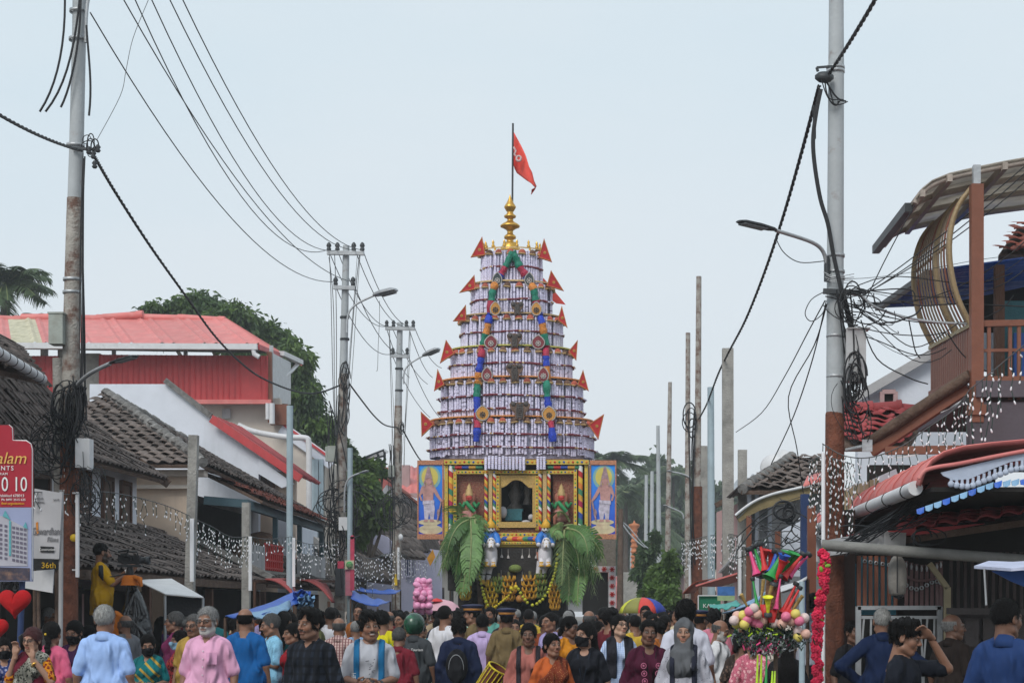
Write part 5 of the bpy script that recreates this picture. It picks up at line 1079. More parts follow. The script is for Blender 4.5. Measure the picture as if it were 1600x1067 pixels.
m_pb1=M('printed_facade',(.40,.40,.46),.4,.1,5,0);m_pb2=M('printed_window_grey',(.13,.12,.17),.4,.1,5,0);m_pbt=M('printed_teal',(.10,.36,.40),.4,.1)  # facade, dark window print and teal trim of the printed building
part('printed_building',pic,m_pb1,lambda m:m.prism([s(x,y,-.006)for x,y in((-30,806),(4,806),(20,814),(43,826),(43,884),(-30,884))],V(0,.006,0)))
pw_=part('printed_windows',pic,m_pb2,lambda m:[m.prism([s(x,y+2+(x*.35 if x>0 else 0)*.55,-.011)for x,y in((c_,r_),(c_+4.2,r_),(c_+4.2,r_+4),(c_,r_+4))],V(0,.004,0))for c_ in(-22,-15,-8,-1,7,19,25,31,37)for r_ in np.arange(816,868,7.2)]);pw_['kind']='stuff'
part('printed_trim',pic,m_pbt,lambda m:(m.prism([s(x,y,-.014)for x,y in((14,812),(17,814),(17,868),(14,868))],V(0,.004,0)),m.prism([s(x,y,-.014)for x,y in((4,806),(8,797),(16,812))],V(0,.004,0)),m.prism([s(x,y,-.014)for x,y in((36,823),(40,815),(43,826))],V(0,.004,0))))
part('printed_ground',pic,M('printed_dark_street',(.05,.045,.07),.4,.3,5,0,dirt=.6,dcol=(.35,.2,.12),dscale=9),lambda m:m.prism([s(x,y,-.012)for x,y in((-70,884),(46,887),(46,906),(-70,906))],V(0,.006,0)))
part('sign_post',sg,m_bluedk,lambda m:m.tube([V(P(24,0,YS+.1).x,YS+.1,0),s(35,900,.1)],.03,10))
part('scroll_bracket',sg,m_black,lambda m:(m.tube(smooth_path([s(x,y,.05)for x,y in((8,922),(14,912),(22,909),(28,914),(27,921),(22,922),(21,918),(24,916))]),.008,6),m.tube([s(4,928,.05),s(4,906,.05)],.01,6)))
wb=thing('white_signboard','dirty white board with faded grey lettering and a dark plate, left of the near pole','signboard',(P(75,0,18.8).x,18.8,0))
def s2(x,y,dy=0.):return P(x,y,18.8+dy)
part('sign_board',wb,M('dirty_white_board',(.46,.46,.48),.5,.08,3,.02,dirt=.3,dcol=(.3,.29,.28),dscale=3,streak=True),lambda m:m.prism([s2(x,y)for x,y in((54,763),(97,770),(92,873),(50,872))],V(0,.04,0)))
m_ink=M('faded_grey_ink',(.16,.16,.17),.6)
text_mesh('Gowardhana',.115,m_ink,s2(73,835,-.01),wb,shear=.25,sx=.55);text_mesh('Films',.075,m_ink,s2(82,846,-.01),wb,shear=.2,sx=.8);text_mesh('YOUR',.03,m_ink,s2(62,780,-.01),wb);text_mesh('HOME',.03,m_ink,s2(63,786,-.01),wb);text_mesh('SAVE',.03,m_ink,s2(88,782,-.01),wb)
o=part('dark_plate',wb,m_black,lambda m:m.prism([s2(x,y,-.012)for x,y in((63,853),(84,854),(84,863),(63,862))],V(0,.01,0)));text_mesh('Construction',.04,m_swhite,s2(73.5,860,-.018),wb,sx=.8)
part('orange_mark',wb,M('orange_print',(.6,.22,.03),.5),lambda m:m.prism([s2(x,y,-.01)for x,y in((56,816),(59,815),(60,833),(57,836))],V(0,.008,0)))
part('board_post',wb,m_greywall,lambda m:m.tube([V(P(93.5,0,18.85).x,18.85,0),s2(96,768,.05)],.025,8))
yb=thing('dark_signboard','small dark board with yellow lettering below the white signboard','signboard',(P(78,0,19.2).x,19.2,0))
part('sign_board',yb,m_black,lambda m:m.prism([P(x,y,19.2)for x,y in((50,872),(94,874),(92,890),(48,890))],V(0,.03,0)));text_mesh('36th',.09,M('sign_yellow_print',(.75,.45,.02)),P(76,887,19.18),yb)
part('board_post',yb,m_oldwood,lambda m:(m.tube([V(P(54,0,19.22).x,19.24,0),P(54,875,19.24)],.02,6),m.tube([V(P(88,0,19.22).x,19.24,0),P(88,875,19.24)],.02,6)))
gb=thing('grey_board','plain pale grey sheet hung slanting below the dark lettered board','board',(P(62,0,19.0).x,19.0,0))
part('sheet',gb,m_pvc,lambda m:m.prism([P(x,y,19.)for x,y in((34,893),(84,889),(82,926),(36,918))],V(0,.02,0)));part('board_post',gb,m_oldwood,lambda m:m.tube([V(P(60,0,19.).x,19.05,0),P(60,900,19.05)],.02,6))
# plush hearts
m_plush=M('red_plush',(.55,.008,.012),.95,.15,12,.9,160)
def heart(label,px,py,Y,wpx):
 S=wpx*Y/F/2;vs=[];n=40;m_=9
 def hp(a):return(16*math.sin(a)**3/16.5,(13*math.cos(a)-5*math.cos(2*a)-2*math.cos(3*a)-math.cos(4*a))/16.5+.12)
 mb=MB();rings=[]
 for j in range(-m_,m_+1):
  t=j/m_;k=math.sqrt(max(0.,1-t*t))**.8
  for i in range(n):
   x,z=hp(2*math.pi*i/n);vs.append(P(px,py,Y)+V(x*S*k,t*S*.5,z*S*k))
 fs=[((j*n+i),(j*n+(i+1)%n),((j+1)*n+(i+1)%n),((j+1)*n+i))for j in range(2*m_)for i in range(n)]
 o=thing('heart_cushion',label,'cushion',P(px,py,Y));raw('plush_body',vs,fs,m_plush,o,True)
 part('hanging_loop',o,m_black,lambda m:m.tube([P(px,py-16,Y),P(px,py-34,Y)],.004,5));return o
heart('large red plush heart hanging under the hotel signboard',23.5,943,16.9,52);heart('red plush heart cut off by the left edge, below the large one',-8,985,16.8,44)
# ================================================================== right side of the street
hR=thing('balcony_house','brown balconied house on the right with curved canopy, lattice and red porch roof','house',(4.2,18,0))
# porch with rolled edge, gutter
prof=[(2.50,2.70),(2.53,2.80),(2.60,2.89),(2.70,2.955),(2.86,3.0),(3.1,3.03),(3.9,3.1)]
ny=16;y0,y1=14.25,22.4
for k in range(ny):
 ya=y0+(y1-y0)*k/ny;yb_=y0+(y1-y0)*(k+1)/ny+.02;vs=[];q=8
 for i in range(q+1):
  t=i/q;y=ya+(yb_-ya)*t;wv=.022*math.cos(2*math.pi*t*3)
  for(x,z)in prof:vs.append((x-wv*.5,y,z+wv*.8+(.004 if k%2 else 0)))
 n=len(prof);o=raw('porch_sheet',vs,[(i*n+j,i*n+j+1,(i+1)*n+j+1,(i+1)*n+j)for i in range(q)for j in range(n-1)],m_redroof,hR,True);o.modifiers.new('t','SOLIDIFY').thickness=.008
part('gutter',hR,m_pvc,lambda m:m.tube([V(2.50,14.5,2.685),V(2.53,22.5,2.70)],.062,16))
for k in range(8):
 c_=V(2.5,14.9,2.685).lerp(V(2.53,22.3,2.7),k/7);part('gutter_strap',hR,m_black,lambda m:m.tube([c_,c_+V(0,.03,0)],.067,16))
part('drain_elbow',hR,m_pvc,lambda m:m.tube(smooth_path([V(2.53,22.3,2.68),V(2.53,22.55,2.62),V(2.60,22.5,2.5),V(2.60,22.5,2.3)]),.06,12))
part('porch_pipe',hR,M('grey_pipe',(.20,.20,.19),.6,.2,5,.1),lambda m:m.tube([P(1284,851,15.6),P(1400,860,15.5),P(1620,876,15.3)],.05,12))
# carved valance board at the near end
def vx(t):return 2.74+t*1.0
brd=part('valance_board',hR,M('pale_blue_board',(.42,.48,.60),.6,.1,5,.05,dirt=.3,dcol=(.25,.27,.32),dscale=4),lambda m:m.prism([P(x,y,14.2)for x,y in((1470,738),(1620,702),(1620,716),(1580,721),(1545,735),(1515,748),(1490,750),(1474,743))],V(0,.03,0)))
for k in range(16):
 t=k/15;x=1486+t*128;y=np.interp(x,[1486,1500,1515,1545,1580,1620],[746,749,750,738,724,717])
 part('valance_drop',hR,M('pale_blue_board',(.42,.48,.60)),lambda m:(m.bar(P(x,y-2,14.21),P(x,y+10,14.21),.022,.022,V(0,1,0)),m.lathe([(0,-.012),(.026,-.012),(.026,.012),(0,.012)],P(x,y+10,14.21),12,axis=(0,1,0))))
part('roof_rim',hR,m_redroof,lambda m:m.tube(smooth_path([P(x,y,14.18)for x,y in((1436,748),(1444,736),(1462,730),(1500,724),(1560,712),(1620,701))]),.018,8))
for k in range(14):
 x=1432+k*13.5;y=np.interp(x,[1430,1545,1620],[787,746,738]);part('fringe_flap',hR,m_tarp2 if k%3 else m_tarp,lambda m:m.prism([P(x,y+9,14.12),P(x+12.5,y+5,14.12),P(x+11.5,y+14,14.1),P(x+6,y+17,14.09),P(x+1,y+16,14.1)],V(0,.012,0)))
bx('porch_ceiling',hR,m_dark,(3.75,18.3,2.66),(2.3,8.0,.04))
# lower porch of tiles
tile_roof(hR,P(1402,836,16.3),P(1640,800,15.2),P(1640,780,16.8),P(1415,812,18),m_tilepaint,limit=120,tw=.22,tl=.24)
part('porch_edge',hR,m_redsheet,lambda m:m.bar(P(1300,842,18.6),P(1402,833,16.3),.12,.05));part('porch_edge',hR,m_redsheet,lambda m:m.bar(P(1396,834,16.2),P(1540,822,15.9),.12,.05))
part('porch_boxbeam',hR,m_greywall,lambda m:(m.bar(P(1300,856,17.3),P(1380,842,16.1),.1,.16),m.bar(P(1380,843,16.1),P(1414,845,16.1),.1,.15)))
bx('corner_pillar',hR,M('dark_brown_pillar',(.055,.032,.026),.7,.2,4,.1),(2.33,17.95,1.35),(.24,.24,2.7))
part('brown_post',hR,m_brown,lambda m:m.bar(V(P(1268,0,21).x,21,0),P(1268,790,21),.1,.1,V(0,1,0)))
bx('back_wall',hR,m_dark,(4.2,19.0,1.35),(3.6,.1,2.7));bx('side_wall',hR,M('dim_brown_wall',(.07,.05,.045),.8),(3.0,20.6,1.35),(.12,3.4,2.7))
part('blue_door',hR,M('teal_door',(.04,.16,.22),.6,.15),lambda m:(m.prism([P(x,y,18.4)for x,y in((1326,880),(1338,880),(1338,985),(1326,985))],V(0,.05,0)),m.prism([P(x,y,18.6)for x,y in((1345,870),(1400,870),(1400,960),(1345,960))],V(0,.05,0))))
# barred screen
YG=17.0
for i,x in enumerate((1342,1351,1360,1369,1379,1389,1399)):
 o=part('screen_bar',hR,m_brown,lambda m:m.bar(P(x,868,YG),P(x,952,YG),.035,.035,V(0,1,0)))
 if i:part('bar_rosette',o,m_galv,lambda m:m.lathe([(.012,-.008),(.02,-.008),(.02,.008),(.012,.008)],P(x,875+i*1.4,YG-.025),10,axis=(0,1,0)))
for i,x in enumerate((1416,1424,1432,1440,1448,1456,1464,1470)):
 o=part('screen_bar',hR,M('mauve_brown_paint',(.17,.10,.10),.6),lambda m:m.bar(P(x,876+6*math.sin(i*.45),YG+.05),P(x,952,YG+.05),.032,.032,V(0,1,0)))
 part('bar_rosette',o,m_galv,lambda m:m.lathe([(.012,-.008),(.022,-.008),(.022,.008),(.012,.008)],P(x,914+6*math.sin(i*.8),YG+.02),10,axis=(0,1,0)))
 part('bar_spear',o,m_galv,lambda m:m.lathe([(.006,-.03),(.013,0),(0,.035)],P(x,882+6*math.sin(i*.45),YG+.02),8))
part('screen_rail',hR,M('mauve_brown_paint',(.17,.10,.10)),lambda m:m.tube(smooth_path([P(x,y,YG)for x,y in((1414,898),(1430,906),(1450,906),(1470,900))]),.014,6))
part('diagonal_brace',hR,M('pale_timber',(.36,.31,.20),.7,.15),lambda m:(m.bar(P(1452,880,16.6),P(1480,918,16.6),.05,.06,V(0,1,0)),m.bar(P(1480,917,16.6),P(1480,1000,16.6),.06,.06,V(0,1,0))))
gate=thing('iron_gate','old grey iron gate with fanned bars behind the blue shirted man','gate',P(1412,955,16.8))
part('gate_frame',gate,m_galv,lambda m:(m.bar(P(1340,949,16.8),P(1470,949,16.8),.05,.04),m.bar(P(1342,964,16.8),P(1468,964,16.8),.03,.03),m.bar(P(1341,947,16.8),V(P(1341,0,16.8).x,16.8,.05),.05,.05,V(0,1,0)),m.bar(P(1468,947,16.8),V(P(1468,0,16.8).x,16.8,.05),.05,.05,V(0,1,0))))
for k in range(11):
 x=1350+k*11;part('gate_bar',gate,m_galv,lambda m:m.bar(P(x,965,16.8),P(x-10+(k%3)*8,1080,16.8),.018,.018,V(0,1,0)))
sack=thing('hanging_sack','grey cloth bundle hanging from the porch pipe before the barred screen','sack',P(1402,955,15.7))
part('sack_body',sack,M('grey_sackcloth',(.20,.19,.175),.9,.2,6,.4,14),lambda m:m.lathe([(.0,-.20),(.05,-.195),(.075,-.17),(.085,-.1),(.088,0),(.08,.09),(.05,.15),(.02,.18)],P(1402,897,15.7),14))
part('sack_cord',sack,m_black,lambda m:(m.tube([P(1402,856,15.6),P(1402,926,15.58)],.006,5),m.sphere(P(1404,930,15.68),(.05,.04,.03),8)))
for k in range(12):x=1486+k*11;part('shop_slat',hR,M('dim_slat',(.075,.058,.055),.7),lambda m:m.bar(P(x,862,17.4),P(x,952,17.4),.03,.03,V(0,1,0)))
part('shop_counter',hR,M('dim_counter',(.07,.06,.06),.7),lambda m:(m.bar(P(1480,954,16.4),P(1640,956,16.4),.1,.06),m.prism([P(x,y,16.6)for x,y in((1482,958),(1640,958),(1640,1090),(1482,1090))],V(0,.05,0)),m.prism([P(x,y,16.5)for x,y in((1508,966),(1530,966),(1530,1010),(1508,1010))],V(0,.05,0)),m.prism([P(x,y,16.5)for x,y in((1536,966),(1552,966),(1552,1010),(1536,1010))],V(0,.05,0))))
# balcony: slatted panel, lattice, post, rail
part('balcony_slab',hR,M('grey_purple_plaster',(.10,.085,.10),.85,.15,2,.1,dirt=.4,dcol=(.05,.04,.045),dscale=2),lambda m:(m.prism([P(x,y,16.9)for x,y in((1516,628),(1640,628),(1640,735),(1516,735))],V(0,.2,0)),m.box((4.3,18.5,3.82),(1.6,3.3,.16))))
for k in range(20):
 y=17.05+k*.113;z=4.46+(y-17)*.055;part('panel_slat',hR,m_brown,lambda m:m.box((3.5,y,z-.24),(.03,.085,.48)))
part('panel_cap',hR,M('pale_timber',(.36,.31,.20)),lambda m:m.bar(V(3.5,17.0,4.47),V(3.5,19.3,4.59),.06,.04));part('panel_sill',hR,m_brown,lambda m:m.bar(V(3.5,17.0,3.98),V(3.5,19.3,4.08),.06,.05))
for k in range(15):
 y=17.1+k*.15;z0=4.47+(y-17)*.055;edge=k in(0,14)
 pts=[V(3.5,y,z0),V(3.36,y,z0+.3),V(3.29,y,z0+.65),V(3.30,y,z0+.95),V(3.38,y,z0+1.2),V(3.52,y,z0+1.38)]
 part('lattice_rod',hR,M('tan_lattice_paint',(.30,.22,.12),.5,.15)if edge or k==5 else m_brown if k%5==2 else M('tan_brown_lattice',(.22,.16,.11),.5,.15),lambda m:m.tube(smooth_path(pts,4),.026 if edge or k in(5,)else.011,8))
part('lattice_hoop',hR,M('tan_lattice_paint',(.30,.22,.12)),lambda m:m.tube([V(3.30,17.1,5.3),V(3.31,19.2,5.42)],.016,8))
part('balcony_post',hR,m_brown,lambda m:(m.bar(V(3.52,16.95,3.5),V(3.52,16.95,5.83),.12,.12,V(0,1,0)),m.box((3.52,16.95,3.62),(.16,.16,.1))));part('post_head',hR,m_galv,lambda m:m.bar(V(3.52,16.95,5.83),V(3.52,16.95,6.02),.07,.07,V(0,1,0)))
part('inner_post',hR,m_wood,lambda m:m.bar(P(1561,620,18.6),P(1561,415,18.6),.1,.1,V(0,1,0)))
part('balcony_rail',hR,m_brown,lambda m:(m.bar(P(1526,506,16.95),P(1640,504,16.95),.06,.06),m.bar(P(1526,592,16.95),P(1640,592,16.95),.05,.05),m.bar(P(1526,548,16.95),P(1640,546,16.95),.03,.03)))
for x in(1545,1578,1592,1606):part('rail_bar',hR,m_brown,lambda m:m.bar(P(x,508,16.95),P(x,624,16.95),.035,.035,V(0,1,0)))
part('balcony_door',hR,m_blue,lambda m:m.prism([P(x,y,19.2)for x,y in((1585,520),(1640,520),(1640,650),(1585,650))],V(0,.06,0)));part('balcony_wall',hR,M('teal_wall',(.05,.14,.16),.8,.15),lambda m:m.prism([P(x,y,19.4)for x,y in((1555,470),(1700,470),(1700,660),(1555,660))],V(0,.06,0)))
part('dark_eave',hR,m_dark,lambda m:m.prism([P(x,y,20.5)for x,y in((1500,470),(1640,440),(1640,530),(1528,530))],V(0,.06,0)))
part('wall_pane',hR,m_white,lambda m:m.prism([P(x,y,19.8)for x,y in((1528,520),(1556,520),(1556,580),(1528,580))],V(0,.05,0)))
# canopy
cp=[(2.97,5.76),(3.03,5.86),(3.13,5.94),(3.30,6.01),(3.56,6.07),(3.85,6.13),(4.3,6.21),(5.2,6.32)]
m_can=M('weathered_white_sheet',(.62,.59,.54),.6,.15,4,.1,dirt=.35,dcol=(.20,.17,.14),dscale=3,thin=.55)
for k in range(4):
 ya=17.2+k*.62;vs=[(x,y,z+(y-17)*.012)for y in(ya,ya+.63)for x,z in cp];n=len(cp)
 o=raw('canopy_sheet',vs,[(j,j+1,n+j+1,n+j)for j in range(n-1)],m_can,hR,True);o.modifiers.new('t','SOLIDIFY').thickness=.012
for y in(17.25,18.0,18.8,19.65):part('canopy_rib',hR,M('rib_grey_brown',(.36,.31,.27),.6,.2),lambda m:m.tube(smooth_path([V(x,y,z-.045+(y-17)*.012)for x,z in cp],3),.032,6))
for i in(1,3,5):x,z=cp[i];part('canopy_purlin',hR,M('rib_grey_brown',(.23,.19,.155)),lambda m:m.bar(V(x,17.15,z-.06),V(x,19.7,z-.03),.05,.07))
part('canopy_gutter',hR,m_dkmetal,lambda m:m.bar(V(2.95,17.5,5.74),V(2.95,19.75,5.78),.08,.09))
# blue sheet roof behind the lattice
sheet_row(hR,P(1374,480,22.4),P(1452,424,18.9),P(1640,398,18.9),P(1640,470,22.4),m_tarp,.8,.2,.02,'blue_sheet');part('blue_sheet_rim',hR,m_dkmetal,lambda m:m.bar(P(1372,482,22.4),P(1452,426,18.9),.08,.06))
tile_roof(hR,P(1560,395,20),P(1660,392,20),P(1660,340,21.5),P(1590,352,21.5),m_tiler,limit=60)
# log, beam, dark interior below
part('old_log',hR,m_oldwood,lambda m:m.tube([P(1352,694,17.6),P(1400,662,17.4),P(1460,622,17.2),P(1516,586,17.0)],[.045,.06,.055,.06],10))
part('sloping_beam',hR,m_brown,lambda m:m.bar(P(1362,706,17.6),P(1514,606,17.1),.08,.10));part('cross_beam',hR,m_brown,lambda m:m.bar(P(1384,704,17.3),P(1516,702,17.0),.08,.08))
part('log_bracket',hR,m_galv,lambda m:(m.box(P(1355,696,17.3),(.10,.03,.12)),m.tube([P(1322,703,17.45),P(1356,696,17.3)],.02,8)))
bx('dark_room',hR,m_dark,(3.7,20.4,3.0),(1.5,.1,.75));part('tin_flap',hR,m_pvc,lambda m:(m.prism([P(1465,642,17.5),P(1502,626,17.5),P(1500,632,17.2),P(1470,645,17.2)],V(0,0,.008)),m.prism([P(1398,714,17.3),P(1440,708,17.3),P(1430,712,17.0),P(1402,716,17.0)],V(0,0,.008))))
part('bamboo_slat_screen',hR,M('pale_timber',(.36,.31,.20)),lambda m:[m.bar(P(1322+k*8,762-k*2.5,18.8),P(1322+k*8,800,18.8),.045,.02,V(0,1,0))for k in range(7)])
part('white_sheet_panel',hR,m_white,lambda m:(m.prism([P(x,y,19.3)for x,y in((1330,808),(1372,790),(1372,830),(1330,836))],V(0,.03,0)),m.prism([P(x,y,18.9)for x,y in((1364,748),(1400,732),(1404,745),(1366,765))],V(0,.03,0))))
strands(hR,P(1320,850,16.6),P(1450,775,15.4),22,.06,.12,71,.006,'porch_cable')
loops(hR,P(1440,843,15.6),4,.16,hang=.08,seed=72,name='porch_cable')
# ---- white gable and red painted tiles behind the pole
hS=thing('gabled_house','white washed gable with red painted tile roof beside the right pole','house',P(1390,955,24))
poly_wall('gable_wall',hS,((1340,622),(1457,553),(1520,553),(1520,955),(1340,955)),24,m_white,.25);part('barge_board',hS,m_greywall,lambda m:m.bar(P(1330,626,23.9),P(1460,550,23.9),.12,.12))
window_px(hS,1378,612,1399,640,23.95,m_dark,m_pinkwall)
tile_roof(hS,P(1318,694,20.6),P(1420,694,20.6),P(1450,640,22.6),P(1318,640,22.6),m_tilepaint,limit=200,tw=.26,tl=.32);ridge_tiles(hS,P(1318,638,22.6),P(1455,638,22.6),m_tilepaint,.08)
part('street_wall',hS,m_greywall,lambda m:m.box((2.95,22.6,1.6),(.15,3.2,3.2)))
# ---- tiled house with the bent eave
hT=thing('tiled_house','dark tiled house on the right with an upswept ochre eave board','house',P(1230,955,30))
tile_roof(hT,P(1158,764,28.6),P(1306,764,28.6),P(1300,712,31.4),P(1240,712,31.4),m_tile,limit=300)
tile_roof(hT,P(1158,764,28.6),P(1240,712,31.4),P(1242,712,36),P(1170,764,36),m_tile,limit=60);ridge_tiles(hT,P(1160,763,28.6),P(1240,711,31.4),m_tilegrey,.09)
part('wall',hT,m_greywall,lambda m:m.prism([P(x,y,29)for x,y in((1170,764),(1310,764),(1310,955),(1170,955))],V(0,.25,0)));part('wall_pilaster',hT,m_white,lambda m:[m.prism([P(x,y,28.9)for x,y in((c_,768),(c_+6,768),(c_+6,955),(c_,955))],V(0,.1,0))for c_ in(1168,1180,1200)])
def eave(m):
 up=[(1150,806),(1165,793),(1185,781),(1210,772),(1240,765),(1268,759)];lo=[(1155,816),(1170,806),(1190,796),(1212,789),(1240,782),(1268,775)]
 for i in range(5):m.prism([P(*up[i],27),P(*up[i+1],27),P(*lo[i+1],27),P(*lo[i],27)],V(0,.05,0))
part('eave_board',hT,M('ochre_eave_paint',(.22,.17,.08),.6,.25,4,.1,dirt=.4,dcol=(.1,.07,.05),dscale=3),eave)
part('eave_cap',hT,m_pvc,lambda m:m.tube(smooth_path([P(x,y,26.96)for x,y in((1149,805),(1165,792),(1185,780),(1210,771),(1240,764),(1268,758))]),.025,6))
vs=[P(x,y,Y)for Y in(27,29)for x,y in((1152,808),(1168,795),(1188,783),(1212,775),(1240,768),(1268,762))];o=raw('eave_sheet',vs,[(i,i+1,7+i,6+i)for i in range(5)],m_galv,hT,True);o.modifiers.new('t','SOLIDIFY').thickness=.02
part('white_panel',hT,m_white,lambda m:(m.prism([P(x,y,26.5)for x,y in((1222,828),(1262,800),(1262,900),(1222,900))],V(0,.04,0)),));part('blue_post',hT,m_bluedk,lambda m:m.bar(V(P(1258,0,25).x,25,0),P(1258,772,25),.13,.13,V(0,1,0)))
for i,(x,z)in enumerate(((1262,752),)):sheet_row(hT,P(1255,760,24),P(1292,748,23),P(1296,735,24),P(1262,744,25),m_redroof,.3,.08,.015,'red_sheet')
part('porch_post',hT,m_brown,lambda m:(m.bar(V(P(1215,0,26).x,26,0),P(1215,830,26),.08,.08,V(0,1,0)),m.bar(V(P(1170,0,27).x,27,0),P(1170,806,27),.08,.08,V(0,1,0))))
strands(hT,P(1190,810,26.5),P(1262,850,25),16,.25,.3,81,.010,'loose_cable');strands(hT,P(1160,840,27),P(1250,800,26),8,.2,.4,82,.012,'loose_cable',m_wire)
loops(hT,P(1235,800,25),5,.16,hang=.14,seed=83,th=.02)
for i,(x,y,r,lab)in enumerate(((1222,716,.18,'round pale satellite dish on the tiled house roof'),(1206,728,.24,'larger tilted grey satellite dish on the tiled house roof'))):
 o=thing('satellite_dish',lab,'satellite dish',P(x,y+12,33));part('dish',o,m_pvc,lambda m:m.lathe([(0,.06),(r*.5,.045),(r*.85,.012),(r,0),(r*.98,-.012),(r*.5,.03),(0,.045)],P(x,y,33),20,axis=(-.5,-1,.25)));part('dish_mast',o,m_galv,lambda m:m.tube([P(x,y+22,33.2),P(x,y,33.1)],.025,6))
hU=thing('shop_house','low grey roofed shop row behind the square concrete pole','shop',P(1150,955,36))
sheet_row(hU,P(1128,782,34),P(1222,742,34),P(1225,724,37),P(1150,752,37),m_galv,.8,.2,.03);poly_wall('wall',hU,((1120,800),(1180,775),(1180,955),(1120,955)),35,m_pinkwall,.2);part('beam',hU,m_oldwood,lambda m:m.bar(P(1118,790,33.8),P(1145,775,33.8),.1,.1))
part('white_awning',hU,m_pvc,lambda m:m.prism([P(1122,895,32),P(1158,858,33),P(1166,858,36),P(1140,895,36)],V(0,0,.03)));part('red_awning',hU,m_redroof,lambda m:m.bar(P(1106,915,32),P(1180,893,31),.6,.03))
# red drum awning, signs, low stalls
aw=thing('awning','rust red rolled awning over the right hand stalls','awning',P(1090,955,36))
vs=[]
for k in range(9):
 t=k/8;vs+=[P(1067+28*t,928-20*math.sin(t*1.57),36),P(1085+32*t,926-22*math.sin(t*1.57),38.5)]
s_=raw('awning_cloth',vs,[(2*k,2*k+1,2*k+3,2*k+2)for k in range(8)],M('rust_red_canvas',(.26,.055,.03),.7,.2,6,.2),aw,True);s_.modifiers.new('t','SOLIDIFY').thickness=.02
part('awning_prop',aw,m_oldwood,lambda m:(m.tube([V(P(1068,0,36).x,36,0),P(1068,927,36)],.03,6),m.tube([V(P(1094,0,36).x,36,0),P(1094,909,36)],.03,6)))
gs=thing('shop_sign','small green shop sign with white letters below the red awning','signboard',P(1106,955,30))
part('sign_board',gs,M('green_sign',(.01,.17,.09),.5,.1),lambda m:m.prism([P(x,y,30)for x,y in((1091,930),(1126,930),(1126,955),(1091,955))],V(0,.04,0)));text_mesh('KAVI',.10,m_swhite,P(1108,949,29.98),gs);part('sign_frame',gs,m_pvc,lambda m:(m.bar(P(1091,930,29.97),P(1091,956,29.97),.02,.02,V(0,1,0)),m.bar(P(1091,930,29.965),P(1126,930,29.965),.02,.02)));part('sign_post',gs,m_oldwood,lambda m:m.tube([V(P(1110,0,30).x,30.06,0),P(1110,935,30.06)],.03,6))
bs=thing('shop_sign','blue and green printed sign beside the square concrete pole','signboard',P(1134,955,29))
part('sign_board',bs,M('blue_print',(.05,.16,.42),.5,.3,9,0),lambda m:m.prism([P(x,y,29)for x,y in((1121,916),(1148,916),(1148,930),(1121,930))],V(0,.04,0)));part('sign_band',bs,M('pale_green_print',(.30,.42,.22),.5,.2),lambda m:m.prism([P(x,y,29)for x,y in((1121,930.3),(1148,930.3),(1148,938),(1121,938))],V(0,.04,0)));part('sign_post',bs,m_oldwood,lambda m:m.tube([V(P(1134,0,29).x,29.06,0),P(1134,920,29.06)],.03,6))
tarp('turquoise stall sheet below the blue printed sign',((1108,944,27),(1150,938,27),(1158,944,24),(1110,952,24)),M('turquoise_sheet',(.06,.36,.32),.5,.15,5,.3),0,.03)
tarp('blue and white striped stall sheet beside the toy rack',((1128,958,23),(1158,946,23),(1196,926,20.5),(1170,948,19)),m_tarp2,0,.03)
tarp('white stall sheet behind the toy rack',((1160,946,23),(1196,925,22),(1262,902,20),(1240,920,19)),m_pvc,0,.02)
# market umbrella fringe at the right edge
mu=thing('market_umbrella','blue and white market umbrella edge cut off at the right','umbrella',P(1640,955,12))
part('canopy',mu,M('white_blue_canvas',(.45,.48,.62),.7,.15),lambda m:m.prism([P(1522,888,12.2),P(1545,880,12.6),P(1600,882,13),P(1680,870,13),P(1680,884,11.4),P(1580,892,11.6)],V(0,0,.02)));part('valance',mu,m_blue,lambda m:m.prism([P(x,y,11.9)for x,y in((1550,892),(1640,889),(1680,888),(1680,915),(1600,916),(1580,908))],V(0,.01,0)))
part('umbrella_pole',mu,m_galv,lambda m:(m.tube([P(1640,878,12.1),V(P(1640,0,12.1).x,12.1,0)],.02,8),m.tube([P(1538,888,12),P(1541,945,12)],.008,6)))
# ---- red flower garland on the grey pole, blue-grey pole
fg=thing('flower_garland','long hanging garland of crimson cloth flowers beside the dark pillar','garland',P(1280,955,15.4));rr=random.Random(3)
m_crim=M('crimson_petal',(.60,.02,.07),.7,.2,20,.4,40,objvar=.25);m_gleaf=M('lime_leaf',(.20,.38,.04),.6,.2,20)
mb=MB()
for k in range(7):
 a=k*.898;mb.sphere((math.cos(a)*.022,-.008,math.sin(a)*.022),(.017,.011,.017),6)
mb.sphere((0,-.02,0),.012,6);fo=mb.build('flower',m_crim);fme=fo.data;bpy.data.objects.remove(fo)
mb=MB();mb.sphere((0,0,0),(.018,.006,.028),6);fo=mb.build('leaf',m_gleaf);lme=fo.data;bpy.data.objects.remove(fo)
for k in range(86):
 t=k/86;y=862+t*230;x=1287-14*t+3*math.sin(t*9)
 for me,nm in((fme,'flower'),(lme,'leaf')):
  if nm=='leaf' and rr.random()<.55:continue
  o=bpy.data.objects.new(nm,me);COL.objects.link(o);setparent(o,fg)
  o.location=P(x+rr.uniform(-6,6)*(1.2 if nm=='leaf' else.9),y,15.4+rr.uniform(-.05,.02))-ORIG[fg];o.rotation_euler=(rr.gauss(0,.4),rr.uniform(0,6.28),rr.gauss(0,.4))
part('garland_cord',fg,m_green,lambda m:m.tube(smooth_path([P(1287-14*t+3*math.sin(t*9),855+t*235,15.42)for t in np.linspace(0,1,12)]),.008,5))
post('slim pale blue pipe standing behind the toy rack',1253,15.0,908,.026,.026,m_bluepole,None,0)
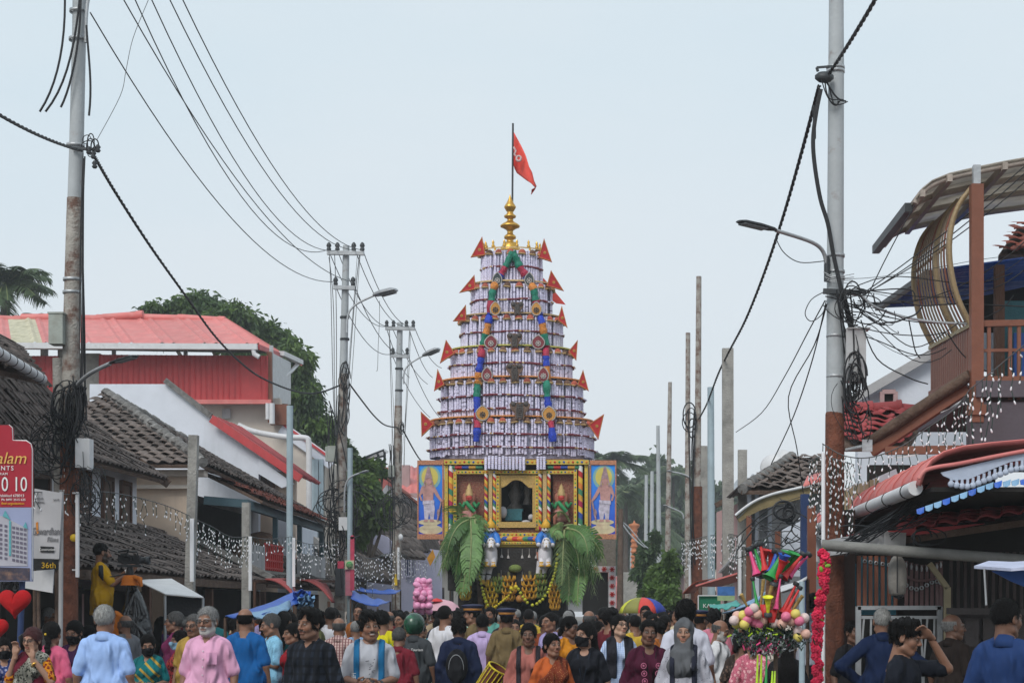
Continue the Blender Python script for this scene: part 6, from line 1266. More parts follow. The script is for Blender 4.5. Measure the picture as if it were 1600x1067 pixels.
# ---- toy seller's rack: straw column, horns, balls, tinsel
YT2=13.5
def tq(x,y,dy=0.):return P(x,y,YT2+dy)
tr=thing('toy_rack','straw bound pole of a toy seller, stuck full of toys','toy rack',(P(1212,0,YT2).x,YT2,0))
part('rack_pole',tr,m_oldwood,lambda m:m.tube([V(P(1212,0,YT2).x,YT2,0),tq(1212,880)],.018,8));part('straw_bundle',tr,M('bound_straw',(.22,.11,.06),.9,.4,20,.6,50),lambda m:m.lathe([(.03,-.30),(.06,-.28),(.07,-.1),(.062,.1),(.05,.25),(.02,.28)],tq(1208,950),14))
HC={'p':M('pink_plastic',(.66,.06,.20),.35,.1),'r':m_red,'g':m_green,'b':M('blue_plastic2',(.02,.10,.45),.35,.1),'l':M('lime_plastic',(.45,.68,.03),.35,.1),'y':M('yellow_neon',(.70,.70,.03),.35,.1)}
HN={'p':'pink','r':'red','g':'green','b':'blue','l':'lime','y':'yellow'}
def horn(px0,py0,px1,py1,r,c,label,dy=0.,mouth=True):
 a=tq(px0,py0,dy);b=tq(px1,py1,dy-.05);o=thing('toy_horn',label,'toy horn',a,'plastic horns on the toy rack');d=b-a;L_=d.length
 part('horn_bell',o,HC[c],lambda m:m.lathe([(r*.32,0),(r*.40,L_*.3),(r*.55,L_*.62),(r*.75,L_*.85),(r*1.1,L_*.97),(r*1.25,L_),(r*1.1,L_*.985),(r*.6,L_*.75),(r*.3,L_*.3)],a,14,axis=d))
 if mouth:part('mouthpiece',o,m_dkmetal if c!='l' else HC['g'],lambda m:m.lathe([(r*.9,-.012),(r*.9,.012),(r*.3,.02)],a,10,axis=d))
hs=[(1171,858,1183,898,.035,'p','pink plastic horn at the top left of the toy rack',.1),(1178,854,1191,893,.03,'g','thin green plastic horn behind the pink one',.14),(1188,850,1196,892,.032,'r','red plastic horn leaning beside the thin green one',.08),(1222,866,1203,904,.055,'g','fat green plastic horn at the middle top of the toy rack',-.06),(1214,862,1206,896,.05,'b','dark blue plastic horn tucked behind the fat green one',.02),(1212,910,1226,866,.042,'b','blue mouthed horn pointing up at the rack centre',-.1),(1210,912,1225,874,.04,'r','red horn nested in the blue mouthed one',-.12),(1255,866,1224,902,.034,'r','red plastic horn slanting on the right of the rack',-.02),(1264,866,1232,900,.03,'p','pink plastic horn slanting at the far right of the rack',.05),(1226,904,1243,864,.05,'g','bright green horn opening to the upper right',.1),(1218,908,1232,862,.05,'g','bright green horn opening upward beside the blue one',.06),(1188,900,1196,858,.035,'r','scarlet horn opening upward on the left',.16),(1201,900,1206,860,.035,'r','scarlet horn opening upward in the back row',.18),(1244,912,1222,958,.028,'r','thin red horn sloping low on the right of the rack',-.05),(1250,918,1227,960,.024,'r','thinnest red horn sloping low on the right',-.1),(1176,904,1184,950,.02,'g','slim green whistle standing on the left of the rack',-.05),(1220,900,1212,952,.02,'p','slim pink whistle pointing down at the rack centre',-.15),(1200,960,1200,932,.035,'y','neon yellow funnel in the middle of the rack',-.2)]
for h_ in hs:horn(*h_[:6],h_[6],h_[7])
m_ball=[M('peach_ball',(.70,.42,.34),.4,.1),M('pink_ball',(.72,.18,.30),.4,.1),M('yellow_ball',(.70,.58,.14),.4,.1),M('pale_ball',(.66,.52,.50),.4,.1)]
bl=[(1152,962,0),(1147,969,3),(1161,961,2),(1151,974,2),(1163,975,2),(1171,955,1),(1178,950,3),(1183,959,0),(1178,971,1),(1186,975,1),(1192,969,0),(1210,973,3),(1222,974,0),(1228,963,1),(1236,970,0),(1243,959,2),(1257,965,3),(1247,986,3),(1247,995,2),(1259,990,0),(1167,968,1),(1249,970,1)]
bw=['leftmost and highest','far left and low','upper left','lowest at far left','lower left','topmost left','high centre left','centre left','low centre left','lowest pink','beside the lowest pink','centre','right of centre','high right of centre','right','topmost right','far right','hanging low right, highest','hanging low right, bottom','hanging low, far right','half hidden on the left','half hidden on the right']
for i,(x,y,c)in enumerate(bl):
 o=thing('toy_ball',['peach','pink','yellow','pale'][c]+' plastic ball on the toy rack, '+bw[i],'ball',tq(x,y,-.12),'plastic balls on the toy rack');part('ball_shell',o,m_ball[c],lambda m:m.sphere(tq(x,y,-.12-rr.random()*.1),.040,14));part('ball_seam',o,m_ball[(c+1)%4],lambda m:m.lathe([(.0405,-.006),(.0408,0),(.0405,.006)],tq(x,y,-.12),14,axis=(rr.gauss(0,1),rr.gauss(0,1),1)))
 part('ball_stick',o,m_oldwood,lambda m:m.tube([tq(x,y,-.12),tq(1208+(x-1208)*.25,955,0)],.004,5))
for i,(x0,y0,x1,y1)in enumerate(((1188,952,1193,905),(1196,955,1206,915),(1232,962,1254,930),(1168,948,1158,928),(1238,955,1250,935))):
 part('toy_stick',tr,M('straw_gold',(.36,.24,.08),.7,.4,20),lambda m:m.tube([tq(x0,y0,-.1),tq(x1,y1,-.15)],[.008,.016],6))
part('red_cup',tr,m_red,lambda m:[m.lathe([(.025,-.05),(.045,.05),(.04,.05),(.02,-.045)],tq(x,y,-.15),12)for x,y in((1196,954),(1206,962),(1240,962))])
m_tins=M('silver_tinsel',(.40,.42,.44),.25,.5,30,.2,metal=.6);m_tinsd=M('green_black_tinsel',(.035,.06,.045),.3,.5,30,.2,metal=.3)
def tins(name,mat,n,cx,cy,rx,ry,seed):
 r2=random.Random(seed);vs=[];fs=[]
 for k in range(n):
  p=tq(cx+r2.gauss(0,rx),cy+r2.gauss(0,ry),r2.gauss(-.05,.08));d=V(r2.gauss(0,1),r2.gauss(0,1),r2.gauss(0,1)-.4).normalized()*.04;e=d.cross(V(r2.random(),r2.random(),r2.random())).normalized()*.006;b=len(vs);vs+=[p-e,p+e,p+d+e,p+d-e];fs.append((b,b+1,b+2,b+3))
 o=raw(name,vs,fs,mat,tr);o['kind']='stuff'
tins('tinsel_tuft',m_tinsd,900,1205,995,22,8,1);tins('tinsel_tuft',m_tins,350,1205,1000,22,9,2);tins('tinsel_tuft',HC['p'],120,1200,1008,18,6,3);tins('tinsel_tuft',HC['l'],120,1190,988,16,6,4)
for i,x in enumerate((1184,1190,1198,1207,1211)):horn(x,1023 if i<3 else 1048,x-2,1090,.02,'l' if i!=2 else 'g','lime tube hanging below the tinsel, '+['leftmost','second','third, greener','fourth, lower','rightmost, lower'][i],-.1,False)
# ---- umbrella in the crowd
ub=thing('umbrella','open umbrella with yellow, olive, red and blue panels above the far crowd','umbrella',P(1005,970,33));uc=P(1004,956,33);R0=38*33/F
for k in range(8):
 a0,a1=k*math.pi/4-.2,(k+1)*math.pi/4-.2;vs=[]
 for j in range(6):
  t=j/5;rr_=R0*math.sin(t*1.35)/math.sin(1.35);z=.30*(1-(t**2)*1.0)-.02
  for i in range(5):
   a=a0+(a1-a0)*i/4;rs=rr_*(1-.06*math.sin(math.pi*i/4)*t);vs.append(uc+V(rs*math.cos(a),rs*math.sin(a),z))
 s_=raw('canopy_panel',vs,[(j*5+i,j*5+i+1,(j+1)*5+i+1,(j+1)*5+i)for j in range(5)for i in range(4)],[M('umb_blue',(.03,.06,.36),.6,.1),M('umb_blue',(.03,.06,.36)),M('umb_olive',(.24,.24,.06),.6,.1),M('umb_yellow',(.60,.62,.06),.6,.1),M('umb_yellow',(.60,.62,.06)),M('umb_olive',(.24,.24,.06)),M('umb_red',(.60,.06,.05),.6,.1),M('umb_blue',(.03,.06,.36))][(k+0)%8],ub,True);s_.modifiers.new('t','SOLIDIFY').thickness=.004
part('umbrella_shaft',ub,m_dkmetal,lambda m:m.tube([uc+V(0,0,.32),uc+V(0,0,-.6)],.008,6))
pu=thing('umbrella','half hidden pale pink umbrella with red top beside the candy floss','umbrella',P(690,970,30));uc=P(692,951,30)
part('canopy',pu,M('pale_pink_nylon',(.62,.36,.42),.6,.1),lambda m:m.lathe([(.32,-.03),(.26,.06),(.16,.13),(.0,.17)],uc,16));part('canopy_top',pu,m_red,lambda m:m.lathe([(.13,.15),(.07,.19),(0,.21)],uc+V(-.1,-.1,-.02),12));part('umbrella_shaft',pu,m_dkmetal,lambda m:m.tube([uc+V(0,0,.2),uc+V(0,0,-.7)],.008,6))
cf=thing('candy_floss_stand','tall stack of bagged pink candy floss above the crowd','candy floss',P(661,960,29));rr=random.Random(8)
part('stand_pole',cf,m_oldwood,lambda m:m.tube([V(P(661,0,29).x,29,0),P(661,912,29)],.02,6))
m_floss=M('pink_floss_bag',(.75,.30,.50),.35,.15,8,.25,12,spec=.6)
for k in range(24):y=908+(k//3)*6.4;x=652+(k%3)*9+rr.uniform(-2,2)+(2 if y<915 else 0);part('floss_bag',cf,m_floss,lambda m:m.sphere(P(x,y,28.9+rr.uniform(-.12,.12)),(rr.uniform(.05,.095),.07,rr.uniform(.05,.085)),10,Euler((rr.random(),rr.random(),rr.random())).to_matrix()))
# ---- flower-painted gate pillar, orange spire far behind
gp=thing('festival_gate','white gate frame painted with red flowers, right of the chariot','gate',P(955,955,46))
part('gate_pillar',gp,M('white_gate_paint',(.62,.58,.60),.6,.08),lambda m:m.prism([P(x,y,46)for x,y in((951,884),(962,884),(962,970),(951,970))],V(0,.3,0)));part('gate_lintel',gp,M('white_gate_paint',(.62,.58,.60)),lambda m:m.prism([P(x,y,46)for x,y in((905,884),(950.8,884),(950.8,893),(905,893))],V(0,.3,0)))
for i,(x,y)in enumerate([(956.5,889+13*k)for k in range(6)]+[(944,888.5),(931,888.5),(918,888.5)]):part('painted_flower',gp,m_red,lambda m:[m.bar(P(x,y,45.98)-V(math.cos(a)*.07,0,math.sin(a)*.07),P(x,y,45.98)+V(math.cos(a)*.07,0,math.sin(a)*.07),.03,.02,V(0,1,0))for a in(0,1.05,2.09)])
part('bamboo_mat',gp,M('woven_mat',(.20,.17,.14),.9,.2,20,.4),lambda m:m.prism([P(x,y,45.5)for x,y in((935,842),(962,842),(962,884),(935,884))],V(0,.05,0)));part('dark_cloth',gp,m_dark,lambda m:m.prism([P(x,y,46.2)for x,y in((910,894),(950,894),(950,960),(910,960))],V(0,.05,0)))
sp=thing('orange_spire','slender orange tiered spire far behind on the right','spire',P(991,955,95))
part('spire_shaft',sp,M('orange_spire_paint',(.48,.17,.07),.7,.2,4,.2),lambda m:m.lathe([(.13,P(0,900,95).z)]+[q for k in range(9)for q in((.15,P(0,896-k*8,95).z),(.21,P(0,894-k*8,95).z),(.21,P(0,893-k*8,95).z),(.15,P(0,891-k*8,95).z))]+[(.3,P(0,822,95).z),(.3,P(0,819,95).z),(.08,P(0,817,95).z),(0,P(0,812,95).z)],V(P(991,0,95).x,95,0),12));part('spire_base',sp,m_conc,lambda m:m.box((P(991,0,95).x,95,1.9),(1.2,1.2,3.8)))
fb=thing('pink_house','far low pink walled building at the end of the street','house',P(985,955,110));poly_wall('wall',fb,((955,900),(1010,900),(1010,955),(955,955)),110,M('far_pink_wall',(.50,.20,.20),.8,.1),4);sheet_row(fb,P(962,916,106),P(1002,912,106),P(1002,905,109),P(962,905,109),m_redroof,1.2,.4,.05);window_px(fb,972,925,980,940,109.9,m_dark,m_white);window_px(fb,990,925,998,940,109.9,m_dark,m_white)
# ---- strings of white lamps
bm=MB();bm.lathe([(.004,.03),(.008,.026),(.011,.012),(.014,-.005),(.013,-.02),(.007,-.03),(0,-.032)],(0,0,0),8);bo=bm.build('b',m_bulb);BULB=np.array([q.co[:]for q in bo.data.vertices]);BF=[list(p.vertices)for p in bo.data.polygons];bpy.data.objects.remove(bo)
def curtain(label,path,n,lo,hi,gap,size,seed,Yj=.05):
 """a lamp curtain: a carrying wire and n hanging strings, each string with its bulbs"""
 rr=random.Random(seed);pts=smooth_path([P(*q)for q in path],8);o=thing('lamp_curtain',label,'string lights',pts[0])
 part('carrier_wire',o,m_wire,lambda m:m.tube(pts,.006,5));L_=len(pts)-1
 for k in range(n):
  t=(k+rr.random()*.6+.2)/n*L_;i=min(int(t),L_-1);p=pts[i].lerp(pts[i+1],t-i)+V(0,rr.gauss(0,Yj),0);ln=rr.uniform(lo,hi);nb=max(2,int(ln/gap));vs=[];fs=[];w_=[p]
  for j in range(nb):
   q=p+V(rr.gauss(0,.014),rr.gauss(0,.014),-gap*(j+.4+.6*rr.random()));w_.append(q);e=np.array(Euler((rr.gauss(0,.35),rr.gauss(0,.35),0)).to_matrix());vs.append((BULB*size*.62)@e.T+np.array(q));fs+=[[x+j*len(BULB)for x in f]for f in BF]
  mb=MB();mb.tube(w_,.0045,4);b0=len(BULB)*nb
  raw('light_string',np.concatenate(vs+[np.array(mb.v)]),fs+[[x+b0 for x in f]for f in mb.f],[m_bulb,M('green_wire',(.02,.05,.04),.6)],o,True,[0]*len(fs)+[1]*len(mb.f))
curtain('white lamp curtain hung from the near left pole over the low tiles',((118,772,20.2),(160,768,21.5),(210,776,22.8),(260,790,23.6),(297,806,24.2)),26,.15,.55,.10,1.0,1)
curtain('white lamp curtain between the concrete posts before the balcony',((298,808,24.2),(330,822,25.5),(360,838,27),(388,838,28.1)),30,.25,.62,.085,1.0,2)
curtain('white lamp curtain between the concrete post and the pale blue post',((390,838,28.1),(420,842,30),(455,838,31.4)),14,.25,.55,.14,1.1,3)
curtain('white lamp curtain over the red porch beside the pale blue post',((457,842,31.5),(490,850,35),(530,842,39)),22,.4,.95,.12,1.2,4)
curtain('white lamp curtain draped above the blue tarpaulin roofs',((548,860,39),(580,872,43),(618,858,50)),26,.5,1.2,.14,1.4,5)
curtain('white lamp strings beside the candy floss and chariot',((622,862,50),(640,872,52),(668,880,54)),16,.4,1.0,.15,1.5,6)
curtain('white lamp strings hanging on the hotel board and near pole',((50,768,18.7),(80,770,19),(108,772,20.1)),8,.2,.55,.12,1.0,7)
curtain('large white lamps strung below the right balcony',((1285,693,17.2),(1320,712,17),(1362,714,16.9),(1410,696,16.8),(1450,668,16.7),(1490,640,16.6),(1516,608,16.5)),30,.18,.62,.085,.9,8)
curtain('large white lamps strung across the balcony rail at the right edge',((1516,608,16.4),(1545,585,16.3),(1575,560,16.2),(1625,520,16)),11,.35,.85,.12,1.1,9)
curtain('dense white lamps hanging around the right pole foot',((1262,722,19),(1285,712,18),(1300,716,17.3),(1335,726,17.2)),18,.5,.95,.075,1.0,10)
curtain('white lamp curtain between the far right poles',((1065,845,44),(1085,842,42),(1110,836,39),(1138,834,33),(1160,838,29.6)),60,.4,.95,.13,1.3,11)
curtain('white lamp curtain before the tiled house on the right',((1140,838,32),(1170,846,28),(1200,838,25)),22,.3,.7,.12,1.1,12)
for x,y,Y,lab in((1311,838,17.3,'short'),):post('white tube lamp stuck upright by the right pole',1286.5,17.2,708,.02,.02,m_tube)
# ================================================================== trees
LM={'mango':M('mango_leaf',(.062,.11,.040),.5,.4,1.2,.1,thin=.3),'light':M('fresh_leaf',(.10,.17,.04),.5,.4,1.2,.1,thin=.3),'far':M('far_leaf',(.075,.115,.06),.6,.3,2,.1,thin=.3),'yel':M('yellow_leaf',(.24,.19,.03),.5,.35,3,.1),'palm':M('palm_leaflet',(.075,.115,.055),.5,.3,3,.1,thin=.3)}
m_bark=M('bark',(.10,.08,.065),.9,.3,6,.4)
def leaves(blobs,n,L_,W_,rg,droop=.6,shell=.55):
 vs=np.zeros((0,3));cnt=0;out_v=[];wts=np.array([b[3]*b[4]*b[5]for b in blobs])**.67;wts/=wts.sum()
 for b,w_ in zip(blobs,wts):
  k=int(n*w_);d=rg.normal(size=(k,3));d/=np.linalg.norm(d,axis=1)[:,None];r=(shell+(1-shell)*rg.random(k))**.6*(1+.10*np.sin(d[:,0]*9+b[0])+.10*np.sin(d[:,2]*11+d[:,1]*7+b[1]))
# sub-clumps give light and dark pockets
  sub=rg.normal(size=(max(4,k//90),3));sub/=np.linalg.norm(sub,axis=1)[:,None];idx=rg.integers(0,len(sub),k);d2=sub[idx]*.78+rg.normal(size=(k,3))*.17;d2/=np.maximum(1,np.linalg.norm(d2,axis=1)/1.02)[:,None]
  c=np.array(b[:3])+d2*r[:,None]*np.array(b[3:6]);ax=d2*.7+rg.normal(size=(k,3))*.5;ax[:,2]-=droop;ax/=np.linalg.norm(ax,axis=1)[:,None]
  s_=np.cross(ax,rg.normal(size=(k,3)));s_/=np.linalg.norm(s_,axis=1)[:,None]+1e-9;sz=(.7+.6*rg.random(k))[:,None]
  m1=c+ax*L_*.5*sz;out_v.append(np.stack([c,m1+s_*W_*sz,c+ax*L_*sz-np.array([0,0,.15*L_]),m1-s_*W_*sz],1))
 v=np.concatenate(out_v);q=len(v);return v.reshape(-1,3),np.arange(q*4).reshape(-1,4).tolist()
def tree(label,blobs_px,Y,n,L_,W_,kind,seed,trunk=None,second=None,name='tree',cat='tree',droop=.6):
 rg=np.random.default_rng(seed);bl=[]
 for(x,y,rx,ry)in blobs_px:
  c=P(x,y,Y+rg.uniform(-.5,.5));bl.append((c.x,c.y,c.z,rx*Y/F,(rx+ry)/2*Y/F,ry*Y/F))
 gx_=P(trunk or np.mean([b[0]for b in blobs_px]),0,Y).x;o=thing(name,label,cat,(gx_,Y,0))
 v,f=leaves(bl,n,L_,W_,rg,droop);cr=raw('crown',v,f,LM[kind],o)
 if second:v,f=leaves([tuple(list(b[:2])+[b[2]+b[5]*.25]+[b[3]*1.0,b[4]*1.0,b[5]*.85])for b in bl],n//4,L_,W_,rg,droop);raw('young_foliage',v,f,LM[second],o)
 top=max(b[2]for b in bl);part('trunk',o,m_bark,lambda m:(m.tube([V(gx_,Y,0),V(gx_+.1,Y,top*.35),V(gx_,Y+.1,top*.7)],[.04*top,.03*top,.018*top],10),*[m.tube([V(gx_+.1,Y,top*.4),V(b[0],b[1],b[2])],[.016*top,.004*top],6)for b in bl]))
 return o
tree('broad dark mango tree behind the red sheeted roof',((250,505,42,34),(310,492,48,36),(365,510,45,38),(415,540,44,40),(455,575,36,46),(470,630,34,46),(440,620,50,50),(495,690,40,45),(390,560,50,40),(520,745,40,40)),62,42000,.25,.045,'mango',1,440,'light',droop=.9)
tree('leafy tree with young green leaves above the lilac house',((560,780,34,40),(590,800,26,28),(572,740,22,24),(605,800,14,20),(555,830,22,26)),53,8000,.22,.05,'light',2,560,'mango')
tree('dark green hedge tree beside the candy floss, half behind the poles',((540,720,18,30),(600,730,14,10)),58,2500,.22,.05,'mango',3)
tree('bushy bright green roadside tree at the far right poles',((1035,905,22,26),(1022,930,20,18),(1050,880,14,20),(1045,935,18,20),(1015,928,16,10)),50,9000,.18,.045,'light',4,1035,name='bush',cat='bush')
tree('darker bushy tree behind the bright roadside tree',((1010,870,16,26),(1005,900,18,22),(1018,845,10,16)),66,5000,.22,.05,'mango',5,1008)
tree('green tree behind the tall pole cluster on the right',((1125,858,22,26),(1155,850,14,18),(1100,880,14,18)),52,3500,.2,.05,'mango',6)
for i,(x,y,rx,ry,Y,kd)in enumerate(((985,790,30,50,150,'far'),(1030,770,40,60,165,'far'),(1075,780,40,50,160,'far'),(1120,800,34,40,150,'far'),(955,800,30,60,140,'far'),(1005,850,34,45,130,'far'),(1060,850,40,45,135,'far'))):
 tree('hazy far tree closing the street, '+['left of the spire','highest in the middle','behind the leaning pole','behind the square pole','behind the chariot panel','low, behind the spire','low, behind the bright bush'][i],((x,y,rx,ry),(x-rx*.5,y+ry*.4,rx*.7,ry*.7),(x+rx*.5,y+ry*.4,rx*.7,ry*.7),(x,y+ry*.9,rx,ry*.6)),Y,8000,.75,.2,kd,20+i,droop=.4)
def palm(label,x,y,Y,nf,fl,seed,foot=None):
 rr=random.Random(seed);c=P(x,y,Y);o=thing('coconut_palm',label,'palm tree',(P(foot or x,0,Y).x,Y,0));ORIG[o]=V(P(foot or x,0,Y).x,Y,0)
 part('trunk',o,m_bark,lambda m:m.tube(bezier([V(P(foot or x,0,Y).x,Y,0),V(P(foot or x,0,Y).x,Y,c.z*.6),c],10),[.22-.012*i for i in range(11)],8))
 for k in range(nf):
  a=2*math.pi*k/nf+rr.uniform(-.2,.2);up=rr.uniform(-.55,.75);d=V(math.cos(a),math.sin(a),up).normalized()
  frond(c,c+d*fl*rr.uniform(.8,1.1)-V(0,0,fl*.25),fl*.22,34,fl*.34,o,LM['palm'],'palm_frond',.04*fl+.03,seed*50+k,.7)
palm('coconut palm cut by the left edge behind the red roof',8,446,62,26,2.0,3,-6);palm('small palm top showing above the red roof beside the meter box',68,500,64,9,.8,4)
palm('hazy coconut palm just right of the chariot top panel',955,724,120,22,3.0,5);palm('hazy coconut palm between the far poles',1010,815,125,20,3.6,6);palm('hazy coconut palm behind the leaning pole',1052,740,140,20,3.4,7);palm('low hazy palm right of the painted panel',978,770,110,13,3.2,8)
for i,(X0,Y0,mt,sg_,lab)in enumerate(((-7.2,68,m_cream,-1,'far cream house left of the chariot, glimpsed under the painted panel'),(-7.0,84,m_greywall,-1,'far grey house left of the chariot behind the cream one'),(3.0,60,m_cream,1,'far cream house behind the right hand poles'),(3.0,78,m_pinkwall,1,'far pinkish house behind the bright roadside tree'))):
 o=thing('far_house',lab,'house',(X0+sg_*2.5,Y0+6,0));bx('wall',o,mt,(X0+sg_*2.5,Y0+6,1.8),(5,12,3.6))
 tile_roof(o,(X0-sg_*.5,Y0-.4,3.5),(X0-sg_*.5,Y0+12.4,3.5),(X0+sg_*2.5,Y0+12.4,5.4),(X0+sg_*2.5,Y0-.4,5.4),m_tile,tw=.5,tl=.6,limit=60)
 part('gable',o,mt,lambda m:m.prism([V(X0,Y0,3.6),V(X0+sg_*5,Y0,3.6),V(X0+sg_*2.5,Y0,5.3)],V(0,.2,0)))
 for k in range(3):side_window(o,X0,Y0+2+k*4,Y0+3.2+k*4,1.2,2.6,m_dark,m_wood,-.03*sg_)
fw=thing('far_house','low whitewashed house closing the street, glimpsed behind the chariot wheels','house',P(900,955,125));poly_wall('wall',fw,((800,905),(956,905),(956,955),(800,955)),125,m_greywall,5);sheet_row(fw,P(795,908,123),P(958,908,123),P(958,888,127),P(795,888,127),m_tiler,1.5,.5,.06)
for x in(870,890,912,935):window_px(fw,x,920,x+9,940,124.9,m_dark,m_wood)
# ================================================================== people: one continuous body surface each, grown from a distance field
class Field:
 def __init__(s,lo,hi,h):
  s.h=h;s.ax=[np.arange(lo[i],hi[i]+h,h)for i in range(3)];s.v=np.full([len(a)for a in s.ax],.5,dtype=np.float32)
 def blk(s,lo,hi):
  sl=[]
  for i in range(3):
   a=int(np.clip(np.searchsorted(s.ax[i],lo[i]),0,len(s.ax[i])));b=int(np.clip(np.searchsorted(s.ax[i],hi[i]),0,len(s.ax[i])));sl.append(slice(a,b))
  return tuple(sl)
 def xyz(s,sl):return s.ax[0][sl[0]][:,None,None],s.ax[1][sl[1]][None,:,None],s.ax[2][sl[2]][None,None,:]
 def mix(s,sl,d,k,sub=False):
  a=s.v[sl]
  if a.size==0:return
  if sub:
   a=-a;h=np.clip(k-np.abs(a-d),0,None)/k;s.v[sl]=-(np.minimum(a,d)-h*h*k*.25)
  else:
   h=np.clip(k-np.abs(a-d),0,None)/k;s.v[sl]=np.minimum(a,d)-h*h*k*.25
 def cap(s,a,b,r1,r2=None,k=.03,fy=1.,sub=False):
  r2=r1 if r2 is None else r2;a=np.array(a,float);b=np.array(b,float);m=max(r1,r2)+k+s.h*2
  sl=s.blk(np.minimum(a,b)-m,np.maximum(a,b)+m);X,Y,Z=s.xyz(sl);d=b-a;d[1]/=fy;L2=max(1e-9,d@d)
  px,py,pz=X-a[0],(Y-a[1])/fy,Z-a[2];t=np.clip((px*d[0]+py*d[1]+pz*d[2])/L2,0,1)
  s.mix(sl,(np.sqrt((px-t*d[0])**2+(py-t*d[1])**2+(pz-t*d[2])**2)-(r1+(r2-r1)*t))*(1. if fy==1 else min(1,fy+.1)),k,sub);return s
 def ell(s,c,r,k=.03,sub=False,rot=None):
  c=np.array(c,float);r=np.array(r,float);m=r.max()+k+s.h*2;sl=s.blk(c-m,c+m);X,Y,Z=s.xyz(sl);px,py,pz=X-c[0],Y-c[1],Z-c[2]
  k0=np.sqrt((px/r[0])**2+(py/r[1])**2+(pz/r[2])**2);k1=np.sqrt((px/r[0]**2)**2+(py/r[1]**2)**2+(pz/r[2]**2)**2)+1e-9
  s.mix(sl,k0*(k0-1)/k1,k,sub);return s
 def full(s):return s.ax[0][:,None,None],s.ax[1][None,:,None],s.ax[2][None,None,:]
 def mesh(s):
  v=s.v;ins=v<0;nx,ny,nz=(q-1 for q in v.shape);cnt=np.zeros((nx,ny,nz),np.float32);acc=[np.zeros((nx,ny,nz),np.float32)for _ in range(3)]
  cr=[(0,0,0),(1,0,0),(0,1,0),(1,1,0),(0,0,1),(1,0,1),(0,1,1),(1,1,1)]
  S=lambda c:v[c[0]:c[0]+nx,c[1]:c[1]+ny,c[2]:c[2]+nz]
  for a in range(8):
   for ax in range(3):
    if cr[a][ax]:continue
    b=list(cr[a]);b[ax]=1;va,vb=S(cr[a]),S(b);m=(va<0)!=(vb<0);t=np.where(m,va/np.where(m,va-vb,1),0);cnt+=m
    for q in range(3):acc[q]+=np.where(m,cr[a][q]+(t if q==ax else 0),0)
  act=cnt>0;idx=np.full(cnt.shape,-1,np.int64);I=np.argwhere(act);idx[act]=np.arange(len(I))
  P_=np.stack([s.ax[q][0]+(I[:,q]+acc[q][act]/cnt[act])*s.h for q in range(3)],1);F_=[]
  for ax in range(3):
   o1,o2=[(1,2),(2,0),(0,1)][ax]
   sa=[slice(None)]*3;sb=[slice(None)]*3;sa[ax]=slice(0,-1);sb[ax]=slice(1,None);A=ins[tuple(sa)];B=ins[tuple(sb)]
   E=np.argwhere(A!=B);E=E[(E[:,o1]>0)&(E[:,o2]>0)&(E[:,o1]<v.shape[o1]-1)&(E[:,o2]<v.shape[o2]-1)]
   if not len(E):continue
   c=[]
   for d1,d2 in((0,0),(1,0),(1,1),(0,1)):
    e=E.copy();e[:,o1]-=d1;e[:,o2]-=d2;c.append(idx[e[:,0],e[:,1],e[:,2]])
   q=np.stack(c,1);fl=A[E[:,0],E[:,1],E[:,2]];q[~fl]=q[~fl][:,::-1];F_.append(q)
  return P_,(np.concatenate(F_)if F_ else np.zeros((0,4),np.int64))
# ---- head template in its own frame: origin mid head, face towards -y
def head_field(fem):
 f=Field((-.12,-.15,-.26),(.12,.14,.15),.0052);j=.92 if fem else 1.
 f.ell((0,.018,.032),(.074,.092,.086),.02).ell((0,-.022,-.035),(.060*j,.066,.080),.03).ell((0,-.062,-.093),(.024*j,.020,.020),.03)
 for q in(-1,1):
  f.ell((q*.036,-.060,-.024),(.026,.024,.028),.022);f.cap((q*.052*j,-.005,-.072),(q*.022,-.058,-.098),.020,.016,.025)
 f.cap((-.034,-.078,.024),(.034,-.078,.024),.013,None,.018)
 for q in(-1,1):f.ell((q*.031,-.104,.006),(.019,.020,.012),.014,True)
 for q in(-1,1):f.ell((q*.031,-.080,.006),(.014,.0125,.011),.004)
 f.cap((0,-.086,.014),(0,-.112 if not fem else-.108,-.026),.009,.0125,.012)
 for q in(-1,1):f.ell((q*.012,-.098,-.031),(.009,.010,.008),.008)
 f.cap((-.017,-.087,-.055),(.017,-.087,-.055),.0085,None,.012);f.cap((-.015,-.087,-.066),(.015,-.087,-.066),.009,None,.010);f.cap((-.026,-.094,-.0605),(.026,-.094,-.0605),.0035,None,.006,1,True)
 for q in(-1,1):f.ell((q*.077,.012,-.006),(.010,.020,.032),.010);f.ell((q*.085,.006,.0),(.006,.010,.017),.006,True)
 f.cap((0,.020,-.06),(0,.030,-.25),.052 if not fem else.045,.056 if not fem else.050,.03);return f
HF={b:head_field(b)for b in(False,True)};HM={b:HF[b].mesh()for b in HF}
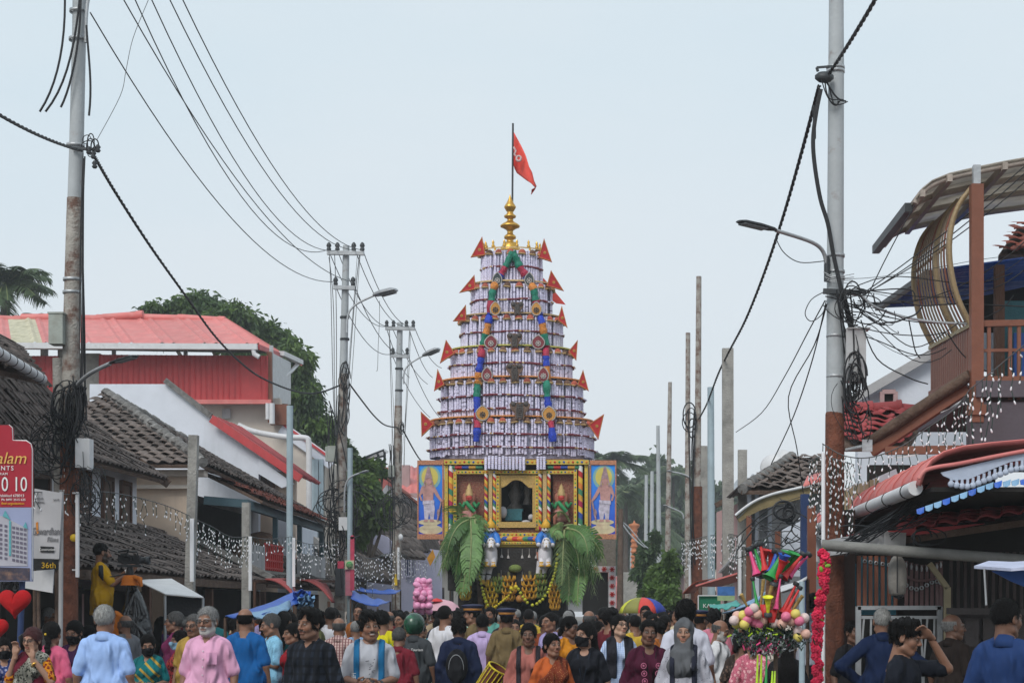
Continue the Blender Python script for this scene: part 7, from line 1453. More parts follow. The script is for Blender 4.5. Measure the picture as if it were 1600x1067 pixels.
def paint(p,tone,hair,o,fem):
 n=len(p);c=np.tile(np.array(tone),(n,1));x,y,z=p[:,0],p[:,1],p[:,2];ax=np.abs(x);hair=np.array(hair);front=y<-.045
 def put(m,col,a=1.):m=(np.clip(m,0,1)*a)[:,None];c[:]=c*(1-m)+np.array(col)*m
 sm=lambda d,w_=.004:np.clip(.5-d/w_,0,1)
 put(sm(np.hypot((ax-.035)/1.2,(z+.03))-.022,.02)*front,np.array(tone)*np.array((1.18,.98,.94)),.5)  # cheek highlight painted into the skin colour
 put(sm(np.hypot((ax-.031)/.024,(z-.002)/.016)-1,.5)*front,np.array(tone)*.55,.6)
 be=o.get('beard')
 if be is not None:
  m=sm(z+.034+.25*np.clip(-y-.06,0,1)*0,.012)*(y<.02)*(z>-.135)*sm(-(ax-.030)-(-.036-z)*.55*0-(.0),.02)
  m=np.clip(sm(z+.046,.014)*(y<.016)*(z>-.13)+sm(z+.0,.01)*sm(.050-ax,.01)*(y<-.0)*(y>-.05)*(z>-.1),0,1);put(m,be,o.get('bd',.9))
 if o.get('must')is not None or be is not None:put(sm(np.abs(z+.045+.25*ax)-.0068,.004)*sm(ax-.034,.006)*(y<-.07),o.get('must',be)if o.get('must')is not None else be,.95)
 put(sm(np.hypot(ax/.026,(z+.061)/.0115)-1,.4)*(y<-.07),np.array(tone)*np.array((.95,.52,.50))if fem else np.array(tone)*np.array((.80,.55,.52)),.85)
 put(sm(np.abs(z+.0605)-.0016,.003)*sm(ax-.025,.004)*(y<-.07),np.array(tone)*.25,.8)
 if o.get('smile'):put(sm(np.hypot(ax/.021,(z+.060)/.005)-1,.4)*(y<-.07),(.50,.48,.45),1.)
 put(sm(np.abs(z-.0285+.9*(ax-.026)**2*10)-.0042,.004)*sm(np.abs(ax-.032)-.019,.005)*front,hair*.8 if not o.get('greybrow')else(.3,.3,.3),.9)
 ed=np.hypot((ax-.031)/.0130,(z-.005)/.0052)-1;put(sm(ed,.35)*(y<-.06),(.34,.31,.29));put(sm(np.hypot((ax-.031)+o.get('gaze',0)*np.sign(x),z-.0065)-.0062,.003)*sm(ed,.3)*(y<-.06),(.02,.013,.01))
 put(sm(np.abs(np.hypot((ax-.031)/.0155,(z-.0065)/.0078)-1)-.16,.2)*(z>.006)*(y<-.06),(.015,.01,.01),.9)
 put(sm(np.hypot((ax-.011)/.006,(z+.0375)/.004)-1,.5)*(y<-.09),np.array(tone)*.25,.8)  # nostril shading painted into the skin colour
 if o.get('bindi'):put(sm(np.hypot(x,z-.036)-.0045,.002)*front,(.35,.02,.02))
 return c
HL={'m':([-.12,-.085,-.055,-.042,-.01,.03,.06,.14],[.072,.070,.058,-.005,-.012,-.030,-.060,-.075]),'f':([-.12,-.085,-.06,-.045,-.01,.03,.06,.14],[.078,.074,.045,.0,-.02,-.05,-.09,-.10])}
HAIRC={}
def hair_mesh(kind,h=.0075,seed=0):
 key=(kind,h,seed)
 if key in HAIRC:return HAIRC[key]
 rr=np.random.default_rng(seed+hash(kind)%1000);f=Field((-.17,-.16,-.62 if kind in('long','braid')else-.2),(.17,.22,.19),h)
 inf={'short':.0055,'crop':.002,'bald':.004,'fluffy':.014,'wavy':.011,'bun':.010,'long':.012,'braid':.010,'tied':.010}[kind]
 f.ell((0,.020,.036),(.076+inf,.094+inf,.088+inf),.01)
 if kind in('fluffy','wavy'):f.ell((0,-.035,.092),(.062,.060,.036+inf*.5),.03)
 xs,zs=HL['m' if kind in('short','crop','bald','fluffy','wavy')else 'f'];X,Y,Z=f.full();cut=np.interp(Y,xs,zs)-Z
 fq=1. if kind in('fluffy','wavy')else 2.4;wob=sum(.0022/fq*np.sin((X*a+Y*b+Z*c)*fq+d)for a,b,c,d in zip(rr.normal(0,90,7),rr.normal(0,90,7),rr.normal(0,60,7),rr.uniform(0,6,7)))*(2.2 if kind in('fluffy','wavy')else 1.)
 f.v=np.maximum(f.v+wob,(cut+wob*2.5+.004*np.sin(X*410+Y*190)*np.sin(Y*330+Z*120))*.75).astype(np.float32)
 if kind=='bald':f.v=np.maximum(f.v,np.maximum(Z-.055,-(Y+.0)*.9-.0)).astype(np.float32)
 if kind=='bun':f.ell((0,.125,-.02),(.05,.042,.048),.03)
 if kind=='tied':f.cap((0,.105,-.01),(0,.135,-.10),.035,.028,.03)
 if kind=='long':f.cap((0,.085,-.02),(0,.125,-.25),.075,.085,.05,.6).cap((0,.125,-.25),(0,.15,-.52),.085,.05,.05,.5);f.v=(f.v+wob*.6).astype(np.float32)
 if kind=='braid':
  for i in range(11):f.ell((.006*(-1)**i,.10+.008*i**.6,-.04-.045*i),(.034-.0012*i,.026,.032),.012)
 if kind in('tied','bun','long','braid'):f.cap((0,-.11,.085),(0,.05,.142),.007,.006,.008,1,True)
 v_,q_=f.mesh()
 if h<.01 and kind!='x':
  ns_=1500;ii=rr.integers(0,len(v_),ns_);c=v_[ii];n_=c-np.array((0,.02,.02 if kind not in('long','braid')else 0));n_[:,2]*=(1 if kind not in('long','braid')else.1);n_/=np.linalg.norm(n_,axis=1)[:,None]+1e-6
  t_=rr.normal(0,.35,(ns_,3))+np.array((0,.55,-.8));t_-=n_*(t_*n_).sum(1)[:,None];t_/=np.linalg.norm(t_,axis=1)[:,None]+1e-6;s_=np.cross(n_,t_)*.0016;L_=rr.uniform(.012,.034,(ns_,1))*(.6 if kind in('crop','bald')else 1);e=c+t_*L_+n_*rr.uniform(-.002,.007,(ns_,1))*(1.6 if kind in('fluffy','wavy')else 1);b=len(v_)+np.arange(ns_)*4
  v_=np.concatenate([v_,np.stack([c-s_,c+s_,e+s_*.4,e-s_*.4],1).reshape(-1,3)]);q_=np.concatenate([q_,np.stack([b,b+1,b+2,b+3],1)])
 HAIRC[key]=v_,q_;return HAIRC[key]
# ---- hands
HAND={}
def hand_mesh(curl,spread=.10):
 key=(curl,spread)
 if key in HAND:return HAND[key]
 f=Field((-.08,-.13,-.22),(.08,.08,.05),.0062);f.cap((0,0,.04),(0,0,-.02),.026,.030,.02,.75);f.ell((0,-.002,-.052),(.038,.018,.048),.02)
 for i,(x,L_)in enumerate(((-.028,.070),(-.0095,.080),(.0095,.076),(.027,.060))):
  p=np.array((x,-.002,-.090));a=0.;sx=x*spread*8
  for s_,fr in enumerate((.42,.32,.26)):
   a+=curl*(.55,.9,.7)[s_];d=np.array((sx*.12 if s_==0 else 0,-math.sin(a),-math.cos(a)));q=p+d*L_*fr;f.cap(p,q,.0095-.0008*s_,.0088-.001*s_,.006);p=q
 p=np.array((-.030,-.006,-.030));q=np.array((-.055,-.022,-.062));f.cap(p,q,.015,.011,.014);f.cap(q,np.array((-.058+.02*curl,-.035-.02*curl,-.092)),.0105,.0085,.006)
 HAND[key]=f.mesh();return HAND[key]
def rot_to(d,roll=0.):return np.array((Vector((0,0,-1)).rotation_difference(Vector(d)).to_matrix()@Matrix.Rotation(roll,3,'Z')))
m_skin=M('skin',(1,1,1),.5,.05,20,.03,60,vcol=True,sss=.06,spec=.4)
FAB={}
def cloth(col,kind='plain',c2=None,c3=None,rough=.85,sc=1.):
 key=('cloth',tuple(round(q,3)for q in col),kind,c2,c3,sc)
 if key in FAB:return FAB[key]
 def pat(N,L,nd,co):
  def sep():
   s_=nd('ShaderNodeSeparateXYZ');L.new(co,s_.inputs[0]);return s_
  def mth(op,a,b=None,v=None):
   q=nd('ShaderNodeMath',operation=op);L.new(a,q.inputs[0])
   if b is not None:L.new(b,q.inputs[1])
   if v is not None:q.inputs[1].default_value=v
   return q.outputs[0]
  def mixc(fac,A,B):
   q=nd('ShaderNodeMix',data_type='RGBA');L.new(fac,q.inputs['Factor'])
   for n_,z in(('A',A),('B',B)):
    if isinstance(z,tuple):q.inputs[n_].default_value=(*z,1)
    else:L.new(z,q.inputs[n_])
   return q.outputs['Result']
  c2_=c2 or tuple(q*.5 for q in col)
  if kind=='plaid':
   s_=sep();st=lambda o_,f_,w_:mth('LESS_THAN',mth('FRACT',mth('MULTIPLY',o_,v=f_*sc)),v=w_)
   a=mixc(st(s_.outputs['X'],22,.32),col,c2_);return mixc(mth('MULTIPLY',st(s_.outputs['Z'],22,.32),v=.65),a,c3 or c2_)
  if kind=='stripe':
   s_=sep();return mixc(mth('LESS_THAN',mth('FRACT',mth('MULTIPLY',s_.outputs['X'],v=40*sc)),v=.3),col,c2_)
  if kind=='floral':
   v_=nd('ShaderNodeTexVoronoi',Scale=26*sc);L.new(co,v_.inputs['Vector']);a=mixc(mth('LESS_THAN',v_.outputs['Distance'],v=.42),col,c2_)
   w_=nd('ShaderNodeTexVoronoi',Scale=60*sc);L.new(co,w_.inputs['Vector']);return mixc(mth('LESS_THAN',w_.outputs['Distance'],v=.22),a,c3 or col)
  if kind=='speck':
   w_=nd('ShaderNodeTexVoronoi',Scale=55*sc);L.new(co,w_.inputs['Vector']);return mixc(mth('LESS_THAN',w_.outputs['Distance'],v=.22),col,c2_)
  if kind=='border':
   s_=sep();return mixc(mth('LESS_THAN',mth('FRACT',mth('MULTIPLY',mth('ADD',s_.outputs['X'],s_.outputs['Z']),v=5.*sc)),v=.3),col,c2_)
 FAB[key]=M('cloth_%d'%len(FAB),col,rough,.10,7,.33,11.,pattern=pat if kind!='plain' else None,spec=.2,crease=.09);return FAB[key]
m_hairb=M('black_hair',(.0065,.0055,.0055),.6,.4,40,.5,60,stretch=(3,3,.6),spec=.14);m_hairg=M('grey_hair',(.26,.26,.26),.7,.65,40,.5,60,stretch=(3,3,.6));m_hairw=M('silver_hair',(.40,.40,.39),.7,.6,40,.5,60,stretch=(3,3,.6));m_hairbr=M('henna_hair',(.075,.018,.020),.55,.3,40,.5,60,stretch=(3,3,.6));m_hairs=M('salt_pepper_hair',(.10,.10,.10),.65,.6,40,.5,60,stretch=(3,3,.6))
HAIRM={'k':m_hairb,'g':m_hairg,'w':m_hairw,'h':m_hairbr,'s':m_hairs};HAIRRGB={'k':(.015,.012,.012),'g':(.22,.22,.22),'w':(.35,.35,.34),'h':(.05,.02,.02),'s':(.06,.06,.06)}
TONE={'d':(.14,.070,.045),'m':(.235,.120,.077),'l':(.34,.19,.13),'f':(.42,.26,.185)}
def body_prims(f,J,inf,fem,fat,parts,k=.04):
 """torso / arms / legs; inf inflates them for clothing"""
 w_=1+fat
 if 'torso' in parts:
  f.cap((-.075,.0,.98),(.075,.0,.98),.105*w_+inf+(.012 if fem else 0),None,k,.86);f.ell((0,-.01*w_-(.03*fat),1.11),(.138*w_+inf,.105*w_+fat*.08+inf,.15),.05);f.ell((0,.0,1.28),(.150+inf-(.016 if fem else 0),.108+inf,.165),.05)
  f.cap((-J['sw']+.03,.012,1.375),(J['sw']-.03,.012,1.375),.050+inf*.7,None,.05)
  for q in(-1,1):f.cap((q*.03,.025,1.448),(q*(J['sw']-.03),.012,1.385),.032+inf*.5,.036+inf*.6,.04)
  if fem:
   for q in(-1,1):f.ell((q*.068,-.085,1.265),(.066+inf*.8,.060+inf*.8,.066+inf*.8),.04)
 if 'neck' in parts:f.cap((0,.022,1.38),(0,.012,1.50),.055,.050,.03)
 for sd_,q in(('L',-1),('R',1)):
  s0=np.array((q*J['sw'],.012,1.362));el_,wr=np.array(J[sd_][0]),np.array(J[sd_][1])
  if 'arms' in parts:f.cap(s0,el_,.049+inf,.038+inf,.03);f.cap(el_,wr,.038+inf,.026+inf,.012)
  if 'sleeve' in parts:f.cap(s0,s0+(el_-s0)*J.get('slv',.8),.045+inf*.9,.044+inf*1.1,.02)
  if 'longsleeve' in parts:f.cap(s0,el_,.050+inf,.043+inf,.03);f.cap(el_,el_+(wr-el_)*.93,.043+inf,.032+inf,.015)
  if 'legs' in parts:f.cap((q*.088,0,.93),(q*.095,-.005,.50),.088*w_+inf,.060+inf,.05);f.cap((q*.095,-.005,.50),(q*.095,.02,.08),.058+inf,.040+inf,.02);f.cap((q*.095,.035,.04),(q*.10,-.13,.032),.038+inf*.3,.034+inf*.3,.02)
def folds(f,amp,seed):
 rr=np.random.default_rng(seed);X,Y,Z=f.full();d=0
 for _ in range(5):
  a=rr.normal(0,1,3)*np.array((40,30,9));d=d+.9-1.8*np.abs(np.sin(X*a[0]+Y*a[1]+Z*a[2]+rr.uniform(0,6)+1.3*np.sin(Z*rr.uniform(6,14)+X*rr.uniform(-9,9))))
 f.v=(f.v+amp*d/2.2).astype(np.float32)
POSE={'down':{'L':((-.228,.035,1.11),(-.25,-.03,.865)),'R':((.228,.035,1.11),(.25,-.03,.865))},'fold':{'L':((-.215,-.02,1.13),(-.02,-.20,1.10)),'R':((.215,-.02,1.13),(.05,-.19,1.16))},'hips':{'L':((-.40,.06,1.16),(-.20,-.03,1.00)),'R':((.40,.06,1.16),(.20,-.03,1.00))},'phone':{'L':((-.25,-.06,1.14),(-.135,-.115,1.44)),'R':((.26,-.10,1.15),(.085,-.165,1.40))},'hold':{'L':((-.215,.0,1.13),(-.07,-.27,1.10)),'R':((.215,.0,1.13),(.08,-.27,1.09))},'brow':{'L':((-.245,.03,1.13),(-.25,-.05,.89)),'R':((.20,-.27,1.36),(.075,-.17,1.60))},'reach':{'L':((-.24,-.06,1.14),(-.30,-.30,1.12)),'R':((.245,.035,1.13),(.262,-.03,.885))},'camera':{'L':((-.26,-.12,1.18),(-.10,-.36,1.33)),'R':((.26,-.10,1.17),(.09,-.34,1.36))}}
def headmat(yaw,pitch,tilt):return Euler((R(pitch),R(tilt),R(yaw)),'XYZ').to_matrix()
def make_person(label,px,top,Y,yaw=0,hy=0,hp=0,ht=0,fem=False,tone='m',pose='down',hair='short',hc='k',face={},shirt=None,slv='short',hem=.88,collar=True,lower=None,low='trousers',fat=.0,extra=None,lo=False,z0=0.,group=None,scale=None,drapes=(),hsx=1.):
 """top = photo height of the crown; the figure is scaled so that it stands on the ground at distance Y"""
 Y*=1.06 if px<1200 and not lo and z0==0 else 1.;crown=P(px,top,Y).z-z0;s_=scale or crown/1.728;h=.022 if lo else.0125
 J=dict(POSE[pose]);J['sw']=.138 if fem else.156;J['slv']={'short':.82,'cap':.5,'long':1.}.get(slv,.8)
 tone_=np.array(TONE[tone]);seed=int(px*7+top)
 f=Field((-.46,-.42,-.005),(.46,.18,1.56),h*1.25);body_prims(f,J,0.,fem,fat,('torso','neck','arms','legs'));bv,bf=f.mesh();V_=[bv];F_=[bf];C_=[np.tile(tone_,(len(bv),1))];n=len(bv)
 HS=1.05;Hc=np.array((0,-.012,1.588));hm=np.array(headmat(hy,hp,ht));hv,hf=HM[fem];hv2=(hv*np.array((hsx,1,1))*HS)@hm.T
 V_.append(hv2+Hc);F_.append(hf+n);C_.append(paint(hv,tone_,HAIRRGB[hc],face,fem));n+=len(hv)
 if not lo:
  for sd_,q in(('L',-1),('R',1)):
   el_,wr=np.array(J[sd_][0]),np.array(J[sd_][1]);d=wr-el_;roll=0.
   if pose=='phone':d=np.array((.02*-q,.02,1.))if sd_=='R' else np.array((.04,.03,1.));roll=(1.2 if q<0 else-1.2)
   if pose=='brow' and sd_=='R':d=np.array((-.8,.35,.55));roll=.4
   hv_,hf_=hand_mesh({'phone':.25 if q>0 else.75,'hold':.8,'camera':.9,'fold':.6,'brow':.35 if q>0 else.3,'reach':.2}.get(pose,.35));hv3=hv_*np.array((q*-1.,1,1));rm=rot_to(d,roll+(0 if pose in('phone','brow')else-q*1.1))
   V_.append(hv3@rm.T+wr);F_.append((hf_ if q<0 else hf_[:,::-1])+n);C_.append(np.tile(tone_*1.05,(len(hv3),1)));n+=len(hv3)
 base=V(P(px,0,Y).x,Y,z0);Rz=Matrix.Rotation(R(yaw),3,'Z')
 o=raw('person',np.concatenate(V_),np.concatenate(F_).tolist(),m_skin,None,True,None,None,np.concatenate(C_));tag(o,label,'person',group)
 o.location=base;o.rotation_euler=(0,0,R(yaw));o.scale=(s_*.985 if fem else s_,s_,s_);ORIG[o]=Vector()
# the head, not the feet, is what the photograph fixes
 off=Rz@Vector(((hm@np.array((0,0,.05))+Hc)*s_).tolist());o.location=base-V(off.x,off.y,0)+V(0,0,0)
 def sub(name,fd,mat,smooth=True):v_,q_=fd.mesh()if isinstance(fd,Field)else fd;return raw(name,v_,q_.tolist(),mat,o,smooth)
 def headsub(name,v_,q_,mat):return raw(name,(np.asarray(v_)*np.array((hsx,1,1))*HS)@hm.T+Hc,q_.tolist()if hasattr(q_,'tolist')else q_,mat,o,True)
 if hair:v_,q_=hair_mesh(hair,.012 if lo else.0065,seed%5);headsub('hair',v_,q_,HAIRM[hc])
 if shirt is not None:
  f=Field((-.46,-.40,hem-.03),(.46,.22,1.50),h);body_prims(f,J,.015 if not lo else.02,fem,fat,('torso','longsleeve' if slv=='long' else 'sleeve'))
  f.cap((-.08,0,.98),(.08,0,.98),.128*(1+fat),None,.05,.86);f.cap((-.085,0,1.0),(.085,0,.80),.13*(1+fat),.14*(1+fat),.05,.86);folds(f,.0042 if not lo else.003,seed);X,Y_,Z=f.full()
  f.v=np.maximum(f.v,hem-Z+0*X+0*Y_).astype(np.float32);f.cap((0,.022,1.36 if collar else 1.40),(0,.005,1.62),.060,.064,.012,1,True)
  if collar:f.cap((0,-.10,1.40),(0,-.05,1.47),.018,.042,.01,1,True)
  elif fem:f.ell((0,-.10,1.43),(.062,.07,.055),.015,True)
  sub('shirt' if not fem else 'top',f,shirt)
  if collar and not lo:
   m=MB();vs=[];aa=np.linspace(-2.6,2.6,23)
   for a in aa:
    c_,s1=math.cos(a),math.sin(a);dn=.045*(1-c_)/2
    vs+=[(.058*s1,.016+.058*c_,1.480-dn),(.064*s1,.016+.064*c_,1.492-dn),(.090*s1,.016+.092*c_,1.416-dn*.7),(.076*s1,.016+.076*c_,1.404-dn*.7)]
   m._add(vs,[(4*i+j,4*i+(j+1)%4,4*i+4+(j+1)%4,4*i+4+j)for i in range(22)for j in range(4)]+[(0,1,2,3),(91,90,89,88)],True);m.build('collar',shirt,o)
 if lower is not None:
  f=Field((-.36,-.36,-.01),(.36,.36,hem+.10),.03)
  if low=='trousers':body_prims(f,J,.014,fem,fat,('legs',));f.cap((-.08,0,.96),(.08,0,.96),.115*(1+fat),None,.04,.86);X,Y_,Z=f.full();f.v=np.maximum(f.v,.07-Z+0*X+0*Y_).astype(np.float32)
  else:f.cap((-.06,0,.96),(-.09,0,.14),.13*(1+fat),.13,.06).cap((.06,0,.96),(.09,0,.14),.13*(1+fat),.13,.06);f.cap((0,0,.96),(0,-.02,.1),.12,.15,.06);folds(f,.006,seed)
  sub('trousers' if low=='trousers' else low,f,lower)
 for(kind,mat)in drapes:
  f=Field((-.40,-.40,.70),(.40,.30,1.56),h);body_prims(f,J,.036,fem,fat,('torso',));folds(f,.004,seed+3);X,Y_,Z=f.full()
  if kind=='pallu':d_=np.abs((X*.72+(Z-1.22)*.62)-np.where(Y_>.04,.07,.0))-.115;g=np.maximum(f.v,np.maximum(d_,.9-Z+0*X))
  elif kind=='pallu_r':d_=np.abs((-X*.72+(Z-1.22)*.62)-np.where(Y_>.04,.07,.0))-.115;g=np.maximum(f.v,np.maximum(d_,.9-Z+0*X))
  elif kind=='straps':d_=np.abs(np.abs(X)-.108)-.026;g=np.maximum(f.v-.004,np.maximum(d_,np.maximum(1.05-Z,.96-Z)+0*X+0*Y_))
  elif kind=='shawl':g=np.maximum(f.v-.006,np.maximum(np.abs(np.abs(X)-.10)-.055+0*Y_,1.0-Z+0*X+0*Y_))
  f.v=g.astype(np.float32);f.cap((0,.022,1.40),(0,.005,1.62),.064,.064,.012,1,True);sub({'pallu':'saree_drape','pallu_r':'saree_drape','straps':'bag_strap','shawl':'shawl'}[kind],f,mat)
 if extra:extra(o,headsub,sub,J,hm,Hc)
 return o
# ---- accessories
def glasses(mat=None):
 def fn(o,headsub,sub,J,hm,Hc):
  m=MB()
  for q in(-1,1):
   m.tube([V(q*.031+.022*math.cos(a),-.100-.004*abs(math.cos(a)),.004+.017*math.sin(a))for a in np.linspace(0,6.283,15)],.0024,5,False);m.tube([V(q*.052,-.098,.008),V(q*.074,-.05,.010),V(q*.080,.01,.008)],.0022,5)
  m.tube([V(-.009,-.103,.008),V(.009,-.103,.008)],.0024,5);headsub('glasses',np.array(m.v),m.f,mat or m_black)
 return fn
def mask(mat):
 def fn(o,headsub,sub,J,hm,Hc):
  f=Field((-.1,-.15,-.13),(.1,.05,.02),.006);src=HF[True];ix=[np.clip(np.searchsorted(src.ax[i],f.ax[i]),0,len(src.ax[i])-1)for i in range(3)]
  X,Y,Z=f.full();g=src.v[np.ix_(*ix)]-.010;f.v=np.maximum(g,np.maximum(np.maximum(Z+.020-.35*np.clip(-Y-.07,0,.1),-.112-Z),np.maximum(Y+.015,np.abs(X)-.078))).astype(np.float32);f.ell((0,-.098,-.048),(.040,.024,.040),.02);v_,q_=f.mesh();headsub('face_mask',v_,q_,mat)
  m=MB()
  for q in(-1,1):m.tube([V(q*.066,-.02,-.04),V(q*.082,.015,-.015),V(q*.080,.03,.01)],.002,4)
  headsub('mask_loop',np.array(m.v),m.f,mat)
 return fn
def cap_police(o,headsub,sub,J,hm,Hc):
 m=MB();m.lathe([(.086,.045),(.098,.06),(.101,.095),(.125,.118),(.128,.128),(.09,.142),(0,.15)],(0,.012,0),24,1.18);headsub('peaked_cap',np.array(m.v),m.f,M('navy_cap_cloth',(.02,.025,.065),.7,.1))
 m=MB();m.lathe([(.1005,.062),(.1035,.064),(.1035,.09),(.1005,.092)],(0,.012,0),24,1.18);headsub('cap_band',np.array(m.v),m.f,M('orange_cap_band',(.35,.15,.03),.6))
 m=MB();m.prism([(-.07,-.075,.055),(-.05,-.125,.045),(0,-.148,.04),(.05,-.125,.045),(.07,-.075,.055)],(0,0,.006));headsub('cap_peak',np.array(m.v),m.f,m_black)
def helmet(o,headsub,sub,J,hm,Hc):
 f=Field((-.16,-.18,-.13),(.16,.19,.2),.009);f.ell((0,.012,.03),(.118,.142,.135),.02);X,Y,Z=f.full();f.v=np.maximum(f.v,np.maximum(-.085-Z+0*X+0*Y,0*Z-.5)).astype(np.float32);f.ell((0,-.14,.005),(.09,.10,.05),.02,True);v_,q_=f.mesh();headsub('helmet',v_,q_,M('green_black_helmet',(.012,.05,.03),.25,.3,8,0,dirt=.7,dcol=(.03,.22,.10),dscale=9,spec=.6))
def backpack(mat):
 def fn(o,headsub,sub,J,hm,Hc):
  f=Field((-.22,.05,.88),(.22,.36,1.45),.014);f.ell((0,.185,1.14),(.135,.085,.21),.03);f.ell((0,.25,1.05),(.095,.045,.11),.02);sub('backpack',f,mat)
  m=MB();m.tube([V(.09*math.sin(a),.235+.02*math.cos(a*.5),1.12+.16*math.cos(a))for a in np.linspace(-2,2,14)],.004,5);m.build('backpack_zip',m_galv,o)
 return fn
def hijab(mat):
 def fn(o,headsub,sub,J,hm,Hc):
  f=Field((-.25,-.24,-.46),(.25,.22,.15),.010);f.ell((0,.024,.030),(.092,.110,.102),.02).ell((0,.0,-.08),(.082,.092,.09),.04);f.ell((0,-.01,-.20),(.125,.125,.085),.05).ell((0,-.075,-.32),(.145,.075,.11),.05);folds(f,.006,5);f.cap((0,-.16,.0),(0,-.10,-.03),.055,.052,.01,1,True);f.ell((0,-.11,-.02),(.051,.07,.078),.008,True);v_,q_=f.mesh();headsub('headscarf',v_,q_,mat)
 return fn
def phone_ear(o,headsub,sub,J,hm,Hc):
 m=MB();m.box((-.098,-.025,-.02),(.012,.075,.15),Matrix.Rotation(.35,3,'X'));headsub('mobile_phone',np.array(m.v),m.f,m_black)
def item(fnm):
 return lambda o,headsub,sub,J,hm,Hc:fnm(o)
def lanyard(mat):return item(lambda o:(lambda m:(m.tube([V(.07,.02,1.46),V(.062,-.10,1.38),V(.03,-.165,1.22),V(0,-.17,1.08),V(-.03,-.165,1.22),V(-.062,-.10,1.38),V(-.07,.02,1.46)],.005,6),m.build('lanyard',mat,o)))(MB()))
def necklace(mat):return item(lambda o:(lambda m:([m.sphere((.075*math.sin(a),-.045-.075*math.cos(a)*.9,1.40-.075*(1+math.cos(a))*.5),.007,6)for a in np.linspace(-2.2,2.2,26)],m.build('necklace',mat,o)))(MB()))
def combo(*fs):return lambda*a:[f(*a)for f in fs]
# ================================================================== the people one can tell apart
K=lambda*a:cloth(c255(*a))
cW=K(215,215,222);cBk=K(22,22,26);cTr=K(38,38,44);cMu=K(200,195,185);cKh=K(112,96,66)
G1='people standing nearest the camera';G2='people a little farther into the crowd'
WB=(.45,.45,.44)
# left group
make_person('woman in black mask and blue print dress at the left edge',6,996,16.2,25,5,5,fem=True,tone='l',hair='tied',shirt=cloth(c255(45,60,110),'floral',c255(150,150,180),c255(25,30,60)),slv='short',collar=False,lower=cBk,extra=mask(cBk),group=G1)
make_person('woman in yellow and maroon saree holding a phone to her ear',50,979,15.0,-8,-6,6,4,True,'l','phone','tied','h',{'bindi':1},cloth(c255(190,120,20),'floral',c255(110,20,25),c255(225,165,40)),'short',.9,False,cloth(c255(190,120,20),'floral',c255(110,20,25)),'saree_skirt',.18,combo(glasses(),phone_ear,item(lambda o:(lambda m:(m.tube([V(.112,-.165,1.33),V(.105,-.16,1.34)],.036,10),m.build('bangle',m_gold,o)))(MB()))),group=G1,drapes=(('pallu',cloth(c255(92,18,38))),('pallu_r',cloth(c255(150,150,140),'floral',c255(40,45,40),c255(200,190,170),sc=1.6))))
make_person('woman in plain pink top seen from behind with a yellow hair clip',82,970,15.9,165,8,0,0,True,'m','down','braid','k',{},K(200,92,124),'short',.85,False,K(60,30,50),'trousers',.12,lambda o,hs,sub,J,hm,Hc:(lambda m:(m.sphere((.02,.118,.0),.014,8),hs('hair_clip',np.array(m.v),m.f,m_yellow)))(MB()),group=G1)
make_person('grey haired man in spectacles looking right past the rusty pole',78,948,21.2,80,0,0,tone='m',hair='short',hc='g',face={'must':(.3,.3,.3)},shirt=K(170,168,165),lower=cTr,extra=glasses(),group=G2)
make_person('woman in purple dress and black mask looking down beside the rusty pole',115,969,16.9,-12,0,16,0,True,'m','down','tied','k',{},K(58,22,62),'short',.8,False,cBk,extra=mask(cBk),group=G1)
make_person('silver haired man in light blue shirt with his back to the camera',164,943,14.1,180,0,0,tone='m',hair='short',hc='w',shirt=K(152,182,232),lower=cTr,fat=.06,group=G1)
make_person('woman in teal saree with gold border and black mask looking down',231,990,16.6,8,4,14,-3,True,'m','hold','tied','k',{},K(12,98,102),'short',.85,False,K(12,98,102),'saree_skirt',.08,mask(cBk),group=G1,drapes=(('pallu_r',cloth(c255(14,105,108),'border',c255(170,140,60),sc=1.5)),))
make_person('older woman in magenta and spectacles in profile looking left',272,954,19.6,-85,0,0,0,True,'m','down','bun','s',{},K(116,42,84),'long',.8,False,K(116,42,84),'saree_skirt',.1,glasses(),group=G2)
make_person('woman in pale blue surgical mask and red print dress looking left',279,984,18.3,-55,-10,6,0,True,'m','down','tied','k',{},cloth(c255(165,55,60),'floral',c255(60,20,25),c255(210,120,90)),'short',.8,False,cBk,extra=mask(K(130,165,190)),group=G2)
make_person('man in spectacles and ochre shirt half hidden behind the pink shirted man',302,958,17.6,-15,0,5,tone='m',hair='short',hc='s',shirt=K(170,140,70),lower=cTr,face={'must':(.06,.05,.05)},extra=glasses(),group=G2)
make_person('white bearded man in open pink shirt walking towards the camera',324,946,14.2,-8,-4,2,tone='m',hair='short',hc='g',face={'beard':WB,'must':(.42,.42,.41),'greybrow':1},shirt=cloth(c255(214,160,190)),lower=cTr,extra=combo(glasses(),item(lambda o:(lambda m:([m.sphere((.004,-.128-.006*k,1.33-.07*k),.006,6)for k in range(5)],m.build('shirt_button',m_swhite,o)))(MB())),item(lambda o:part('shirt_pocket',o,cloth(c255(205,150,182)),lambda m:m.box((.085,-.137,1.265),(.095,.012,.105),Euler((-.12,0,.25)).to_matrix())))),group=G1)
make_person('balding man in royal blue t-shirt with his back turned',384,948,16.8,175,0,0,tone='m',hair='bald',hc='k',shirt=K(18,86,148),collar=False,lower=cTr,fat=.1,group=G1)
make_person('man in light blue shirt with folded arms in profile',421,957,17.6,-60,-15,12,tone='m',pose='fold',hair='short',hc='s',face={'must':(.05,.05,.05)},shirt=cloth(c255(135,190,220),'speck',c255(90,140,180)),lower=K(190,190,170),low='wrapped_cloth',fat=.12,group=G1)
make_person('girl in red dress stretching out her arm beside the light blue shirt',457,972,17.4,-70,10,0,0,True,'m','reach','tied','k',{},K(140,22,34),'short',.8,False,cBk,group=G2)
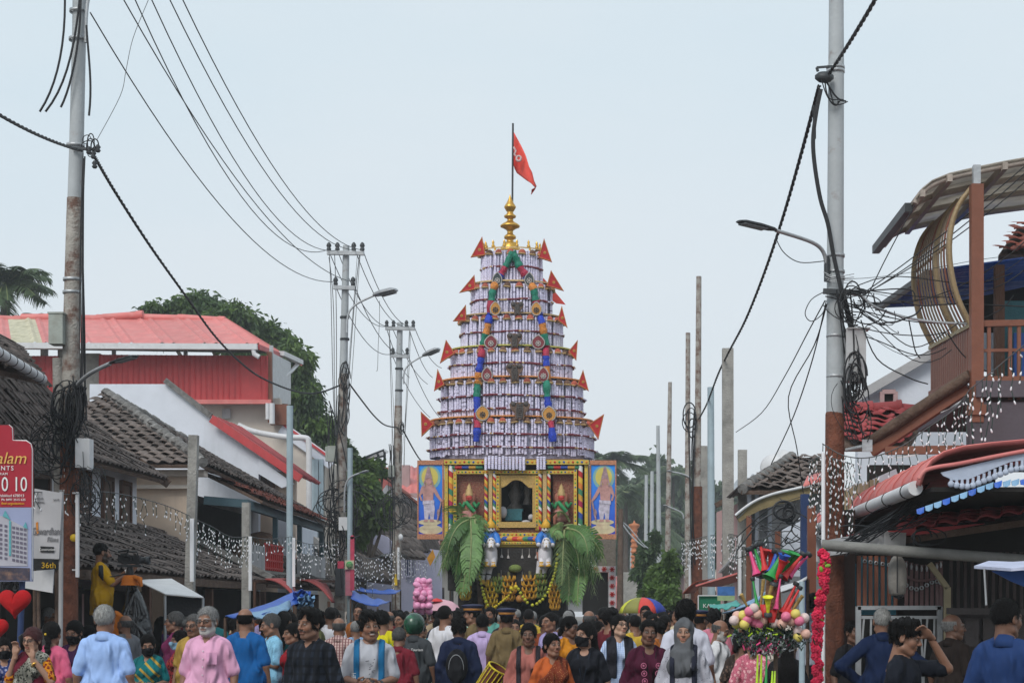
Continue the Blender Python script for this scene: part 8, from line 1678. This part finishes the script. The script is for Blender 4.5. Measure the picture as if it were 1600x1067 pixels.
make_person('young man in black checked shirt glancing left with moustache',484,949,13.2,-22,-16,2,tone='m',hair='fluffy',face={'must':(.03,.02,.02),'beard':(.06,.035,.028),'bd':.35,'gaze':.003},shirt=cloth(c255(20,24,32),'plaid',c255(34,40,52),c255(12,14,18),sc=.7),slv='long',lower=cTr,group=G1,drapes=())
make_person('balding man in brown and white checked shirt seen from behind',530,963,19.2,178,0,0,tone='m',hair='bald',hc='s',shirt=cloth(c255(196,170,165),'plaid',c255(110,62,66),c255(120,80,84),sc=1.3),lower=cTr,fat=.05,group=G2)
def tee(o):
 f=Field((-.2,-.4,1.0),(.2,0,1.45),.02)
 text_mesh('safari',.055,m_swhite,(-.108,-.158,1.13),o,rot=(R(90),R(-90),0),name='strap_lettering')
 m=MB();rr=random.Random(2)
 for k in range(10):m.tube([V(-.03+rr.uniform(0,.08),-.150,1.30-.014*k),V(.0+rr.uniform(0,.06),-.152,1.305-.014*k)],.004,5)
 m.build('chest_print',M('grey_print',(.10,.10,.12),.8),o)
 m=MB();m.box((.005,-.30,1.075),(.085,.014,.15),Matrix.Rotation(-.3,3,'X'));m.build('mobile_phone',m_black,o)
 m=MB();m.tube([V(-.11,-.165,1.115),V(0,-.172,1.11),V(.11,-.165,1.115)],.012,6);m.build('chest_strap',M('navy_strap',(.02,.025,.05),.7),o)
 m=MB();m.tube([V(.115,-.225,1.094),V(.104,-.24,1.09)],.034,10);m.build('wrist_watch',m_dkmetal,o)
make_person('smiling young man in grey t-shirt with blue backpack straps holding a phone',577,953,13.7,4,16,3,-4,tone='m',pose='hold',hair='wavy',face={'must':(.04,.025,.02),'smile':1},shirt=cloth(c255(168,170,178)),collar=False,lower=cTr,extra=item(tee),group=G1,drapes=(('straps',K(28,100,145)),))
make_person('man in lemon yellow lettered t-shirt seen from behind',599,953,20.2,180,0,0,tone='m',hair='short',shirt=K(205,195,30),collar=False,lower=cTr,extra=item(lambda o:text_mesh('LULU',.15,m_green,(0,.147,1.20),o,rot=(R(90),0,R(180)),shear=.3,name='back_lettering')),group=G2)
make_person('grey haired man in maroon shirt seen from behind',624,979,17.8,172,0,8,tone='m',hair='short',hc='s',shirt=K(108,28,42),lower=cTr,slv='short',group=G2)
make_person('man in green helmet and dark grey shirt with his back turned',648,961,18.4,172,-8,0,tone='m',hair=None,shirt=K(62,66,70),collar=True,lower=cBk,extra=combo(helmet,item(lambda o:text_mesh('Kerala Tourism',.045,m_swhite,(0,.142,1.30),o,rot=(R(90),0,R(180)),shear=.2,name='back_lettering'))),group=G2)
make_person('man in turquoise checked shirt and white dhoti seen from behind',686,965,21.6,180,0,0,tone='d',hair='short',shirt=cloth(c255(78,170,180),'plaid',c255(60,140,155),c255(95,185,190),sc=1.4),hem=.95,lower=cMu,low='dhoti',fat=.05,group=G2)
make_person('person in navy shirt with a black backpack seen from behind',717,964,18.2,178,0,0,tone='d',pose='down',hair='fluffy',shirt=K(24,34,62),slv='long',lower=K(36,52,90),fat=.08,extra=backpack(cBk),group=G2)
make_person('policeman in khaki and peaked cap turned left',737,945,22.4,-95,0,0,tone='m',hair='crop',face={'must':(.03,.03,.03)},shirt=cKh,lower=cKh,extra=cap_police,fat=.1,group=G2)
make_person('man in lilac shirt seen from behind beside the policeman',754,958,20.8,178,0,0,tone='d',hair='short',shirt=K(190,170,215),lower=cBk,group=G2)
make_person('bearded man in sea green shirt facing the camera before the chariot',766,947,26.5,-6,-10,0,tone='m',hair='short',face={'beard':(.02,.015,.015)},shirt=K(90,150,140),lower=cTr,group=G2)
make_person('policeman in khaki seen from behind with an orange banded cap',792,951,20.6,180,0,0,tone='d',hair='crop',shirt=cKh,lower=cKh,extra=cap_police,fat=.12,group=G2)
# right of centre
make_person('young woman in dusty pink dress with bag straps looking straight ahead',826,972,16.0,0,-2,0,0,True,'d','down','tied','k',{},K(158,96,88),'long',.8,False,K(120,70,60),'trousers',.06,group=G1,drapes=(('straps',K(40,36,42)),))
make_person('elderly woman in orange blouse and rust saree with pearl necklace',863,988,14.9,18,14,-4,0,True,'m','down','bun','k',{'bindi':1},K(178,88,42),'short',.85,False,K(110,46,28),'saree_skirt',.16,necklace(M('pearl',(.6,.5,.35),.3)),group=G1,drapes=(('pallu_r',cloth(c255(112,48,28),'speck',c255(180,140,90))),))
make_person('woman in mustard top turned right behind the elderly woman',892,962,18.6,35,25,8,0,True,'d','down','tied','k',{},K(186,120,26),'short',.85,False,cBk,group=G2)
make_person('long haired young woman in black dress and black mask looking left',914,971,15.2,-8,-34,0,0,True,'l','down','long','k',{'gaze':.003},K(24,26,34),'short',.8,False,cBk,'trousers',.08,combo(mask(cBk),lanyard(K(40,50,66))),group=G1)
make_person('young woman in round spectacles and pale blue shirt looking up right',968,959,17.4,6,26,-10,6,True,'f','down','tied','k',{},cloth(c255(190,205,228),'plaid',c255(120,150,200),c255(150,170,210),sc=2),'short',.8,True,cBk,'trousers',0,glasses(),group=G1,drapes=(('shawl',K(32,32,40)),))
def circles(o):
 for k in range(3):
  for q in(-1,1):
   m=MB();c_=V(q*(.075-.006*k),-.172+.012*k*0,1.27-.075*k);m.tube([c_+V(.026*math.cos(a),-.004,.026*math.sin(a))for a in np.linspace(0,6.283,13)],.004,5,False);m.sphere(c_,(.012,.006,.012),8);m.build('embroidered_disc',M('pink_thread',(.48,.14,.24),.7),o)
make_person('short haired woman in maroon dress with pink embroidered discs',1014,966,14.7,8,0,0,5,True,'d','down','short','k',{},K(66,16,40),'long',.8,False,K(50,14,30),'trousers',.0,combo(item(circles),lanyard(cBk)),group=G1)
make_person('tall man in white shirt with bushy black hair seen from behind',1071,937,15.7,180,0,0,tone='d',hair='fluffy',shirt=K(196,198,212),lower=cTr,group=G1)
make_person('young woman in grey headscarf and pale speckled dress',1069,965,14.5,-6,0,0,2,True,'l','down',None,'k',{},cloth(c255(172,172,182),'speck',c255(120,120,132),sc=.8),'long',.75,False,K(60,60,66),'trousers',.05,hijab(K(88,90,94)),group=G1,drapes=(('straps',K(34,36,50)),))
make_person('white bearded balding man in white shirt in profile by the toy rack',1128,967,17.8,68,8,14,tone='m',hair='bald',hc='s',face={'beard':WB,'bd':.8},shirt=K(205,206,210),lower=cMu,low='dhoti',group=G1)
make_person('woman in pink print dress partly hidden behind the toy rack',1176,985,15.6,175,0,0,0,True,'m','down','tied','k',{},cloth(c255(200,110,130),'floral',c255(235,180,185),c255(120,50,70)),'short',.8,False,cBk,group=G2)
make_person('person in dark brown print top behind the left of the toy rack',1158,988,16.8,150,0,10,0,True,'m','down','tied','k',{},cloth(c255(58,48,44),'floral',c255(110,90,80),c255(40,30,30)),'short',.8,False,K(150,110,130),group=G2)
make_person('person in black top behind the right of the toy rack',1228,990,15.8,178,0,0,0,True,'m','down','long','k',{},cBk,'short',.8,False,K(70,30,45),group=G2)
make_person('man in white shirt behind the blue pipe at the porch edge',1272,925,20.5,160,0,0,tone='d',hair='short',shirt=K(190,195,210),lower=cTr,z0=.12,group=G2)
make_person('grey haired man in dark blue shirt with hands on his hips seen from behind',1378,948,16.2,178,0,0,tone='m',pose='hips',hair='crop',hc='w',shirt=K(20,36,70),slv='long',lower=K(120,120,120),fat=.05,group=G1)  # navy cloth, its colour lowered further to stand for shade
make_person('young man in dark shirt pressing his hand to his forehead',1417,966,11.7,62,12,12,tone='m',pose='brow',hair='fluffy',shirt=K(20,24,34),collar=False,lower=cTr,group=G1)
make_person('grey haired man in dark brown shirt in the shade by the gate',1490,957,15.7,130,-30,0,tone='d',hair='bald',hc='g',shirt=K(36,28,25),lower=cTr,fat=.1,group=G1)
make_person('man in blue shirt at the right edge turned away',1574,933,11.3,150,-25,6,tone='d',hair='short',shirt=K(32,56,102),lower=cTr,group=G1)  # blue cloth, shade put into its colour
make_person('person standing in the dark doorway behind the corner pillar',1334,968,17.2,30,0,0,tone='d',hair='short',shirt=cBk,lower=cTr,group=G2)
make_person('man in grey shirt looking at the camera, just left of the woman in purple',140,975,19.6,160,0,0,tone='d',hair='short',shirt=K(70,62,74),lower=cTr,group=G2)
# cameraman on his platform
CYm=22.0;plat=thing('camera_platform','rough plank platform that the cameraman in yellow stands on','platform',(P(175,0,CYm).x,CYm,0));zc=.84;xc=P(172,0,CYm).x
for k in range(6):part('plank',plat,m_oldwood,lambda m:m.box((xc+.15,CYm-.5+k*.2,zc-.03),(1.5,.185,.04)))
for sx in(-.5,.8):
 for sy in(-.5,.5):part('platform_leg',plat,m_oldwood,lambda m:m.box((xc+sx,CYm+sy,(zc-.05)/2),(.08,.08,zc-.05)))
def panel(o):
 for q in(-1,1):
  f=Field((-.3,-.3,1.1),(.3,.3,1.46),.012);body_prims(f,dict(POSE['camera'],sw=.156,slv=.82),.024,False,.14,('sleeve',));X,Y,Z=f.full();f.v=np.maximum(f.v-.003,np.maximum(-q*X+.12,np.abs(Y-.02)-.03)+0*Z).astype(np.float32);v_,q_=f.mesh();raw('shirt_panel',v_,q_.tolist(),K(40,46,52),o,True)
 m=MB();m.tube([V(.10,-.335,1.35),V(.105,-.32,1.345)],.034,10);m.build('bracelet',m_sig,o)
make_person('cameraman in yellow t-shirt standing above the crowd at his camera',160,847,CYm,112,12,4,tone='m',pose='camera',hair='crop',face={'beard':(.03,.025,.02)},shirt=K(196,150,20),hem=.78,collar=False,lower=cBk,fat=.14,extra=item(panel),z0=zc,group='crew filming the procession')
tp=thing('tripod','black tripod draped with orange cloth beside the cameraman','tripod',(P(203,0,CYm).x,CYm,zc));hd=P(203,895,CYm-.15)
for a in(.3,2.4,4.5):part('tripod_leg',tp,m_black,lambda m:(m.tube([hd,hd+V(.28*math.cos(a),.28*math.sin(a),0)+V(0,0,zc+.0-hd.z)],[.022,.016],8),))
part('tripod_head',tp,m_black,lambda m:(m.lathe([(.03,-.1),(.05,-.05),(.05,.02),(.03,.08)],hd,12),m.tube([hd,hd+V(-.28,-.08,-.06)],.01,6)))
m_ocl=M('orange_cloth2',(.60,.17,.02),.85,.15,8,.4,14)
rr=random.Random(4)
part('orange_cloth',tp,m_ocl,lambda m:(m.lathe([(.02,-.02),(.07,-.03),(.10,-.07),(.105,-.12),(.12,-.155)],hd,14),m.tube([hd+V(.06,-.05,-.05),hd+V(.14,-.06,-.08),hd+V(.16,-.06,-.17)],[.03,.04,.02],7)))
part('hanging_cloth',tp,m_ocl,lambda m:m.tube(smooth_path([P(188,958,CYm-.3),P(181,968,CYm-.3),P(180,985,CYm-.3),P(182,998,CYm-.3)]),[.05]+[.075]*14+[.04],8))
bag=thing('plastic_bag','shiny black plastic sheet bundled under the tripod','bag',P(210,985,CYm-.2));rr=random.Random(9)
part('bag_body',bag,M('black_bin_film',(.012,.013,.016),.22,.2,6,.8,14,spec=.7),lambda m:m.lathe([(.02,.62),(.09,.5),(.15,.35),(.22,.1),(.25,-.2),(.22,-.36),(0,-.36)],P(211,992,CYm-.1),14));part('bag_folds',bag,M('black_bin_film',(.012,.013,.016)),lambda m:[m.tube([P(211,925,CYm-.2),P(211+rr.uniform(-18,18),960,CYm-.25),P(211+rr.uniform(-24,24),995,CYm-.3)],[.02,.035,.04],6)for _ in range(7)])
vc=thing('video_camera','black shoulder video camera mounted on the tripod','video camera',hd+V(0,0,.08));c0=hd+V(.02,0,.17)
part('camera_body',vc,m_black,lambda m:(m.box(c0,(.22,.10,.11)),m.box(c0+V(-.13,0,.01),(.06,.08,.09))));part('camera_lens',vc,m_dkmetal,lambda m:m.lathe([(.04,0),(.04,.06),(.048,.065),(.052,.12),(.045,.12),(.04,.08),(0,.07)],c0+V(.11,0,-.01),16,axis=(1,0,0)))
part('camera_handle',vc,m_black,lambda m:(m.tube([c0+V(-.08,0,.05),c0+V(-.05,0,.10),c0+V(.07,0,.10),c0+V(.08,0,.05)],.011,8),m.tube([c0+V(-.16,-.03,.10),c0+V(-.02,-.04,.12)],.014,8)));part('viewfinder',vc,m_black,lambda m:(m.box(c0+V(-.07,-.07,.06),(.09,.04,.04)),m.box(c0+V(.02,-.09,.02),(.015,.08,.06))));part('base_plate',vc,m_dkmetal,lambda m:m.box(c0+V(-.02,0,-.08),(.3,.08,.03)))
# drum held low in the crowd
dr=thing('chenda_drum','drum with yellow cord lacing carried behind the pink dressed woman','drum',P(764,1060,17.3));dc=P(762,1072,17.3)
part('drum_shell',dr,M('red_brown_shell',(.14,.04,.025),.5,.2),lambda m:m.lathe([(.10,-.22),(.11,0),(.10,.22)],dc,18,axis=(.5,-.2,.8)));part('drum_cord',dr,m_mari,lambda m:[m.tube([dc+Vector((.5,-.2,.8)).normalized()*-.21+q,dc+Vector((.5,-.2,.8)).normalized()*.21+q2],.006,5)for k in range(16)for q,q2 in[((lambda a:(Vector((0,0,1)).rotation_difference(Vector((.5,-.2,.8)))@V(.115*math.cos(a),.115*math.sin(a),0)))(k*.3927),(lambda a:(Vector((0,0,1)).rotation_difference(Vector((.5,-.2,.8)))@V(.115*math.cos(a),.115*math.sin(a),0)))((k+.5)*.3927))]]);part('drum_hoop',dr,m_mari,lambda m:m.lathe([(.105,.21),(.12,.21),(.12,.225),(.105,.225)],dc,18,axis=(.5,-.2,.8)))
# ================================================================== the packed crowd behind: copies of a few figures, each with its own clothes, size and turn
TP=[]
def tmpl(**kw):
 o=make_person('x',400,950,30,lo=True,**kw);TP.append(o);return o
tmpl(hair='short',tone='m',shirt=cW,lower=cTr);tmpl(hair='short',tone='d',shirt=cW,collar=False,lower=cTr,fat=.1);tmpl(hair='fluffy',tone='m',shirt=cW,lower=cTr)
tmpl(hair='bald',hc='s',tone='m',shirt=cW,lower=cMu,low='dhoti',fat=.1);tmpl(hair='short',hc='g',tone='m',shirt=cW,lower=cMu,low='dhoti');tmpl(fem=True,hair='bun',tone='m',shirt=cW,collar=False,lower=cBk,low='saree_skirt',fat=.1);tmpl(fem=True,hair='long',tone='m',shirt=cW,collar=False,lower=cBk)
tmpl(hair='crop',tone='d',shirt=cW,lower=cTr,extra=cap_police)
KIND=['short haired man','stocky man','bushy haired young man','balding older man','grey haired man','woman with hair bun','long haired woman','capped policeman']
CC=[('white',(205,205,212)),('black',(26,26,30)),('indigo',(32,42,78)),('maroon',(92,26,36)),('azure',(140,170,205)),('grey',(110,112,118)),('cream',(190,176,150)),('amber',(160,96,46)),('green',(56,96,72)),('pink',(196,120,140)),('brown',(92,66,50)),('purple',(84,56,106)),('yellow',(190,160,60)),('red',(150,36,40)),('navy',(22,28,50)),('charcoal',(46,46,52)),('olive',(92,92,56)),('teal',(34,104,110)),('beige',(168,150,124)),('lavender',(160,150,196)),('rust',(132,66,40)),('mint',(150,196,176))]
CM=[K(*c)for _,c in CC];taken=[(o.location.x,o.location.y)for o in COL.objects if o.name.startswith('person')and o not in TP];taken=[(a,b)for a,b in taken];first=set();rr=random.Random(77);nper=0;used=set()
def place(x,y,where,gr):
 global nper
 k=rr.choices(range(8),(22,14,12,9,9,12,10,1.2))[0];src=TP[k]
 if k in first:o=copy_tree(src)
 else:o=src;first.add(k)
 o.location=(x,y,0);back=rr.random()<.72;o.rotation_euler=(0,0,R((180 if back else rr.choice((0,60,-60)))+rr.gauss(0,28)));h_=rr.gauss(1.66 if k not in(5,6)else 1.555,.055);s_=min(1.80,max(1.46,h_))/1.735;o.scale=(s_*rr.uniform(.96,1.04),s_,s_)
 ci=-1
 for _ in range(12):
  if k==7:break
  ci=rr.randrange(len(CC))
  if(k,ci,back,where)not in used:used.add((k,ci,back,where));break
 for ch in kids(o):
  if ch.name.startswith(('shirt','top','collar')):
   ch.material_slots[0].link='OBJECT';ch.material_slots[0].material=CM[ci]if ci>=0 else cKh
 tag(o,'%s in %s, %s, %s'%(KIND[k],(CC[ci][0]+' top')if ci>=0 else 'khaki','back turned' if back else 'facing this way',where),'person',gr);nper+=1;taken.append((x,y))
def ok(x,y,d):return all((x-a)**2+(y-b)**2>d*d for a,b in taken)
def fill(n,xr,yr,d,where,gr,tries=40):
 for _ in range(n):
  for _t in range(tries):
   y=rr.uniform(*yr);x0_,x1_=xr(y)if callable(xr)else xr;x=rr.uniform(x0_,x1_)
   if ok(x,y,d):place(x,y,where,gr);break
fill(52,lambda y:(max(-6.5,-6.9),1.7),(20.5,27),.55,'packed before the chariot','crowd packed before the chariot')
fill(64,lambda y:(-6.5,1.8),(27,35),.5,'packed close up to the chariot','crowd close up to the chariot')
fill(16,(-6.4,-4.9),(35,52),.5,'squeezed left of the chariot','crowd squeezed left of the chariot');fill(40,(.3,1.9),(35,60),.48,'squeezed right of the chariot','crowd squeezed right of the chariot');fill(36,(-1.5,1.9),(60,95),.5,'far down the street','crowd far down the street')
for i,o in enumerate(TP):
 if i not in first:bpy.data.objects.remove(o)
# ================================================================== haze over the far end of the street
hz=MB();hz.box((0,250,6.6),(620,620,15.6));h_=hz.build('haze',M('haze_surface',(1,1,1)));h_['kind']='stuff'
hm_=bpy.data.materials.new('thin_haze');hm_.use_nodes=True;t_=hm_.node_tree;t_.nodes.clear();a_=t_.nodes.new('ShaderNodeOutputMaterial');b_=t_.nodes.new('ShaderNodeVolumePrincipled')
b_.inputs['Color'].default_value=(.90,.94,.98,1);b_.inputs['Density'].default_value=.0012;b_.inputs['Anisotropy'].default_value=.3;t_.links.new(b_.outputs[0],a_.inputs['Volume']);h_.data.materials.clear();h_.data.materials.append(hm_)
